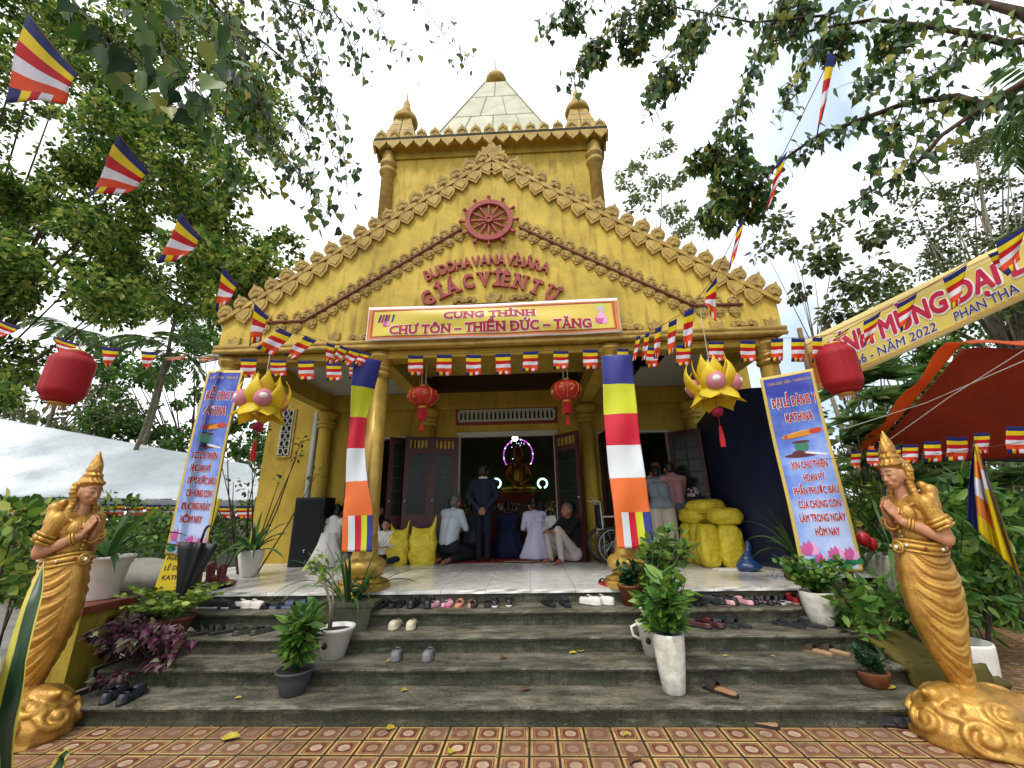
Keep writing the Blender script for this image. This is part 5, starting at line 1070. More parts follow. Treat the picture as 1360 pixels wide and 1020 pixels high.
q = MB(); q.sheet(14, 10, lambda u, v: V((2.95+.5*u+.03*sin(v*9), 6.2+.3*v+.02*sin(u*8), POD+.006+.012*abs(noise.noise(V((u*6, v*5, 2)))))), .004); tag(q.build('paper_sheet', M['white'], None, True), 'crumpled pale sheet lying under the yellow sacks', 'sheet')
# carpet
q = MB(); q.sheet(30, 30, lambda u, v: V((-1.35+2.75*u, 7.55+4.4*v, POD+.008+.004*noise.noise(V((u*8, v*8, 0))))), .006); tag(q.build('red_carpet', mat('red_carpet', '8a1016', .95, 0, .3, 4, .4, '5f0b10'), None, True), 'red carpet laid through the middle doorway', 'carpet')
q = MB(); q.sheet(10, 6, lambda u, v: V((-.05+.62*u, 7.5+.12*v, POD+.022+.003*sin(u*9))), .006); tag(q.build('straw_mat', mat('pale_straw', '9c8872', .9, 0, .2, 30, .3), None, True), 'strip of pale mat at the front edge of the red carpet', 'mat')
# altar with seated golden statue
root = thing('altar', 'dark tiered altar table with flowers at the back of the hall', 'altar', (0, 11, POD)); q = MB()
q.box(-1.7, 1.7, -.1, 1.4, 0, .75); q.box(-1.3, 1.3, .3, 1.4, .75, 1.05); q.box(-.55, .55, .45, 1.4, 1.05, 1.3); q.build('table', M['darkwood'], root, False, True)
q = MB(); q.box(-.5, .5, .4, .448, 1.06, 1.3); q.box(-1.6, 1.6, -.13, -.102, .1, .72); q.build('altar_cloth', mat('altar_red_cloth', '6e1214', .8, 0, .2, 6, .2), root, False, True)
fc = [mat(n_, c_, .6, 0, .2, 9, 0) for n_, c_ in (('altar_leaf', '4d6a2a'), ('altar_yellow', 'c9b040'), ('altar_white', 'cfcabc'), ('altar_pink', 'b0607a'))]
for k in range(26): q = MB(); c = V((rnd.uniform(-1.5, 1.5), rnd.uniform(-.05, .25), .78)); [q.ball(c+V((rnd.uniform(-.1, .1), rnd.uniform(-.08, .08), rnd.uniform(.0, .28))), rnd.uniform(.02, .05), 6, (k+j) % 4) for j in range(9)]; q.build('offering_flowers', fc, root, False, True)
root = thing('seated_statue', 'golden seated statue on the altar with a ring of lights behind its head', 'statue', (.1, 11.8, POD+1.3)); b = Blob()
b.ell((0, -.05, .14), (.52, .36, .14)); b.cap((-.42, -.15, .12), (.1, -.3, .13), .13, .1); b.cap((.42, -.15, .12), (-.1, -.3, .17), .13, .1); b.cap((0, .03, .2), (0, .03, .62), .21, .24); b.cap((-.22, .02, .76), (.22, .02, .76), .1, .1); b.cap((0, 0, .76), (0, 0, .98), .1, .085)
for sx in (-1, 1): b.cap((sx*.27, .0, .74), (sx*.36, -.05, .45), .09, .075); b.cap((sx*.36, -.05, .45), (sx*.08, -.27, .27), .075, .05); hand(b, (sx*.1, -.26, .26), (-sx, -.2, -.05), (0, 0, 1), 0, .3, 1.3, sx)
b.ell((0, -.02, 1.1), (.13, .145, .17)); b.ell((0, .0, 1.22), (.125, .13, .09)); b.ell((0, 0, 1.31), (.06, .06, .07)); b.cap((0, -.155, 1.12), (0, -.17, 1.07), .015, .022); b.cap((-.03, -.15, 1.02), (.03, -.15, 1.02), .014, .014)
for sx in (-1, 1): b.ell((sx*.135, 0, 1.08), (.02, .035, .09))
b.done('body', [mat('gilded_bronze', 'a8741f', .3, .75, .25, 6, .1)], .016, root, 2)
q = MB(); q.lathe([(.5, -.02), (.62, .02), (.6, .06), (.5, .08)], (0, -.05, 0), 32, rib=lambda a, z: 1+.04*abs(sin(9*a)), sy=.72); q.build('lotus_seat', mat('altar_gold', '8a5a1c', .4, .5, .2, 9, .1), root, True, True)
hal = [emit('violet_bulb', '9a50e0', 1.3), emit('pink_bulb', 'd060b8', 1.3), emit('white_bulb', 'e0e0ff', 2)]; q = MB()
for k in range(34): a = -pi*.18+pi*1.36*k/33; q.ball((.42*cos(a), .1, 1.08+.46*sin(a)), .02, 6, k % 2 if k % 5 else 2)
for k in range(14): q.ball((rnd.uniform(-.3, .3), .1, 1.1+rnd.uniform(-.2, .4)), .012, 5, 2)
q.build('halo_lights', hal, root, False, True)
for px, lab in ((659, 'small green ring lamp left of the seated statue'), (720.5, 'small green ring lamp right of the seated statue')):
    p = at(px, 642, Y=11.2); q = MB(); q.tube([V((p.x+.12*cos(a), p.y, p.z+.12*sin(a))) for a in [-1.2+2*pi*.88*k/24 for k in range(25)]], .022, 8); q.tube([(p.x, p.y+.02, p.z-.12), (p.x, p.y+.1, POD+.75)], .012, 6, 1); tag(q.build('ring_lamp', [emit('green_neon', '9ff0d0', 2.2) if px < 700 else bpy.data.materials['green_neon'], M['darkwood']], None, True), lab, 'lamp')
p = at(684, 582, Y=9.2); root = thing('hanging_bulb', 'lit round bulb hanging inside the middle doorway', 'bulb', p); q = MB(); q.ball((0, 0, 0), .065, 14); q.build('bulb', emit('lit_bulb', 'fff6e0', 9), root, True, True); q = MB(); q.tube([(0, 0, .05), (0, 0, 4.2-p.z)], .006, 5); q.tube([(0, 0, .05), (0, 0, .13)], .025, 8); q.build('lamp_cord', M['black'], root, False, True)
q = MB(); q.lathe([(.0, .0), (.02, 0), (.22, .02), (.22, .05), (.02, .06)], (0, 0, 0), 20); o = q.build('wall_fan', M['black'], None, True); p = at(855, 600, Y=10.5); o.location = p; o.rotation_euler = (R(90), 0, .4); tag(o, 'black wall fan inside the right doorway', 'fan')
k = MB(); k.tube([(0, 0, 0), (0, 0, -.25)], .03, 8); k.ball((0, 0, -.08), .08, 10); k.build('motor', M['black'], o, True, True)
# folded wheelchair behind the right column
root = thing('wheelchair', 'folded wheelchair with red straps parked behind the right long flag', 'wheelchair', (1.78, 7.2, POD), .2); q = MB()
for y in (-.14, .14):
    q.tube([(-.24, y, .12), (-.24, y, .52), (-.26, y, .95), (-.38, y, .98)], .014, 8); q.tube([(-.24, y, .52), (.2, y, .52), (.27, y, .12), (.36, y, .08)], .014, 8); q.tube([(-.24, y, .72), (.12, y, .72), (.12, y, .52)], .014, 8); q.tube([(-.22, y, .2), (.2, -y, .5)], .012, 8)
q.build('frame', M['metal'], root, True, True)
for y in (-.2, .2):
    q = MB(); q.tube([(-.12+.27*cos(a), y, .28+.27*sin(a)) for a in [2*pi*k/28 for k in range(28)]], .022, 8, close=True); q.tube([(-.12+.24*cos(a), y*1.12, .28+.24*sin(a)) for a in [2*pi*k/28 for k in range(28)]], .007, 6, 1, close=True)
    for k in range(10): a = 2*pi*k/10; q.tube([(-.12, y, .28), (-.12+.26*cos(a), y, .28+.26*sin(a))], .003, 4, 1)
    q.build('wheel', [M['black'], M['metal']], root, True, True); q = MB(); q.tube([(.27+.08*cos(a), y*.8, .08+.08*sin(a)) for a in [2*pi*k/18 for k in range(18)]], .018, 8, close=True); q.build('castor', M['black'], root, True, True)
q = MB(); q.sheet(8, 4, lambda u, v: V((-.2+.38*u, -.13+.26*v, .5-.12*sin(v*pi))), .01); q.sheet(4, 6, lambda u, v: V((-.26+.08*sin(u*pi), -.13+.26*u, .55+.36*v)), .01); q.build('seat', M['black'], root, True, True)
q = MB(); q.tube([(-.1, -.17, .3), (.05, -.18, .42), (.15, -.17, .2)], .022, 6); q.tube([(.05, -.16, .15), (.15, -.17, .36)], .022, 6); q.build('straps', mat('orange_red_strap', 'b8381e', .6, 0, .2, 9, .1), root, True, True)
# umbrella and boots
tip, topc = at(236, 808, Y=4.5), at(266, 722, Y=4.6); ax = (topc-tip); L = ax.length; rq = ax.to_track_quat('Z', 'Y')
root = thing('umbrella', 'black folded umbrella with a crook handle leaning at the left end of the top step', 'umbrella', tip); root.rotation_mode = 'QUATERNION'; root.rotation_quaternion = rq
q = MB(); q.lathe([(.01, .0), (.03, .08), (.06, .25*L), (.1, .6*L), (.135, .88*L), (.15, 1.0*L), (.1, 1.01*L), (.02, .97*L)], (0, 0, 0), 80, rib=lambda a, z: 1+(.2*sin(8*a)+.1*sin(5*a+z*5))*min(1, z*3)); q.build('canopy', mat('black_nylon', '14161b', .5, 0, .2, 8, .25), root, True, True)
q = MB(); q.sheet(10, 14, lambda u, v: V((-.04+.02*sin(v*8)-.16*u*sin(pi*min(1, v*1.1))**.6*0+.24*u*(v**1.5), -.06-.05*u+.03*sin(u*5), .25*L+.6*L*v-.12*u*v)), .004); q.build('loose_panel', bpy.data.materials['black_nylon'], root, True, True)
q = MB(); q.tube([(0, 0, -.06), (0, 0, L+.05)], .008, 8); q.tube([(0, 0, L), (0, 0, L+.13)]+[(-.05+.05*cos(a), 0, L+.13+.055*sin(a)) for a in [pi*k/10 for k in range(1, 11)]]+[(-.1, 0, L+.09)], .013, 8); q.build('handle', M['black'], root, True, True)
for px, py, lab, rz in ((296, 778, 'maroon rubber boot standing on the left edge of the porch floor', R(75)), (283, 773, 'maroon rubber boot tucked behind its twin beside the umbrella', R(95))):
    b = Blob(); b.cap((0, .05, .0+.05), (0, .06, .2), .05, .058); b.cap((0, .03, .045), (0, -.12, .04), .045, .04); b.cap((0, -.12, .038), (0, -.16, .035), .04, .034); b.ell((0, .0, .015), (.05, .13, .015)); me = b.mesh(.009, 2); me.materials.append(mat('maroon_rubber', '6e2c2c', .4, 0, .15, 8, .05) if 'mrub' not in M else M['mrub']); M['mrub'] = me.materials[0]
    p = at(px, py, Z=POD); o = link('rubber_boot', me); o.location = p; o.rotation_euler = (0, 0, rz); tag(o, lab, 'boot', 'maroon boots')
# ---------------------------------------------------------------- plinths beside the steps
PM = wallmat('mossy_yellow_plaster', '99862e', '4e4d1d', .55)
PX = at(135, 806, Z=.75).x; PYB = at(167, 797, Z=.75).y
root = thing('pot_plinth', 'yellow plastered plinth with a red slab top at the left end of the steps', 'plinth', (-3.75, 4.0, 0)); q = MB(); q.box(PX-.5, PX, 3.9, PYB, 0, .72); q.build('body', PM, root); q = MB(); q.box(PX-.53, PX+.04, 3.86, PYB+.04, .723, .785); q.build('slab', mat('red_tile_slab', '8a3a28', .6, 0, .35, 8, .3, '55301f'), root)
q = MB(); q.sheet(20, 10, lambda u, v: V((3.4+.75*u, 3.95+1.5*v, .28+.5*v-.12*u+.02*noise.noise(V((u*5, v*5, 0))))), .05); q.box(3.54, 4.05, 4.0, 5.4, 0, .2); q.sheet(12, 8, lambda u, v: V((3.42+.6*u, 3.96-.06*(1-v)+.02*noise.noise(V((u*6, v*6, 4))), .3*v-.0)), .05); root = q.build('sloping_kerb', wallmat('dark_mossy_plaster', '5c5222', '2e3316', .6), None, True); tag(root, 'mossy yellow sloping side wall at the right end of the steps', 'wall')
b = Blob(); b.ell((0, 0, .15), (.5, .28, .2)); b.ell((.3, .0, .14), (.35, .25, .18)); me = b.mesh(.03, 3); me.materials.append(mat('grey_cast_stone', '8d8b80', .85, 0, .35, 4, .4)); o = link('stone_trough', me); o.location = at(185, 768, Y=5.6); o.location.z -= .1; tag(o, 'pale grey rounded stone trough behind the left plinth', 'trough')
# ---------------------------------------------------------------- footwear on the steps
def foot(k=0): return [(x, y) for x, y in ((-.032, -.12), (.0, -.13), (.034, -.12), (.046, -.07), (.042, -.01), (.034, .05), (.036, .1), (.02, .127), (-.012, .127), (-.03, .1), (-.032, .05), (-.044, -.01), (-.05, -.07))]
def rim(t): f = foot(); n = len(f); i = int(t*n) % n; k = t*n-int(t*n); a, b = f[i], f[(i+1) % n]; return a[0]+(b[0]-a[0])*k, a[1]+(b[1]-a[1])*k
def shoe(kind, cols, s=1):
    q = MB(); f = foot()
    def slab_(sc, z0, z1, m): q.prism([(x*sc, y*sc) for x, y in f], z0, z1, lambda u, w, d: V((u*s, w*s, d*s)), m)
    slab_(1, 0, .018 if kind != 'clog' else .022, 0); slab_(.93, .018 if kind != 'clog' else .022, .024, 1)
    def strap(y, w, h, m, skew=0): q.sheet(12, 3, lambda u, v: V(((-.047+.094*u)*s, (y+w*(v-.5)+skew*(u-.5))*s, (.018+h*sin(pi*u)**.6+.004)*s)), .005*s, m)
    if kind == 'slide': strap(-.055, .075, .045, 2)
    elif kind == 'band2': strap(-.07, .035, .04, 2, .02); strap(-.015, .03, .048, 2, -.02); strap(.07, .018, .06, 2)
    elif kind == 'flip':
        for sg in (-1, 1): q.tube([(0, -.085*s, .022*s), (sg*.02*s, -.06*s, .05*s), (sg*.042*s, -.0, .022*s)], .006*s, 6, 2)
    else:       # closed: clog, sneaker, flat
        hh = {'clog': .058, 'sneaker': .06, 'flat': .036}[kind]; op = {'clog': .0, 'sneaker': .03, 'flat': -.055}[kind]
        def fn(u, v):
            x, y = rim(u); k = 1-.45*v**1.6
            z = .02+hh*(1-(1-v)**2); yc = -.05 if y < .02 else y*.6
            lim = 1 if y < op else (.62 if kind != 'flat' else .55); vv = v*lim; k = 1-.55*vv**2; return V((x*k*s, (y*(1-.3*vv*vv)+(-.01)*vv)*s, (.018+hh*(1-(1-vv)**2))*s))
        q.grid(39, 6, fn, 2)
        top = [fn(i/39, 1) for i in range(39) if rim(i/39)[1] < op]; 
        q.ball((0, -.062*s, .02*s+hh*.78*s), (.03*s, .05*s, .016*s), 8, 2)
        if kind == 'clog': strap(.06, .016, .05, 2)
        if kind == 'sneaker': q.sheet(4, 6, lambda u, v: V(((-.018+.036*u)*s, (-.03+.06*v)*s, (.078+.018*v)*s)), .006*s, 1)
    return q.build(kind+'_shoe' if kind != 'slide' else 'slide_sandal', [SM(c) for c in cols], None, kind in ('clog', 'sneaker', 'flat'))
SMc = {}
def SM(c):
    if c not in SMc: SMc[c] = mat('shoe_'+c, c, .55, 0, .2, 12, .1)
    return SMc[c]
BK = ('16161a', '242428', '1b1b20')
SH_ = [ # pixel centre, level height, kind, (sole, insole, upper), scale, turn, description, gap
 (488, 805, 4, 'clog', ('cfc8ba', 'a09a8c', 'ddd6c6'), .62, 180, 'small cream clog on the top step by the left column', .5), (504, 803, 4, 'slide', BK, .95, 170, 'black slide beside the small cream clogs', .5), (522, 803, 4, 'flat', BK, .95, 165, 'flat black shoe between black slides on the top step', .5), (540, 804, 4, 'band2', BK, .95, 190, 'black strapped sandal left of the big black clogs', .5),
 (562, 803, 4, 'clog', BK, 1.15, 180, 'big black clog on the top step', .62), (585, 806, 4, 'sneaker', ('c9748a', 'd9d0d0', 'd8a0ae'), .62, 150, 'small pink and white sneaker on the top step', .55), (606, 802, 4, 'slide', ('b85a6a', 'c47a8a', 'c46a80'), .85, 185, 'pink slide left of the peach slides', .4), (620, 802, 4, 'slide', ('c98a66', 'd19a78', 'd08a62'), .9, 180, 'peach slide on the top step', .5), (640, 802, 4, 'slide', ('24221f', '2f2d28', '2a2823'), 1, 178, 'charcoal slide right of the peach slides', .55), (667, 803, 4, 'clog', ('c9c5bd', '1d1c1c', '201f20'), 1, 184, 'black clog with a white rim on the top step', .55),
 (740, 804, 4, 'band2', BK, 1.1, 195, 'black two strap sandal alone in the middle of the top step', .65), (790, 799, 4, 'sneaker', ('cfcac0', 'b5aca0', 'd9d5cc'), 1.0, 60, 'white sneaker lying right of the middle on the top step', .45),
 (536, 834, 3, 'clog', ('cdbf9c', '8d8468', 'd3c7a8'), 1, 0, 'beige clog on the second step from the top', .62), (548, 874, 2, 'clog', ('6a6a6c', '3a3a3c', '77777a'), 1.0, 15, 'grey clog on the middle step', 1.3), (812, 777, 5, 'band2', ('a3172a', 'b82436', '2a1418'), .95, 180, 'red strapped sandal on the floor by the right column', .6),
 (292, 806, 4, 'sneaker', ('d8d4ce', '1c1c1e', '1a1a1c'), 1.05, 80, 'black sneaker with a white sole at the left end', .5), (318, 806, 4, 'slide', BK, .95, 100, 'black slide right of the black and white sneakers', .45), (341, 804, 4, 'sneaker', ('d6d0c0', 'c8c2b2', 'ded8ca'), .95, 70, 'crumpled cream canvas shoe on the top step', .5), (360, 806, 4, 'band2', BK, .95, 60, 'black sandal between the cream canvas shoes and navy slides', .5), (387, 806, 4, 'slide', ('6a7a92', '2c3650', '2f3a58'), 1.1, 100, 'navy slide with a pale sole on the top step', .4),
 (287, 841, 3, 'band2', ('1f1b1a', '3a332e', '2a2522'), 1, 140, 'dark worn sandal on the second step at the left', .55), (337, 841, 3, 'flat', ('3a3d30', '4a4d3c', '34372c'), .95, 150, 'mossy green flat shoe on the second step at the left', .6), (160, 929, 1, 'clog', ('22262a', '14171a', '262b30'), 1.05, 200, 'black clog on the lowest step beside the purple plant', .58),
 (906, 797, 4, 'band2', BK, 1, 170, 'black sandal half hidden behind the tall shrub', .5), (926, 796, 4, 'slide', BK, 1, 200, 'black slide right of the tall shrub', .45), (943, 795, 4, 'sneaker', ('1b1b1d', '2a2a2c', '1d1e20'), 1, 220, 'black sneaker left of the pale pink flats', .45), (968, 798, 4, 'flat', ('d09aa0', '8a5a60', 'd8a4aa'), .95, 205, 'pale pink flat shoe on the top step', .75), (979, 791, 4, 'flat', ('5a1f28', '3a1218', '7a2634'), .7, 190, 'small dark red flat behind the pink flats', .4), (991, 794, 4, 'flat', BK, .95, 190, 'black flat right of the pale pink flats', .45), (1006, 798, 4, 'band2', ('1b1b1d', '9a9690', '1d1e20'), 1, 230, 'black sandal with a grey insole on the top step', .55), (1029, 797, 4, 'slide', ('d2cec8', '1c1c1e', '18181a'), 1, 210, 'black slide with white edging on the top step', .5), (1050, 796, 4, 'sneaker', ('b8a48c', '8a1a22', 'b0202c'), 1, 160, 'bright red canvas shoe at the right end', .5), (1041, 768, 5, 'band2', ('a9adb4', '8d9198', 'c4c8ce'), 1, 175, 'silver sandal on the floor at the right end', .65),
 (937, 832, 3, 'flat', ('2a1416', '5a2a2e', '4a1c20'), 1.05, 215, 'maroon flat shoe on the second step at the right', .5), (972, 832, 3, 'slide', ('26262a', '34343a', '2a2a30'), 1, 220, 'dark grey slide on the second step at the right', .45), (1061, 832, 3, 'flip', ('24252a', '2b2c32', '1a1a1e'), 1.1, 225, 'black flip flop on the second step', .65), (1088, 829, 3, 'clog', BK, .9, 230, 'black clog right of the black flip flops', .45), (1098, 868, 2, 'slide', ('8a6a4c', 'b0946e', '3a2a20'), 1, 215, 'tan sandal on the middle step at the right', .5), (957, 920, 1, 'slide', ('241c18', 'a87c56', '2a1f1a'), 1.1, 215, 'dark brown slide on the lowest step right of the tall vase', 0), (1009, 964, 0, 'slide', ('1d1a1a', 'b08c68', '352a30'), 1.05, 245, 'tan soled dark slide on the tiles at the foot of the steps', 0), (1192, 964, 0, 'clog', ('1e1c20', '3a1a1e', '242228'), 1.0, 240, 'black clog on the tiles beside the right statue', .55)]
LEV = [0, RIS, 2*RIS, 3*RIS, 4*RIS, POD]
for px, py, lv, kind, cols, s_, turn, lab, gp_ in SH_:
    p = at(px, py, Z=LEV[lv]); first = None
    if lv and lv < 5: p.y = max(p.y, YG+(lv-1)*TRD+.1)
    if lv == 4: p.y = min(max(p.y, YG+3*TRD+.12), YG+4*TRD-.14)
    for k in ((-1, 1) if gp_ else (0,)):
        o = shoe(kind, cols, s_) if first is None else first.copy()
        if first is not None: C.objects.link(o)
        first = o; a = R(turn+rnd.uniform(-9, 9)); d = max(gp_*.19, .055*s_ if gp_ else 0)*k*.5+(.048*k*s_*.5 if gp_ else 0)
        o.location = (p.x+d*1.0, p.y+rnd.uniform(-.015, .02), LEV[lv]+.002); o.rotation_euler = (0, 0, a-k*.06)
        if k > 0: o.scale = (-1, 1, 1)
        tag(o, lab+(', left of the pair' if k < 0 else ', right of the pair' if k > 0 else ''), 'shoe', 'footwear left on the steps')
# ================================================================ leaves as mesh
rng = np.random.default_rng(11)
SHP = {'oval': (np.array([(0, 0, 0), (.27, .32, .05), (.23, .68, .04), (0, 1, -.06), (-.23, .68, .04), (-.27, .32, .05)]), [(0, 1, 2, 3), (0, 3, 4, 5)]),
       'lance': (np.array([(0, 0, 0), (.13, .3, .03), (.11, .65, .0), (0, 1, -.12), (-.11, .65, .0), (-.13, .3, .03)]), [(0, 1, 2, 3), (0, 3, 4, 5)]),
       'heart': (np.array([(0, .04, 0), (.2, -.06, .03), (.42, .12, .07), (.36, .42, .05), (.13, .74, 0), (0, 1.12, -.1), (-.13, .74, 0), (-.36, .42, .05), (-.42, .12, .07), (-.2, -.06, .03)]), [(0, 1, 2, 3, 4, 5), (0, 5, 6, 7, 8, 9)])}
def leafmesh(P, D, size, shape='oval', tint=(0, 1), wide=1.0, nrm=None):
    """one mesh of leaves: P base points, D growing directions, size length(s)"""
    P = np.asarray(P, float); D = np.asarray(D, float); n = len(P); D = D/np.maximum(np.linalg.norm(D, axis=1), 1e-6)[:, None]
    h = rng.normal(size=(n, 3))*.7+np.array((0, 0, 1.0)) if nrm is None else nrm; X = np.cross(D, h); X /= np.maximum(np.linalg.norm(X, axis=1), 1e-6)[:, None]; N = np.cross(X, D)
    T, F = SHP[shape]; k = len(T); s = (size*rng.uniform(.7, 1.25, n))[:, None, None]
    vs = P[:, None]+s*(T[None, :, 0:1]*wide*X[:, None]+T[None, :, 1:2]*D[:, None]+T[None, :, 2:3]*N[:, None]); m = len(F[0])
    f = (np.arange(n)[:, None, None]*k+np.array(F)[None]).reshape(-1)
    me = bpy.data.meshes.new('leaves'); me.vertices.add(n*k); me.vertices.foreach_set('co', vs.reshape(-1)); me.loops.add(len(f)); me.loops.foreach_set('vertex_index', f.astype(np.int32)); nf = n*len(F); me.polygons.add(nf); me.polygons.foreach_set('loop_start', np.arange(nf, dtype=np.int32)*m)
    me.update(calc_edges=True); a = me.attributes.new('tint', 'FLOAT', 'POINT'); tv = rng.uniform(tint[0], tint[1], n); a.data.foreach_set('value', np.repeat(tv, k)); return me
def leafobj(name, parent, mat_, *a, **k):
    me = leafmesh(*a, **k); me.materials.append(mat_); return link(name, me, parent)
LM = {'deep': leafmat('deep_green_leaves', ['2a441b', '426228', '628234', '889e42', 'b2b25a'], .5, .45, .25), 'bodhi': leafmat('heart_leaves', ['1f3518', '2b4a20', '3a5c28', '4f6f30', '5f7c38', 'a39c44']), 'bright': leafmat('bright_leaves', ['2f5220', '456e2a', '5c8434', '84a046']),
      'dull': leafmat('dull_olive_leaves', ['2c3a20', '46552c', '5f6b38', '7a7d4a']), 'pale': leafmat('pale_leaves', ['56683a', '74865a', '8d9a60', 'a8ac70']), 'palm': leafmat('palm_leaves', ['345426', '4a6e34', '668646', '90a260']), 'strap': leafmat('strap_leaves', ['1d3a1a', '2c5022', '41682e', '6a8a48']), 'purple': leafmat('purple_leaves', ['2e1420', '4a2234', '63304a', '7a4a5c', '93a07a']), 'fern': leafmat('fern_leaves', ['4a6a1e', '6a8a2c', '86a040', '9fb04c']), 'dkpot': leafmat('dark_pot_leaves', ['17331c', '1f4526', '2c5a34'])}
BARK = mat('brown_bark', '5a4636', .85, 0, .35, 6, .5, '33271d', .2, 25, bd=.02); BARK2 = mat('grey_bark', '8a8474', .85, 0, .3, 5, .4, '5e5848', .2, 30, bd=.02); TWIG = mat('dark_twigs', '3a2f24', .8, 0, .3, 9, .2)
def ball_pts(c, r, n, flat=.75): q = rng.normal(size=(n, 3)); q /= np.linalg.norm(q, axis=1)[:, None]; return np.asarray(c)+q*(rng.uniform(.15, 1, n)**.45)[:, None]*r*np.array((1, 1, flat)), q
def tree(name, lab, base, fork, clumps, leaf, shape, lm, bark, n, r0=.2, group=None, droop=.5, limbs=True, trunk=True, seed=1, wide=1.0, sub_=.3):
    """trunk from base to fork, limbs to the leaf clumps; clumps: (centre, radius)"""
    root = thing(name, lab, 'tree', base, 0, group); base = V(base); fork = V(fork); rs = random.Random(seed); q = MB()
    if trunk:
        m1 = base.lerp(fork, .5)+V((rs.uniform(-.15, .15), rs.uniform(-.15, .15), 0)); q.tube([base, m1, fork], [r0, r0*.8, r0*.6], 10)
        if limbs:
            for c, r in clumps[::7 if len(clumps) > 90 else 1]:
                c = V(c); a = fork; mid = a.lerp(c, .5)+V((rs.uniform(-.3, .3), rs.uniform(-.3, .3), rs.uniform(-.1, .4)))*.5*(c-a).length*.3; rr = r0*.32*min(1, .4+r); q.tube([a, mid, c], [rr, rr*.6, rr*.25], 6)
                for k in range(4): e = c+V((rs.uniform(-1, 1), rs.uniform(-1, 1), rs.uniform(-.5, .8)))*r; q.tube([c, c.lerp(e, .5)+V((0, 0, .05)), e], [rr*.25, rr*.16, rr*.06], 4)
        q.build('trunk', bark, root, True)
    P = []; D = []; tot = sum(r**2 for _, r in clumps)
    for c, r in clumps:
        m = max(8, int(n*r**2/tot)); sub = max(2, m//26); sc, _ = ball_pts(c, r, sub); 
        for s_ in sc: k = m//sub+1; p, d = ball_pts(s_, r*sub_, k, .8); P.append(p); D.append(d*.8+rng.normal(size=d.shape)*.5+np.array((0, 0, -droop)))
    leafobj('crown', root, lm, np.concatenate(P), np.concatenate(D), leaf, shape, wide=wide); return root
def pxclumps(lst, seed=3):
    """(px, py, depth, radius m)"""
    return [(at(x, y, Y=Y), r) for x, y, Y, r in lst]
rs = random.Random(21)
def scatter(n, inside, x0, x1, y0, y1, d0, d1, r0, r1):
    out = []
    while len(out) < n:
        x, y = rs.uniform(x0, x1), rs.uniform(y0, y1)
        if inside(x, y): out.append((x, y, rs.uniform(d0, d1), rs.uniform(r0, r1)))
    return out
# ---- big tree on the left
ins = lambda x, y: y < 408-.02*x and x < 375-(max(0, 150-y)*.6)-max(0, y-360)*.5 and not (x < 90 and 165 < y < 235 and rs.random() < .6)
cl = pxclumps(scatter(165, ins, -120, 380, -80, 460, 5.2, 9.5, .35, .7)+scatter(9, lambda x, y: True, -80, 55, 450, 535, 5.5, 8, .25, .4))
tree('broadleaf_tree', 'large dense dark green tree filling the upper left above the white tent', (-11.2, 6.9, 0), (-10.6, 7.0, 3.4), cl, .11, 'oval', LM['deep'], BARK, 110000, .1, 'trees around the temple', .35)
# ---- trees behind the white tent
cl = pxclumps(scatter(34, lambda x, y: y > 470+.25*abs(x-240)-40, 110, 345, 430, 610, 12, 17, .4, .8))
tree('broadleaf_tree', 'bright green leafy tree behind the white tent beside the palm trunks', (-12, 15, 0), (-12, 15, 2.4), cl, .17, 'oval', LM['bright'], BARK, 9000, .14, 'trees around the temple', .3)
cl = pxclumps(scatter(40, lambda x, y: True, -60, 170, 480, 610, 13, 20, .5, .9))
tree('broadleaf_tree', 'thin grey green tree behind the red drum lantern at the left', (-22, 17, 0), (-22, 17, 2.6), cl, .17, 'oval', LM['dull'], BARK2, 7000, .16, 'trees around the temple', .3)
# ---- heart-leaved boughs overhead
def bough(parent, pts, r, leaves, lm, size, seed, nm='branch', hang=.9):
    """one bough of pixel-drawn twigs at given depths with leaves dangling from it"""
    w = [at(x, y, Y=Y) for x, y, Y in pts]; q = MB(); n = len(w); q.tube(w, [r*(1-.75*i/(n-1)) for i in range(n)], 6)
    P = []; D = []; q2 = q; rr = random.Random(seed); L = n-1
    for k in range(int(leaves*1.55)):
        t = rr.uniform(.12, 1)*L; i = min(int(t), L-1); p = w[i].lerp(w[i+1], t-i); e = p+V((rr.uniform(-.16, .16), rr.uniform(-.16, .16), rr.uniform(-.2, .06))); 
        q2.tube([p, p.lerp(e, .6)+V((0, 0, .02)), e], .0026, 3, cap=False)
        P.append(e); D.append((rr.uniform(-.5, .5), rr.uniform(-.5, .5), -hang))
    q.build(nm, TWIG if r < .02 else BARK, parent, True)
    return P, D
def hearttree(name, lab, base, bs, lm, size, trunkpts=None, extra=None, extra_n=0):
    root = thing(name, lab, 'tree', base, 0, 'trees around the temple'); P = []; D = []
    if trunkpts: q = MB(); q.tube(trunkpts[0], trunkpts[1], 10); q.build('trunk', BARK, root, True)
    for i, b_ in enumerate(bs):
        p, d = bough(root, b_[0], b_[1], b_[2], lm, size, i*7+3); P += p; D += d
    for c, r in (extra or []):
        m = int(extra_n*r*r/sum(x[1]**2 for x in extra)); p, d = ball_pts(c, r, m, .9); P += list(p); D += list(d*.3+rng.normal(size=d.shape)*.35+np.array((0, 0, -.9)))
    leafobj('crown', root, lm, np.array([tuple(p) for p in P]), np.array([tuple(d) for d in D]), size, 'heart'); return root
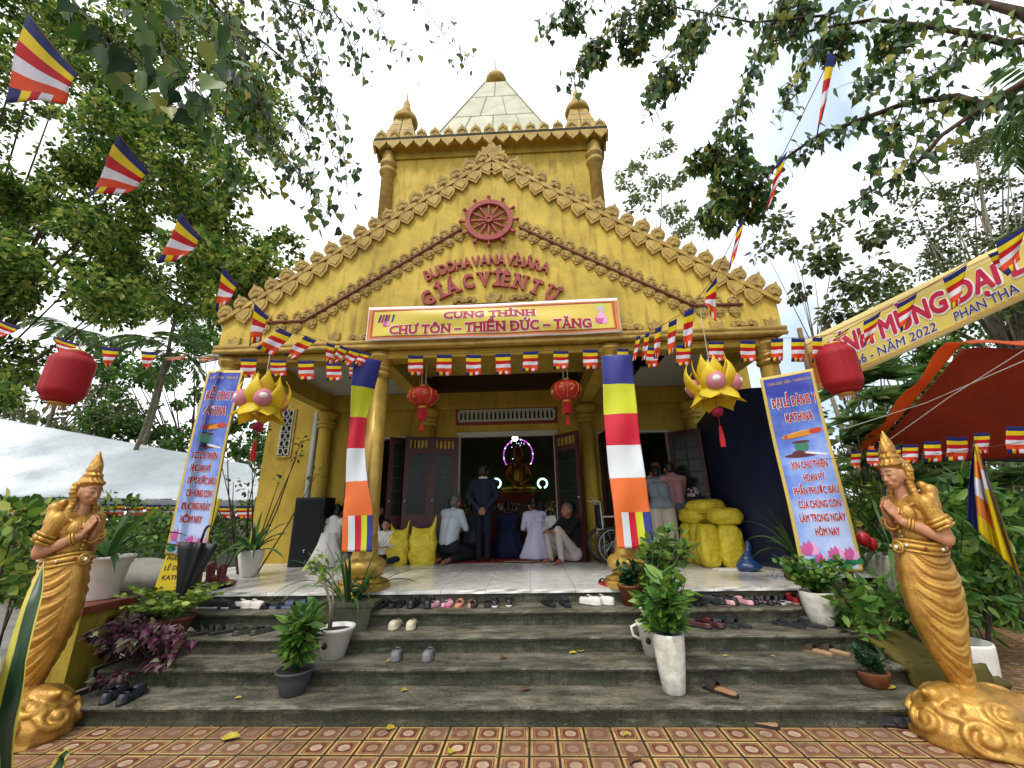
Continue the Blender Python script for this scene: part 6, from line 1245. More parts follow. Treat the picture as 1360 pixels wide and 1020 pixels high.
bl = [([(230, -60, 2.4), (296, 18, 2.6), (355, 60, 2.9), (430, 127, 3.3)], .02, 70), ([(300, 20, 2.6), (330, 90, 2.7), (365, 190, 2.9), (400, 235, 3.1), (436, 285, 3.3)], .01, 90), ([(355, -40, 2.8), (395, 40, 3.0), (415, 100, 3.2), (455, 180, 3.4), (462, 270, 3.6)], .01, 75), ([(400, -40, 3), (455, 30, 3.2), (478, 95, 3.4)], .009, 45), ([(470, -40, 3.2), (500, 20, 3.3), (520, 70, 3.5), (555, 80, 3.6)], .006, 26), ([(510, -40, 3.2), (560, 5, 3.3), (600, 60, 3.4), (632, 78, 3.5)], .006, 22), ([(300, -30, 2.2), (305, 60, 2.3), (300, 150, 2.5), (312, 250, 2.7)], .008, 40), ([(430, 127, 3.3), (400, 170, 3.4), (420, 230, 3.5)], .007, 40), ([(270, -40, 2.5), (350, -10, 2.7), (440, 20, 3.0)], .012, 70), ([(360, 0, 3.4), (420, 60, 3.6), (430, 150, 3.8)], .008, 55)]
hearttree('heart_leaf_tree', 'overhanging twigs with drooping heart shaped leaves at the top left of the gable', (-3.5, -1.2, 0), bl, LM['bodhi'], .088, ([(-3.5, -1.2, 0), (-3.3, -.6, 2.6), (-2.3, .9, 4.3), at(230, -60, Y=2.4)], [.22, .17, .08, .025]))
bl = [([(120, -60, 1.5), (190, 20, 1.6), (250, 100, 1.75), (290, 160, 1.9)], .007, 16), ([(60, -50, 1.6), (120, 30, 1.6), (175, 70, 1.7), (225, 120, 1.8)], .006, 15), ([(180, -50, 1.6), (260, 30, 1.7), (320, 80, 1.8)], .006, 12), ([(225, -20, 1.9), (240, 80, 2.0), (225, 140, 2.0)], .005, 8)]
hearttree('heart_leaf_tree', 'near sprig of large dark heart shaped leaves hanging beside the left string of flags', (-3.2, -1.6, 0), bl, LM['bodhi'], .135, ([(-3.2, -1.6, 0), (-2.9, -.8, 2.5), at(120, -60, Y=1.5)], [.15, .1, .01]))
br_ = [([(1420, 60, 3.2), (1360, 18, 3.4), (1300, 2, 3.6), (1180, -12, 3.9)], .07, 40), ([(1420, 40, 3.3), (1340, 58, 3.5), (1290, 45, 3.6), (1225, 34, 3.8), (1160, 26, 4.0), (1080, 40, 4.2), (1010, 60, 4.4)], .045, 110), ([(1420, 70, 3.2), (1360, 110, 3.4), (1308, 140, 3.6), (1270, 128, 3.8), (1200, 138, 4.0), (1140, 160, 4.2), (1090, 178, 4.4), (1050, 205, 4.6), (1010, 240, 4.7)], .05, 130), ([(1308, 140, 3.6), (1250, 180, 3.8), (1215, 220, 3.9), (1150, 258, 4.1), (1120, 280, 4.2)], .03, 45),
  ([(1180, -12, 3.9), (1100, 20, 4.0), (1000, 30, 4.2), (900, 10, 4.4), (820, 30, 4.5)], .02, 110), ([(1000, -40, 4.2), (930, 30, 4.3), (880, 80, 4.4), (860, 140, 4.5)], .012, 110), ([(900, -40, 4.3), (830, 20, 4.4), (790, 60, 4.5), (755, 105, 4.5)], .012, 110), ([(860, -40, 4.3), (780, -5, 4.4), (720, 40, 4.5)], .01, 60), ([(1060, -40, 4.0), (1010, 60, 4.2), (990, 120, 4.3), (960, 170, 4.4)], .012, 80), ([(1225, 34, 3.8), (1180, 90, 3.9), (1130, 110, 4.0)], .012, 55), ([(1290, 45, 3.6), (1250, 90, 3.7), (1190, 110, 3.8)], .01, 45), ([(1200, 138, 4.0), (1180, 190, 4.1), (1150, 220, 4.1)], .01, 40), ([(1270, 128, 3.8), (1230, 160, 3.9), (1210, 210, 3.9), (1160, 230, 3.9)], .008, 36), ([(940, 20, 4.3), (905, 90, 4.5), (875, 120, 4.6)], .01, 70), ([(1110, 30, 4), (1060, 90, 4.2), (1040, 150, 4.3)], .01, 60)]
ex = pxclumps([(965, 200, 4.9, .3), (975, 240, 4.9, .36), (955, 285, 5.0, .3), (1000, 270, 5.0, .26), (930, 215, 5.0, .2), (760, 25, 4.6, .22), (840, 60, 4.6, .25), (870, 20, 4.6, .3), (790, 70, 4.6, .2), (880, 110, 4.7, .22), (920, 50, 4.6, .25), (1050, 20, 4.3, .3), (1110, 60, 4.2, .25), (1180, 55, 4.0, .22)])
hearttree('heart_leaf_tree', 'spreading tree with thick brown limbs reaching in from the upper right', (6.2, 1.2, 0), br_, LM['bodhi'], .112, ([(6.2, 1.2, 0), (6.0, 1.6, 2.4), at(1420, 60, Y=3.2)], [.24, .2, .1]), ex, 2500)
# ---- trees behind on the right
tree('broadleaf_tree', 'pale distant tree standing right of the tower', (5.4, 13, 0), (5.2, 13, 6.4), pxclumps([(830, 240, 13, .5), (850, 215, 13, .5), (880, 200, 13, .45), (870, 250, 13.4, .6), (900, 235, 13.5, .5), (845, 270, 13.5, .5), (895, 280, 13.5, .6), (880, 175, 13, .35), (920, 300, 13.5, .6)]), .15, 'oval', LM['pale'], BARK2, 2000, .09, 'trees around the temple', .2)
cl = pxclumps([(1080, 355, 9, .4), (1115, 340, 9, .45), (1150, 320, 9.2, .4), (1125, 385, 9, .4), (1165, 365, 9, .45), (1095, 415, 9, .35), (1060, 380, 9, .3), (1140, 420, 9, .4), (1185, 400, 9, .35), (1050, 330, 9.2, .3), (1175, 300, 9.5, .4), (1100, 300, 9.5, .4), (1015, 330, 9.5, .35), (1040, 290, 9.5, .35)])
tree('slender_tree', 'slender pale stemmed tree with broad leaves behind the long yellow banner', (7.6, 8.8, 0), at(1085, 470, Y=9), cl, .17, 'oval', LM['dull'], BARK2, 1300, .06, 'trees around the temple', .5, wide=1.15, sub_=.7)
cl = pxclumps(scatter(46, lambda x, y: y > 160+.35*(1360-x)*.4 and y < 420, 1190, 1420, 170, 420, 9, 13, .35, .65))
tree('broadleaf_tree', 'fine leaved grey green tree above the orange canopy', (13.5, 10.5, 0), (13, 10.5, 4.5), cl, .12, 'oval', LM['dull'], BARK2, 9500, .16, 'trees around the temple', .2)
cl = pxclumps(scatter(26, lambda x, y: True, 1150, 1400, 390, 480, 10, 14, .4, .7))
tree('broadleaf_tree', 'leafy green tree between the long yellow banner and the orange canopy', (13, 13, 0), (12.5, 13, 3.2), cl, .14, 'oval', LM['bright'], BARK2, 4500, .12, 'trees around the temple', .2)
# ---- palms
def palm(lab, base, top, r, nf, L, seed, group='palms around the temple', droop=1.0, up=.8, name='palm_tree', wfac=1.0):
    root = thing(name, lab, 'palm', base, 0, group); rr = random.Random(seed); base = V(base); top = V(top); q = MB(); n = 24
    q.tube([base.lerp(top, i/n)+V((.04*sin(i*.5), 0, 0)) for i in range(n+1)], [r*(1.15-.4*i/n)*(1+.05*(i % 2)) for i in range(n+1)], 9); q.build('trunk', BARK2, root, True); P = []; D = []; N = []; rib = MB()
    for k in range(nf):
        a = 2*pi*k/nf+rr.uniform(-.3, .3); el = rr.uniform(.1, up); l = L*rr.uniform(.8, 1.1); pts = []; p = V(top); d = V((cos(a)*cos(el), sin(a)*cos(el), sin(el)))
        for j in range(15): pts.append(p.copy()); p = p+d*l/14; d = (d+V((0, 0, -.11*droop))).normalized()
        rib.tube(pts, [.016*(1-.8*j/14) for j in range(15)], 4)
        for j in range(3, 15):
            t = (pts[min(j+1, 14)]-pts[j-1]).normalized(); s_ = t.cross(V((0, 0, 1))).normalized()
            for jj in (0, .5):
                for sg in (-1, 1):
                    P.append(pts[j].lerp(pts[max(0, j-1)], jj)); v_ = s_*sg+t*.7+V((0, 0, -.35+rr.uniform(-.15, .15))); D.append(v_); 
    rib.build('frond_ribs', bpy.data.materials['palm_leaves'], root); leafobj('crown', root, LM['palm'], np.array([tuple(p) for p in P]), np.array([tuple(d) for d in D]), L*.3, 'lance', wide=.42*wfac); return root
for i, ((bx, by), (tx_, ty_), Y, lab, nf, L) in enumerate([((165, 600), (226, 465), 11, 'left one of two crossing grey palm trunks behind the white tent', 9, 1.5), ((190, 604), (238, 408), 11.5, 'tall right one of two grey palm trunks behind the white tent', 9, 1.5), ((285, 610), (345, 405), 12, 'palm mostly hidden behind the eave at the left', 9, 1.7), ((70, 560), (100, 440), 12, 'palm behind the red drum lantern', 8, 1.4)]):
    p = at(bx, by, Y=Y); palm(lab, (p.x, p.y, 0), at(tx_, ty_, Y=Y), .06, nf, L, i+1)
for i, ((tx_, ty_), Y, lab, L) in enumerate([((1410, 110), 7, 'palm whose fronds enter at the upper right edge', 1.6), ((1420, 285), 9, 'palm leaning in from the right edge above the banner', 1.7), ((1215, 520), 8.5, 'palm with feathery fronds left of the orange canopy', 1.3)]):
    p = at(tx_, ty_, Y=Y); palm(lab, (p.x+.3, p.y, 0), p, .08, 11, L, i+11)
def fanclump(name, lab, base, stems, seed, lm, L, cat='plant', group=None):
    """rhapis-like clump: canes with fans of strap leaflets"""
    root = thing(name, lab, cat, base, 0, group); rr = random.Random(seed); q = MB(); P = []; D = []
    for (tx_, ty_, Y) in stems:
        t = at(tx_, ty_, Y=Y); q.tube([V(base)+V((rr.uniform(-.3, .3), rr.uniform(-.2, .2), 0)), V(base).lerp(t, .6)+V((0, 0, .1)), t], [.018, .014, .01], 5); ax = V((rr.uniform(-1, 1), rr.uniform(-1.2, .2), rr.uniform(.1, .7))).normalized(); s_ = ax.cross(V((0, 0, 1))).normalized()
        for f in range(3):
            ax2 = (ax+V((rr.uniform(-.9, .9), rr.uniform(-.7, .3), rr.uniform(-.3, .5)))).normalized(); s2 = ax2.cross(V((0, 0, 1))).normalized()
            for k in range(11): a = (k-5)*.27; P.append(t); D.append(ax2*cos(a)+s2*sin(a)+V((0, 0, -.18)))
    q.build('canes', BARK2, root); leafobj('foliage', root, lm, np.array([tuple(p) for p in P]), np.array([tuple(d) for d in D]), L, 'lance', wide=.5); return root
rr_ = random.Random(4); st = [(rr_.uniform(1110, 1245), rr_.uniform(480, 650), rr_.uniform(6.2, 8)) for _ in range(34)]; p = at(1180, 760, Y=7)
fanclump('fan_palm', 'clump of dark fan leaved palms behind the right statue', (p.x, p.y, 0), st, 3, LM['palm'], .5, 'palm', 'palms around the temple')
st = [(rr_.uniform(1230, 1400), rr_.uniform(620, 760), rr_.uniform(6.5, 9)) for _ in range(30)]; p = at(1320, 760, Y=8)
fanclump('fan_palm', 'clump of fan leaved palms under the orange canopy', (p.x, p.y, 0), st, 5, LM['palm'], .6, 'palm', 'palms around the temple')
# ---- shrubs
def shrub(name, lab, base, pts, n, leaf, shape, lm, group=None, stems=6, cat='shrub', droop=.2, wide=1):
    root = thing(name, lab, cat, base, 0, group); q = MB(); rr = random.Random(n)
    for c, r in pts[:stems]: c = V(c); b0 = V(base)+V((rr.uniform(-.1, .1), rr.uniform(-.1, .1), 0)); q.tube([b0, b0.lerp(c, .5)+V((rr.uniform(-.08, .08), 0, .05)), c], [.014, .01, .005], 5)
    q.build('stems', TWIG, root); P = []; D = []; tot = sum(r*r for _, r in pts)
    for c, r in pts: p, d = ball_pts(c, r, int(n*r*r/tot)+3, .9); P.append(p); D.append(d+rng.normal(size=d.shape)*.4+np.array((0, 0, .15-droop)))
    leafobj('foliage', root, lm, np.concatenate(P), np.concatenate(D), leaf, shape, wide=wide); return root
GS = 'shrubs at the sides of the temple'
for lab, bx, by, Y, spec, n, leaf, shape, lm in [
    ('leafy green shrub at the far left edge behind the left statue', 20, 790, 4.6, scatter(14, lambda x, y: True, -40, 62, 680, 790, 4.3, 5.2, .14, .24), 620, .15, 'oval', 'deep'), ('tangled light green shrub behind the left white pot', 190, 740, 7.5, scatter(16, lambda x, y: True, 110, 235, 690, 745, 6.6, 8.4, .25, .4), 1500, .1, 'oval', 'bright'),
    ('dark green undergrowth shrub under the white tent', 60, 700, 9, scatter(18, lambda x, y: True, -60, 160, 680, 730, 7.5, 9.5, .3, .5), 1700, .12, 'oval', 'deep'), ('light green shrub under the right end of the white tent', 300, 700, 9.5, scatter(16, lambda x, y: True, 215, 345, 672, 740, 7.6, 10, .3, .45), 1500, .1, 'oval', 'bright'),
    ('dense shrub with drooping leaves right of the right statue', 1300, 890, 4.6, scatter(26, lambda x, y: x > 1235+(y-640)*.12 and x < 1345-(y-700)*.1, 1230, 1345, 640, 840, 4.3, 5.2, .14, .24), 1100, .15, 'lance', 'bright'), ('dark shrub in the right background by the edge', 1350, 800, 7, scatter(16, lambda x, y: True, 1300, 1420, 730, 830, 6, 8, .3, .5), 1300, .14, 'oval', 'deep'),
    ('broad leaved shrub between the right banner and the right statue', 1180, 850, 4.6, scatter(18, lambda x, y: y > 770+(x-1110)*.2, 1115, 1225, 760, 850, 4.3, 5.0, .1, .17), 420, .12, 'oval', 'bright'), ('green shrub behind the right upright banner', 1140, 740, 6.5, scatter(14, lambda x, y: True, 1090, 1180, 640, 760, 6, 7.4, .2, .35), 900, .14, 'lance', 'deep'),
    ('wall of dark shrubs beyond the orange canopy', 1300, 700, 11, scatter(24, lambda x, y: True, 1120, 1420, 600, 740, 9.5, 13, .45, .8), 3000, .16, 'oval', 'dull')]:
    p = at(bx, by, Y=Y); shrub('shrub', lab, (p.x, p.y, 0), pxclumps(spec), n, leaf, shape, LM[lm], GS, wide=1.4 if shape == 'lance' else 1)
# bare twiggy shrub by the wing wall
p = at(330, 755, Y=6.6); shrub('twiggy_shrub', 'thin twiggy shrub with few leaves in front of the left wing wall', (p.x, p.y, .5), pxclumps([(x, y, 6.3, .1) for x, y in ((395, 605), (370, 640), (420, 630), (300, 560), (290, 600), (335, 600), (265, 625), (350, 570), (330, 650), (310, 640), (400, 585))]), 90, .07, 'oval', LM['dull'], None, 11)
# far belt of trees closing the horizon
P = []; D = []
for k in range(150):
    a = rng.uniform(-1.25, 1.25); d_ = rng.uniform(24, 34); c = np.array((sin(a)*d_*1.2, cos(a)*d_*.9+4, rng.uniform(.5, 6.0))); p, d = ball_pts(c, rng.uniform(1.2, 2.2), 170, .9); P.append(p); D.append(d+rng.normal(size=d.shape)*.5)
tag(leafobj('treeline', None, LM['dull'], np.concatenate(P), np.concatenate(D), .42, 'oval'), 'far belt of mixed trees closing the view behind the temple', 'trees', None, 'stuff')
# ---------------------------------------------------------------- potted plants
WPOT = mat('white_glazed_pot', 'e3e2dc', .4, 0, .1, 8, .12, 'cbc8bd'); WPOT2 = mat('stained_white_pot', 'dddbd0', .55, 0, .3, 14, .2, 'a8a594', .3); GPOT = mat('dark_grey_pot', '3f4246', .6, 0, .2, 20, .3); CLAY = mat('red_clay_pot', '7a4a30', .75, 0, .3, 9, .3, '55341f', .2); CPOT = mat('mossy_concrete_planter', '5c5c4a', .85, 0, .35, 9, .4, '3a3c2c', .2); SOIL = mat('potting_soil', '2a2018', .95, 0, .4, 20, .6)
def pot(root, prof, m, n=28, nm='pot', rib=None, sx=1, sy=1, soil=.85):
    q = MB(); w = [(max(r-.012, .01), z) for r, z in prof[::-1]]; k = int(len(w)*.6)+1; q.lathe(prof+[(prof[-1][0]-.014, prof[-1][1]), (prof[-1][0]-.02, prof[-1][1]*soil)], (0, 0, 0), n, rib=rib, sx=sx, sy=sy); o = q.build(nm, m, root, True, True); q = MB(); q.lathe([(.0, prof[-1][1]*soil+.012), (prof[-1][0]*.6, prof[-1][1]*soil+.01), (prof[-1][0]-.018, prof[-1][1]*soil)][::-1], (0, 0, 0), n, sx=sx, sy=sy); q.build('soil', SOIL, root, True, True); return o
def ribbon(mb, b, az, L, w, el, droop, n=9, m=0, tw=0):
    p = V(b); d = V((cos(az)*cos(el), sin(az)*cos(el), sin(el))); P_ = []
    for i in range(n+1):
        t = i/n; s_ = V((-sin(az), cos(az), 0)); u_ = s_.cross(d)*-1; ww = w*min(1, .45+t*2.2)*(1 if t < .55 else max(.04, ((1-t)/.45)**.7)); s2 = (s_*cos(tw*t)+u_*sin(tw*t)); P_ += [p+s2*ww*.5+u_*ww*.16, p.copy(), p-s2*ww*.5+u_*ww*.16]; p = p+d*L/n; d = (d+V((0, 0, -droop/n))).normalized()
    mb.add(P_, [(i*3+j, i*3+j+1, i*3+j+4, i*3+j+3) for i in range(n) for j in (0, 1)], m)
def tinted(mb, name, lm, root, per=None):
    o = mb.build(name, lm, root, True, True); a = o.data.attributes.new('tint', 'FLOAT', 'POINT'); n = len(o.data.vertices); per = per or n; a.data.foreach_set('value', np.repeat(rng.uniform(0, 1, n//per+1), per)[:n]); return o
def straps(root, z0, n, L, w, lo, hi, droop, lm, seed, r0=.04):
    q = MB(); rr = random.Random(seed)
    for k in range(n): az = 2*pi*k*.382+rr.uniform(-.3, .3); ribbon(q, (r0*cos(az), r0*sin(az), z0), az, L*rr.uniform(.6, 1.1), w*rr.uniform(.8, 1.2), rr.uniform(lo, hi), droop*rr.uniform(.6, 1.3), tw=rr.uniform(-.8, .8))
    return tinted(q, 'leaves', lm, root, 30)
def leafy(root, z0, stems, H, spread, nl, leaf, shape, lm, seed, wide=1, lean=(0, 0), lo=.25, stemmat=None, r=.006):
    q = MB(); rr = random.Random(seed); P = []; D = []
    for k in range(stems):
        az = 2*pi*k*.382+rr.uniform(-.4, .4); s_ = spread*rr.uniform(.3, 1); h = H*rr.uniform(.65, 1.05); pts = [V((.02*cos(az), .02*sin(az), z0)), V((s_*.4*cos(az)+lean[0]*.4, s_*.4*sin(az)+lean[1]*.4, z0+h*.5)), V((s_*cos(az)+lean[0], s_*sin(az)+lean[1], z0+h))]; q.tube(pts, [r, r*.8, r*.5], 5)
        for j in range(nl):
            t = lo+(1-lo)*j/(nl-1); a = pts[0].lerp(pts[1], t*2) if t < .5 else pts[1].lerp(pts[2], t*2-1); b = rr.uniform(0, 2*pi) if j < nl-3 else az+j*2.1; P.append(a); D.append((cos(b), sin(b), rr.uniform(-.35, .5) if j < nl-2 else .9))
    q.build('stems', stemmat or bpy.data.materials['strap_leaves'] if stemmat is None else stemmat, root, False, True); me = leafmesh(np.array([tuple(p) for p in P]), np.array(D), leaf, shape, wide=wide); me.materials.append(lm); link('foliage', me, root, True)
def potted(lab, loc, rz=0, name='potted_plant'): return thing(name, lab, 'potted plant', loc, rz, None)
vase = lambda rt, rb, h: [(rb*.85, 0), (rb, .012), (rb+(rt-rb)*.45, h*.35), (rt*.97, h*.75), (rt, h*.95), (rt*.97, h)]
tub = lambda rt, rb, h: [(rb, 0), (rb+(rt-rb)*.9, h*.86), (rt*1.0, h*.87), (rt*1.06, h*.93), (rt*1.06, h)]
# the centre-right file of pots on the steps
r = potted('tall white vase of bright pointed leaves on the lowest step right of centre', (1.52, 3.86, RIS)); pot(r, vase(.125, .085, .42), WPOT2); leafy(r, .36, 17, .44, .2, 15, .17, 'lance', LM['bright'], 1, 1.5)
r = potted('white handled pot half hidden behind the tall vase', (1.5, 4.29, 2*RIS)); pot(r, tub(.13, .085, .26), WPOT); leafy(r, .2, 5, .25, .12, 8, .1, 'lance', LM['bright'], 2, 1.5); k = MB()
for sg in (-1, 1): k.tube([(sg*.13, 0, .24), (sg*.18, 0, .22), (sg*.17, 0, .15), (sg*.11, 0, .12)], .014, 6)
k.build('handle', WPOT, r, True, True); k = MB(); k.ball((-.06, -.095, .13), (.025, .012, .03), 8); k.build('painted_flower', M['ink'], r, True, True)
r = potted('small ornate white pot with a tall many stemmed shrub by the right column', (1.62, 4.66, 3*RIS)); pot(r, [(.06, 0), (.075, .01), (.1, .1), (.105, .12), (.12, .125), (.13, .15), (.125, .17)], WPOT2, rib=lambda a, z: 1+.03*abs(sin(7*a))); leafy(r, .13, 20, .76, .28, 17, .115, 'oval', LM['bright'], 3, 1.0, (.22, -.02), .42, BARK2, .007)
r = potted('brown clay pot of dark leaves at the foot of the right column', (1.47, 4.88, 4*RIS)); pot(r, tub(.13, .09, .2), CLAY); leafy(r, .17, 16, .22, .16, 9, .08, 'oval', LM['dkpot'], 4, .9)
# centre-left file
r = potted('dark grey pot of drooping bright green leaves on the lowest step left of centre', (-1.55, 3.86, RIS)); pot(r, [(.09, 0), (.1, .01), (.125, .1), (.14, .155), (.15, .16), (.15, .175)], GPOT); leafy(r, .15, 15, .46, .14, 14, .15, 'lance', LM['bright'], 5, 1.4)
r = potted('white round pot with a bare forked stem and few leaves', (-1.42, 4.27, 2*RIS)); pot(r, tub(.165, .1, .25), WPOT); k = MB(); k.ball((-.03, -.142, .12), (.03, .012, .028), 8); k.build('painted_flower', M['ink'], r, True, True); k = MB(); k.tube([(-.06, 0, .2), (-.07, 0, .42), (-.16, .02, .62), (-.26, 0, .8)], [.016, .014, .011, .006], 7); k.tube([(-.05, 0, .2), (-.06, .02, .45), (-.1, .02, .74)], [.014, .012, .007], 7); k.tube([(-.16, .02, .62), (-.06, .02, .7), (.02, 0, .66)], [.008, .006, .004], 5); k.tube([(-.22, 0, .72), (-.3, 0, .7), (-.36, 0, .73)], [.007, .005, .003], 5); k.build('stem', BARK2, r, True, True)
p0 = []; d0 = []
for c in ((-.26, 0, .8), (-.24, 0, .86), (-.2, .02, .76), (-.34, 0, .74), (-.1, .02, .76), (-.22, .0, .68)):
    for k in range(9): p0.append(np.array(c)+rng.normal(size=3)*.03); d0.append(rng.normal(size=3)+np.array((0, 0, .3)))
me = leafmesh(np.array(p0), np.array(d0), .07, 'oval'); me.materials.append(LM['fern']); link('foliage', me, r, True)
r = potted('mossy concrete trough of long arching strap leaves by the left column', (-1.5, 4.72, 3*RIS)); pot(r, tub(.3, .25, .27), CPOT, 4, sx=1.0, sy=.42, rib=None) if False else None
q = MB(); 
for a_, z0_, z1_, s0, s1 in (('o', 0, .2, .24, .29), ('o', .2, .24, .31, .31)): q.add([(sx*s, sy*s*.42, z) for z, s in ((z0_, s0), (z1_, s1)) for sx, sy in ((-1, -1), (1, -1), (1, 1), (-1, 1))], [(3, 2, 1, 0), (4, 5, 6, 7)]+[(i, (i+1) % 4, 4+(i+1) % 4, 4+i) for i in range(4)])
q.build('trough', CPOT, r, False, True); straps(r, .24, 30, .8, .026, .5, 1.45, 1.6, LM['strap'], 6, .1); leafy(r, .22, 10, .2, .2, 9, .06, 'oval', LM['dkpot'], 7, .9, (.12, .02)); k = MB()
for c in ((.02, -.02, .3), (.05, -.03, .27), (-.02, 0, .33)): k.ball(c, .022, 7)
k.build('yellow_flower', mat('small_yellow_flower', 'd0a01c', .6, 0, .2, 9, 0), r, True, True)
# left side
r = potted('large embossed white pot of strap leaves on the yellow plinth', (PX-.25, 4.25, .787)); pot(r, [(.14, 0), (.15, .012), (.19, .3), (.2, .31), (.215, .36), (.225, .365), (.225, .39)], WPOT, 36, rib=lambda a, z: 1+.012*abs(sin(4*a+z*18))); straps(r, .36, 26, .62, .05, .45, 1.4, 1.5, LM['strap'], 8)
r = potted('white tapered pot of strap leaves by the left wing wall', (-3.66, 6.28, POD)); pot(r, vase(.17, .1, .36), WPOT); straps(r, .32, 30, .6, .05, .35, 1.4, 1.7, LM['strap'], 9)
r = potted('red clay bowl with feathery light green fern below the umbrella', (-3.22, 4.5, .36)); pot(r, [(.12, 0), (.13, .01), (.18, .14), (.2, .19), (.21, .2), (.21, .22)], CLAY); q = MB(); rr = random.Random(3); P0 = []; D0 = []
for k in range(34):
    az = 2*pi*k*.382; L_ = rr.uniform(.25, .5); p_ = V((.06*cos(az), .06*sin(az), .2)); d_ = V((cos(az)*.6, sin(az)*.6, rr.uniform(.6, 1.2))).normalized(); pts = [p_.copy()]
    for j in range(8): p_ = p_+d_*L_/8; d_ = (d_+V((0, 0, -.13))).normalized(); pts.append(p_.copy())
    q.tube(pts, .003, 4); s_ = V((-sin(az), cos(az), 0))
    for j in range(2, 9):
        for sg in (-1, 1): P0.append(tuple(pts[j])); D0.append(tuple(s_*sg+d_*.6))
q.build('stems', bpy.data.materials['fern_leaves'], r, False, True); me = leafmesh(np.array(P0), np.array(D0), .075, 'oval'); me.materials.append(LM['fern']); link('foliage', me, r, True)
root = thing('purple_foliage_plant', 'mound of dark purple heart shaped leaves spilling over the left step ends', 'plant', (-2.95, 4.2, .2)); pts = pxclumps(scatter(46, lambda x, y: (x-185)**2/65**2+(y-852)**2/32**2 < 1, 120, 250, 815, 890, 3.85, 4.4, .05, .1)+[(135, 905, 3.85, .05), (165, 895, 3.85, .06), (200, 825, 4.4, .08), (195, 810, 4.45, .07), (145, 820, 4.2, .06)]); P = []; D = []
for c, r_ in pts: p, d = ball_pts(c, r_*1.0, 20, .6); P.append(p); D.append(d*.6+np.array((0, -.5, -.35))+rng.normal(size=d.shape)*.3)
leafobj('foliage', root, LM['purple'], np.concatenate(P), np.concatenate(D), .064, 'heart'); q = MB()
for c, r_ in pts[::2]: q.tube([(-2.95, 4.25, .15), V(c)], .006, 4)
q.build('stems', TWIG, root)
# right side
r = potted('white stained pot with a spreading leafy bush at the right end of the steps', (3.22, 4.62, 3*RIS)); pot(r, vase(.15, .1, .3), WPOT2); leafy(r, .27, 26, .3, .36, 13, .085, 'oval', LM['bright'], 12, 1.1)
r = potted('low clay bowl of dark leaves on the lowest step by the right statue', (3.14, 3.98, RIS)); pot(r, [(.075, 0), (.085, .01), (.112, .075), (.117, .1), (.117, .11)], CLAY); leafy(r, .1, 18, .16, .15, 9, .06, 'oval', LM['dkpot'], 13, .8)
r = potted('tall white pot standing on the tiles behind the right statue', (4.1, 4.2, 0)); pot(r, vase(.19, .15, .4), WPOT); leafy(r, .36, 12, 1.0, .3, 18, .16, 'lance', LM['bright'], 14, 1.5)
p = at(1035, 755, Y=6.3); r = potted('dark potted strap plant between the tarp and the right banner', (3.62, 5.5, POD)); pot(r, tub(.15, .11, .25), CPOT); straps(r, .24, 30, .75, .04, .4, 1.4, 1.7, LM['strap'], 15)
p = at(1185, 720, Y=5.6); r = potted('white planter of long glossy strap leaves behind the right statue', (p.x, p.y, .45)); pot(r, vase(.3, .26, .5), WPOT2); straps(r, .5, 46, 1.05, .05, .4, 1.35, 1.5, LM['strap'], 16)
k = MB(); k.box(-.3, .3, -.3, .3, -.45, -.002); k.build('stand', CPOT, r, False, True)
p = at(1335, 830, Y=6.5); r = potted('dark round planter of strap leaves at the right edge', (p.x+.1, p.y, 0)); pot(r, tub(.5, .42, .35), GPOT); straps(r, .33, 40, .6, .05, .4, 1.3, 1.6, LM['strap'], 18)
q = MB(); p = at(1147, 716, Y=5.2); q.ball(p, (.075, .06, .085), 12); q.ball(p+V((.11, .05, -.06)), (.06, .05, .08), 10); q.tube([p, p+V((0, 0, .2))], .004, 4); tag(q.build('red_balloon', mat('red_balloon', 'a8161c', .35, 0, .1, 8, 0), None, True), 'pair of small red balloons behind the right upright banner', 'balloon')
# snake plant in the near left corner
root = thing('snake_plant', 'tall snake plant with yellow edged leaves in the near left corner', 'plant', (-2.35, 2.2, 0)); SG = leafmat('snake_leaf_green', ['1c3a1e', '27492a', '345a34'], .4, .1); SYL = mat('snake_leaf_yellow', 'c4b840', .45, 0, .15, 12, .05, trans=.15)
for pts, w in (([(5, 1060, 2.2), (8, 960, 2.2), (22, 880, 2.22), (44, 800, 2.3), (58, 745, 2.4)], .12), ([(-25, 1060, 2.1), (-22, 980, 2.1), (-15, 900, 2.15), (-5, 850, 2.2)], .13), ([(65, 1045, 2.0), (80, 1010, 2.0), (90, 995, 2.0)], .05), ([(-60, 1060, 2.3), (-50, 960, 2.4), (-40, 860, 2.5)], .14)):
    w_ = [at(x, y, Y=Y) for x, y, Y in pts]; n = 20
    def sp(t): t *= len(w_)-1; i = min(int(t), len(w_)-2); return w_[i].lerp(w_[i+1], t-i)
    def fn(u, v): p = sp(v); ww = w*min(1, .7+v)*(1 if v < .6 else max(.03, (1-v)/.4)**.75); x = (u-.5)*ww; return p+V((x, .12*ww-abs(u-.5)**2*.8*ww+.006*sin(v*14+u*3), 0))
    q = MB(); q.sheet(12, 26, fn, .004, lambda u, v: 1 if abs(u-.5) > .34 else (0 if abs(u-.5) < .24 or abs(u-.5) > .28 else 1)); q.build('leaf', [SG, SYL], root, True)
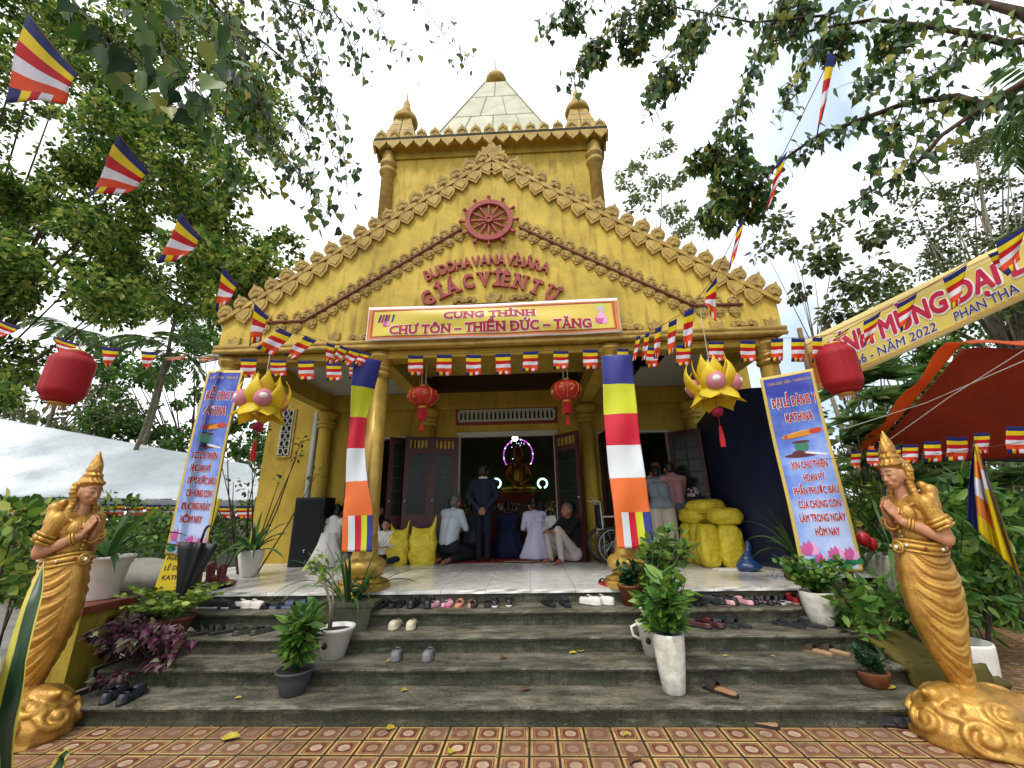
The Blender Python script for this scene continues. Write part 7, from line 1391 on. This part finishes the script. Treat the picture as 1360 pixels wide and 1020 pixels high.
# fallen leaves on steps and tiles
FL = mat('fallen_yellow_leaf', 'b8a52e', .6, 0, .3, 20, .1, '8a7a2a'); FL2 = mat('fallen_brown_leaf', '6a4a2c', .7, 0, .3, 20, .1)
for i, (px, py, z, s_, m_) in enumerate([(311, 929, RIS, .07, 0), (185, 920, RIS, .1, 0), (540, 917, RIS, .09, 0), (755, 869, 2*RIS, .08, 0), (773, 867, 2*RIS, .09, 0), (521, 878, 2*RIS, .06, 0), (292, 983, 0, .14, 0), (519, 971, 0, .1, 0), (832, 975, 0, .09, 0), (745, 964, 0, .08, 0), (780, 829, 3*RIS, .06, 1), (843, 1006, 0, .09, 1), (1175, 916, RIS, .1, 0), (1029, 874, 2*RIS, .05, 0), (670, 874, 2*RIS, .06, 1), (960, 873, 2*RIS, .05, 0), (600, 1003, 0, .07, 0), (700, 915, RIS, .08, 1), (440, 912, RIS, .05, 1)]):
    p = at(px, py, Z=z); me = leafmesh(np.zeros((1, 3)), np.array([(cos(i*2.1), sin(i*2.1), .12)]), s_, 'heart' if i % 3 else 'oval', nrm=np.array([(0.1, -.2, 1.0)])); me.materials.append((FL, FL2)[m_]); o = link('fallen_leaf', me); o.location = (p.x, p.y, z+.012); tag(o, ('yellow' if m_ == 0 else 'brown')+' fallen leaf lying on the steps or the tiles', 'leaf', 'fallen yellow leaves' if m_ == 0 else 'fallen brown leaves')
P = []; D = []
for k in range(500):
    z = [0, RIS, 2*RIS, 3*RIS][k % 4]; y = YG-rng.uniform(.0, 1.2) if z == 0 else YG+((k % 4)-1)*TRD+rng.beta(2, 1)*.32; P.append((rng.uniform(-3, 3.2), y, z+.006)); D.append((rng.normal(), rng.normal(), .05))
me = leafmesh(np.array(P), np.array(D), .035, 'lance', wide=.5, nrm=np.tile((0, 0, 1.0), (500, 1))); me.materials.append(mat('dry_straw', '8f8564', .8, 0, .3, 30, .1)); tag(link('dry_litter', me), 'dry stalks and bits of leaf littering the steps and tiles', 'litter', None, 'stuff')
# ================================================================ small striped flags on strings
ORD = 'first second third fourth fifth sixth seventh eighth ninth tenth eleventh twelfth thirteenth fourteenth fifteenth'.split()
def flag(lab, group, tl, tr, br, bl, Y, seed, wave=.012):
    Ys = Y if isinstance(Y, tuple) else (Y,)*4; c = [at(x, y, Y=q) for (x, y), q in zip((tl, tr, br, bl), Ys)]; top = (c[0]+c[1])/2; w = (c[1]-c[0]).length
    def fn(u, v): a = c[0].lerp(c[1], u); b = c[3].lerp(c[2], u); p = a.lerp(b, v); return p-top+V((0, (wave*sin(u*6+seed*2+v*3)+wave*.7*sin(v*7+seed))*v, .02*w*sin(u*pi)*-1*(1-v)))
    mm = lambda u, v: min(4, int(v*6)) if v < 5/6 else min(4, int(u*5))
    q = MB(); q.sheet(10, 12, fn, .0015, mm); o = q.build('striped_flag', FLAG, None, True); o.location = top; return tag(o, lab, 'flag', group)
def string_(name_lab, pts, sag=0):
    w = []
    for (x0, y0, Y0), (x1, y1, Y1) in zip(pts, pts[1:]):
        a, b = at(x0, y0, Y=Y0), at(x1, y1, Y=Y1); w += [a.lerp(b, k/6)+V((0, 0, -sag*sin(pi*k/6)*(b-a).length)) for k in range(6)]
    w.append(at(*pts[-1][:2], Y=pts[-1][2])); q = MB(); q.tube(w, .003, 4); return tag(q.build('flag_cord', TWIG if sag else mat('red_cord', '6a2a22', .8, 0, .2, 9, 0) if 'rc' not in M else M['rc'], None), name_lab, 'cord')
sd = 0
def run(group, lab, flags, Y):
    global sd
    for i, q in enumerate(flags):
        sd += 1
        if len(q) == 4 and not isinstance(q[0], tuple): x0, x1, y0, y1 = q; sl = rnd.uniform(-1.2, 1.2); q = ((x0, y0), (x1, y0+rnd.uniform(-.8, .5)), (x1+sl, y1), (x0+sl, y1+.8))
        yy = Y(i) if callable(Y) else Y; flag('small striped flag, '+lab(i), group, *q, yy, sd)
run('flags across the porch front', lambda i: ORD[i]+' from the left on the porch string', [(320, 341, 476, 501), (359, 380, 478, 499), (396, 417, 479, 504), (433, 453, 482, 505), (464, 477, 485, 502), (542, 562, 472, 498), (580, 600, 471, 498), (619, 639, 471, 498), (658, 678, 470, 497), (695, 715, 467, 493), (735, 755, 466, 490), (774, 794, 464, 490), (820, 835, 463, 486), (857, 873, 461, 487), (898, 917, 458, 485)], 4.93)
run('flags across the porch front', lambda i: ORD[i]+' from the lotus lantern along the right end of the porch string', [(941, 961, 453, 479), (983, 1003, 452, 480), (1024, 1040, 450, 479), (1051, 1069, 449, 480), (1079, 1095, 448, 481)], 4.9)
string_('thin cord carrying flags across the porch front', [(310, 474, 4.94), (400, 478, 4.94), (480, 484, 4.94), (540, 472, 4.94), (700, 467, 4.94), (800, 462, 4.94), (900, 457, 4.94), (1100, 446, 4.9)])
Yl = [1.55, 1.95, 2.4, 2.75, 3.1, 3.5, 3.85, 4.1, 4.3, 4.5, 4.7]
run('flags rising to the upper left', lambda i: ORD[i]+' from the top on the string rising to the upper left', [((37, 18), (103, 98), (85, 137), (3, 133)), ((157, 178), (198, 229), (172, 255), (117, 263)), ((240, 282), (267, 316), (250, 342), (211, 352)), ((296, 354), (316, 378), (304, 405), (286, 413)), ((338, 403), (356, 420), (346, 452), (330, 460)), ((371, 436), (389, 443), (363, 473), (340, 463)), ((405, 446), (421, 452), (392, 478), (377, 472)), ((434, 455), (445, 458), (441, 484), (431, 480)), ((452, 459), (464, 463), (447, 483), (441, 476)), ((466, 463), (481, 466), (464, 488), (455, 480)), ((482, 467), (494, 470), (479, 487), (469, 482))], lambda i: Yl[i])
string_('red cord of flags rising to the upper left', [(0, -60, 1.3), (37, 18, 1.52), (103, 98, 1.6), (157, 178, 1.93), (198, 229, 2.0), (240, 282, 2.38), (267, 316, 2.45), (296, 354, 2.73), (338, 403, 3.08), (371, 436, 3.48), (405, 446, 3.83), (452, 459, 4.28), (494, 470, 4.72)])
Yr = [1.75, 2.1, 2.6, 3.1, 3.5, 3.9, 4.2, 4.5, 4.75]
run('flags rising to the upper right', lambda i: ORD[i]+' from the top on the string rising to the upper right', [((1099, 70), (1110, 76), (1092, 158), (1083, 188)), ((1034, 214), (1046, 200), (1025, 268), (1013, 290)), ((979, 302), (989, 290), (979, 335), (969, 357)), ((938, 386), (952, 366), (951, 428), (936, 410)), ((909, 414), (922, 408), (918, 461), (906, 464)), ((888, 428), (899, 423), (895, 470), (886, 472)), ((870, 437), (879, 433), (875, 475), (868, 477)), ((857, 443), (863, 441), (858, 477), (851, 479)), ((845, 447), (851, 445), (845, 478), (839, 480))], lambda i: Yr[i])
string_('thin cord of flags rising to the upper right', [(1190, -40, 1.5), (1106, 70, 1.75), (1040, 205, 2.1), (985, 295, 2.6), (946, 372, 3.1), (915, 411, 3.5), (874, 435, 4.2), (835, 450, 4.9)])
run('flags above the long banner', lambda i: ORD[i]+' from the right edge along the string before the long yellow banner', [((1322, 322), (1362, 299), (1354, 345), (1336, 368)), ((1312, 338), (1333, 329), (1343, 358), (1330, 367)), ((1252, 370), (1284, 351), (1272, 405), (1265, 411)), ((1191, 404), (1218, 389), (1206, 432), (1197, 441)), ((1147, 427), (1170, 414), (1156, 455), (1147, 461)), ((1109, 447), (1128, 436), (1118, 452), (1112, 456))], lambda i: (2.35, 2.45, 2.7, 3.1, 3.6, 4.1)[i])
string_('thin cord of flags in front of the long yellow banner', [(1420, 270, 2.1), (1342, 310, 2.37), (1268, 360, 2.7), (1204, 396, 3.1), (1158, 420, 3.6), (1118, 441, 4.1), (1060, 452, 4.9)])
run('flags before the orange canopy', lambda i: ORD[i]+' from the left on the string under the orange canopy', [(1130, 1143, 599, 622), (1151, 1167, 597, 619), (1180, 1196, 594, 616), (1199, 1220, 590, 615), (1227, 1250, 586, 613), (1257, 1285, 580, 611), (1293, 1314, 575, 602), (1336, 1366, 566, 602)], 4.4)
string_('white rope carrying flags under the orange canopy', [(1085, 610, 4.6), (1151, 606, 4.4), (1257, 602, 4.4), (1420, 578, 4.3)])
run('flags towards the far left', lambda i: ORD[i]+' from the left edge on the string over the white tent', [((-8, 420), (28, 436), (6, 449), (-8, 446)), ((72, 446), (104, 457), (95, 471), (76, 467)), ((134, 460), (161, 463), (146, 486), (139, 488)), ((187, 466), (211, 468), (197, 490), (191, 491)), ((218, 474), (248, 471), (245, 477), (222, 480)), ((262, 474), (286, 472), (283, 479), (266, 480))], lambda i: (3.5, 3.9, 4.3, 4.5, 4.7, 4.85)[i])
string_('thin cord of flags over the white tent', [(-40, 412, 3.3), (30, 436, 3.6), (104, 457, 4.0), (161, 463, 4.35), (211, 468, 4.55), (300, 474, 4.94)])
run('flags under the white tent', lambda i: ORD[i]+' from the left along the edge under the white tent', [(2+24*k, 22+24*k, 667+.4*k, 683+.4*k) for k in range(14)], 7.9)
string_('thin cord of flags under the white tent edge', [(-40, 666, 7.92), (345, 674, 7.92)])
for px in (348, 947): pass
# flag gathered on a pole at the right edge
root = thing('pole_flag', 'drooping striped flag gathered on a slim pole right of the right statue', 'flag', (4.0, 3.9, 0)); Yp = 3.75
def pf(u, v):
    l = [(1293, 590), (1287, 640), (1284, 690)]; r_ = [(1297, 590), (1322, 660), (1357, 768)]; t = v*2; i = min(int(t), 1); f = t-i
    a = (l[i][0]+(l[i+1][0]-l[i][0])*f, l[i][1]+(l[i+1][1]-l[i][1])*f); b = (r_[i][0]+(r_[i+1][0]-r_[i][0])*f, r_[i][1]+(r_[i+1][1]-r_[i][1])*f)
    return at(a[0]+(b[0]-a[0])*u, a[1]+(b[1]-a[1])*u, Y=Yp+.05*sin(u*16)*min(1, v*2)+.03*sin(u*7+v*4))
def pm(u, v):
    if u < .22: return 0
    k = int(v*5+(u > .62)*.7); return (1, 4, 3, 4, 1)[min(4, k)] if u < .62 else (1, 4, 3, 1, 1)[min(4, k)]
q = MB(); q.sheet(40, 30, pf, .003, pm); q.build('cloth', [FN, FY, FR, FW, mat('amber_flag_cloth', 'd27a1e', .75, 0, .12, 12, .12, trans=.25)], root, True); q = MB(); p = at(1294, 586, Y=Yp); q.tube([(p.x-.02, p.y+.05, 0), p], .007, 8); q.build('pole', TWIG, root)
# loose cords and wires
q = MB(); q.tube([at(1170, 592, Y=5), at(1260, 528, Y=4.4), at(1400, 440, Y=3.6)], .004, 4); tag(q.build('guy_rope', CORD, None), 'upper pale guy rope slanting in front of the orange canopy', 'rope')
q = MB(); q.tube([at(1120, 570, Y=5), at(1230, 535, Y=4.4), at(1400, 462, Y=3.6)], .004, 4); tag(q.build('guy_rope', CORD, None), 'lower pale guy rope slanting in front of the orange canopy', 'rope')
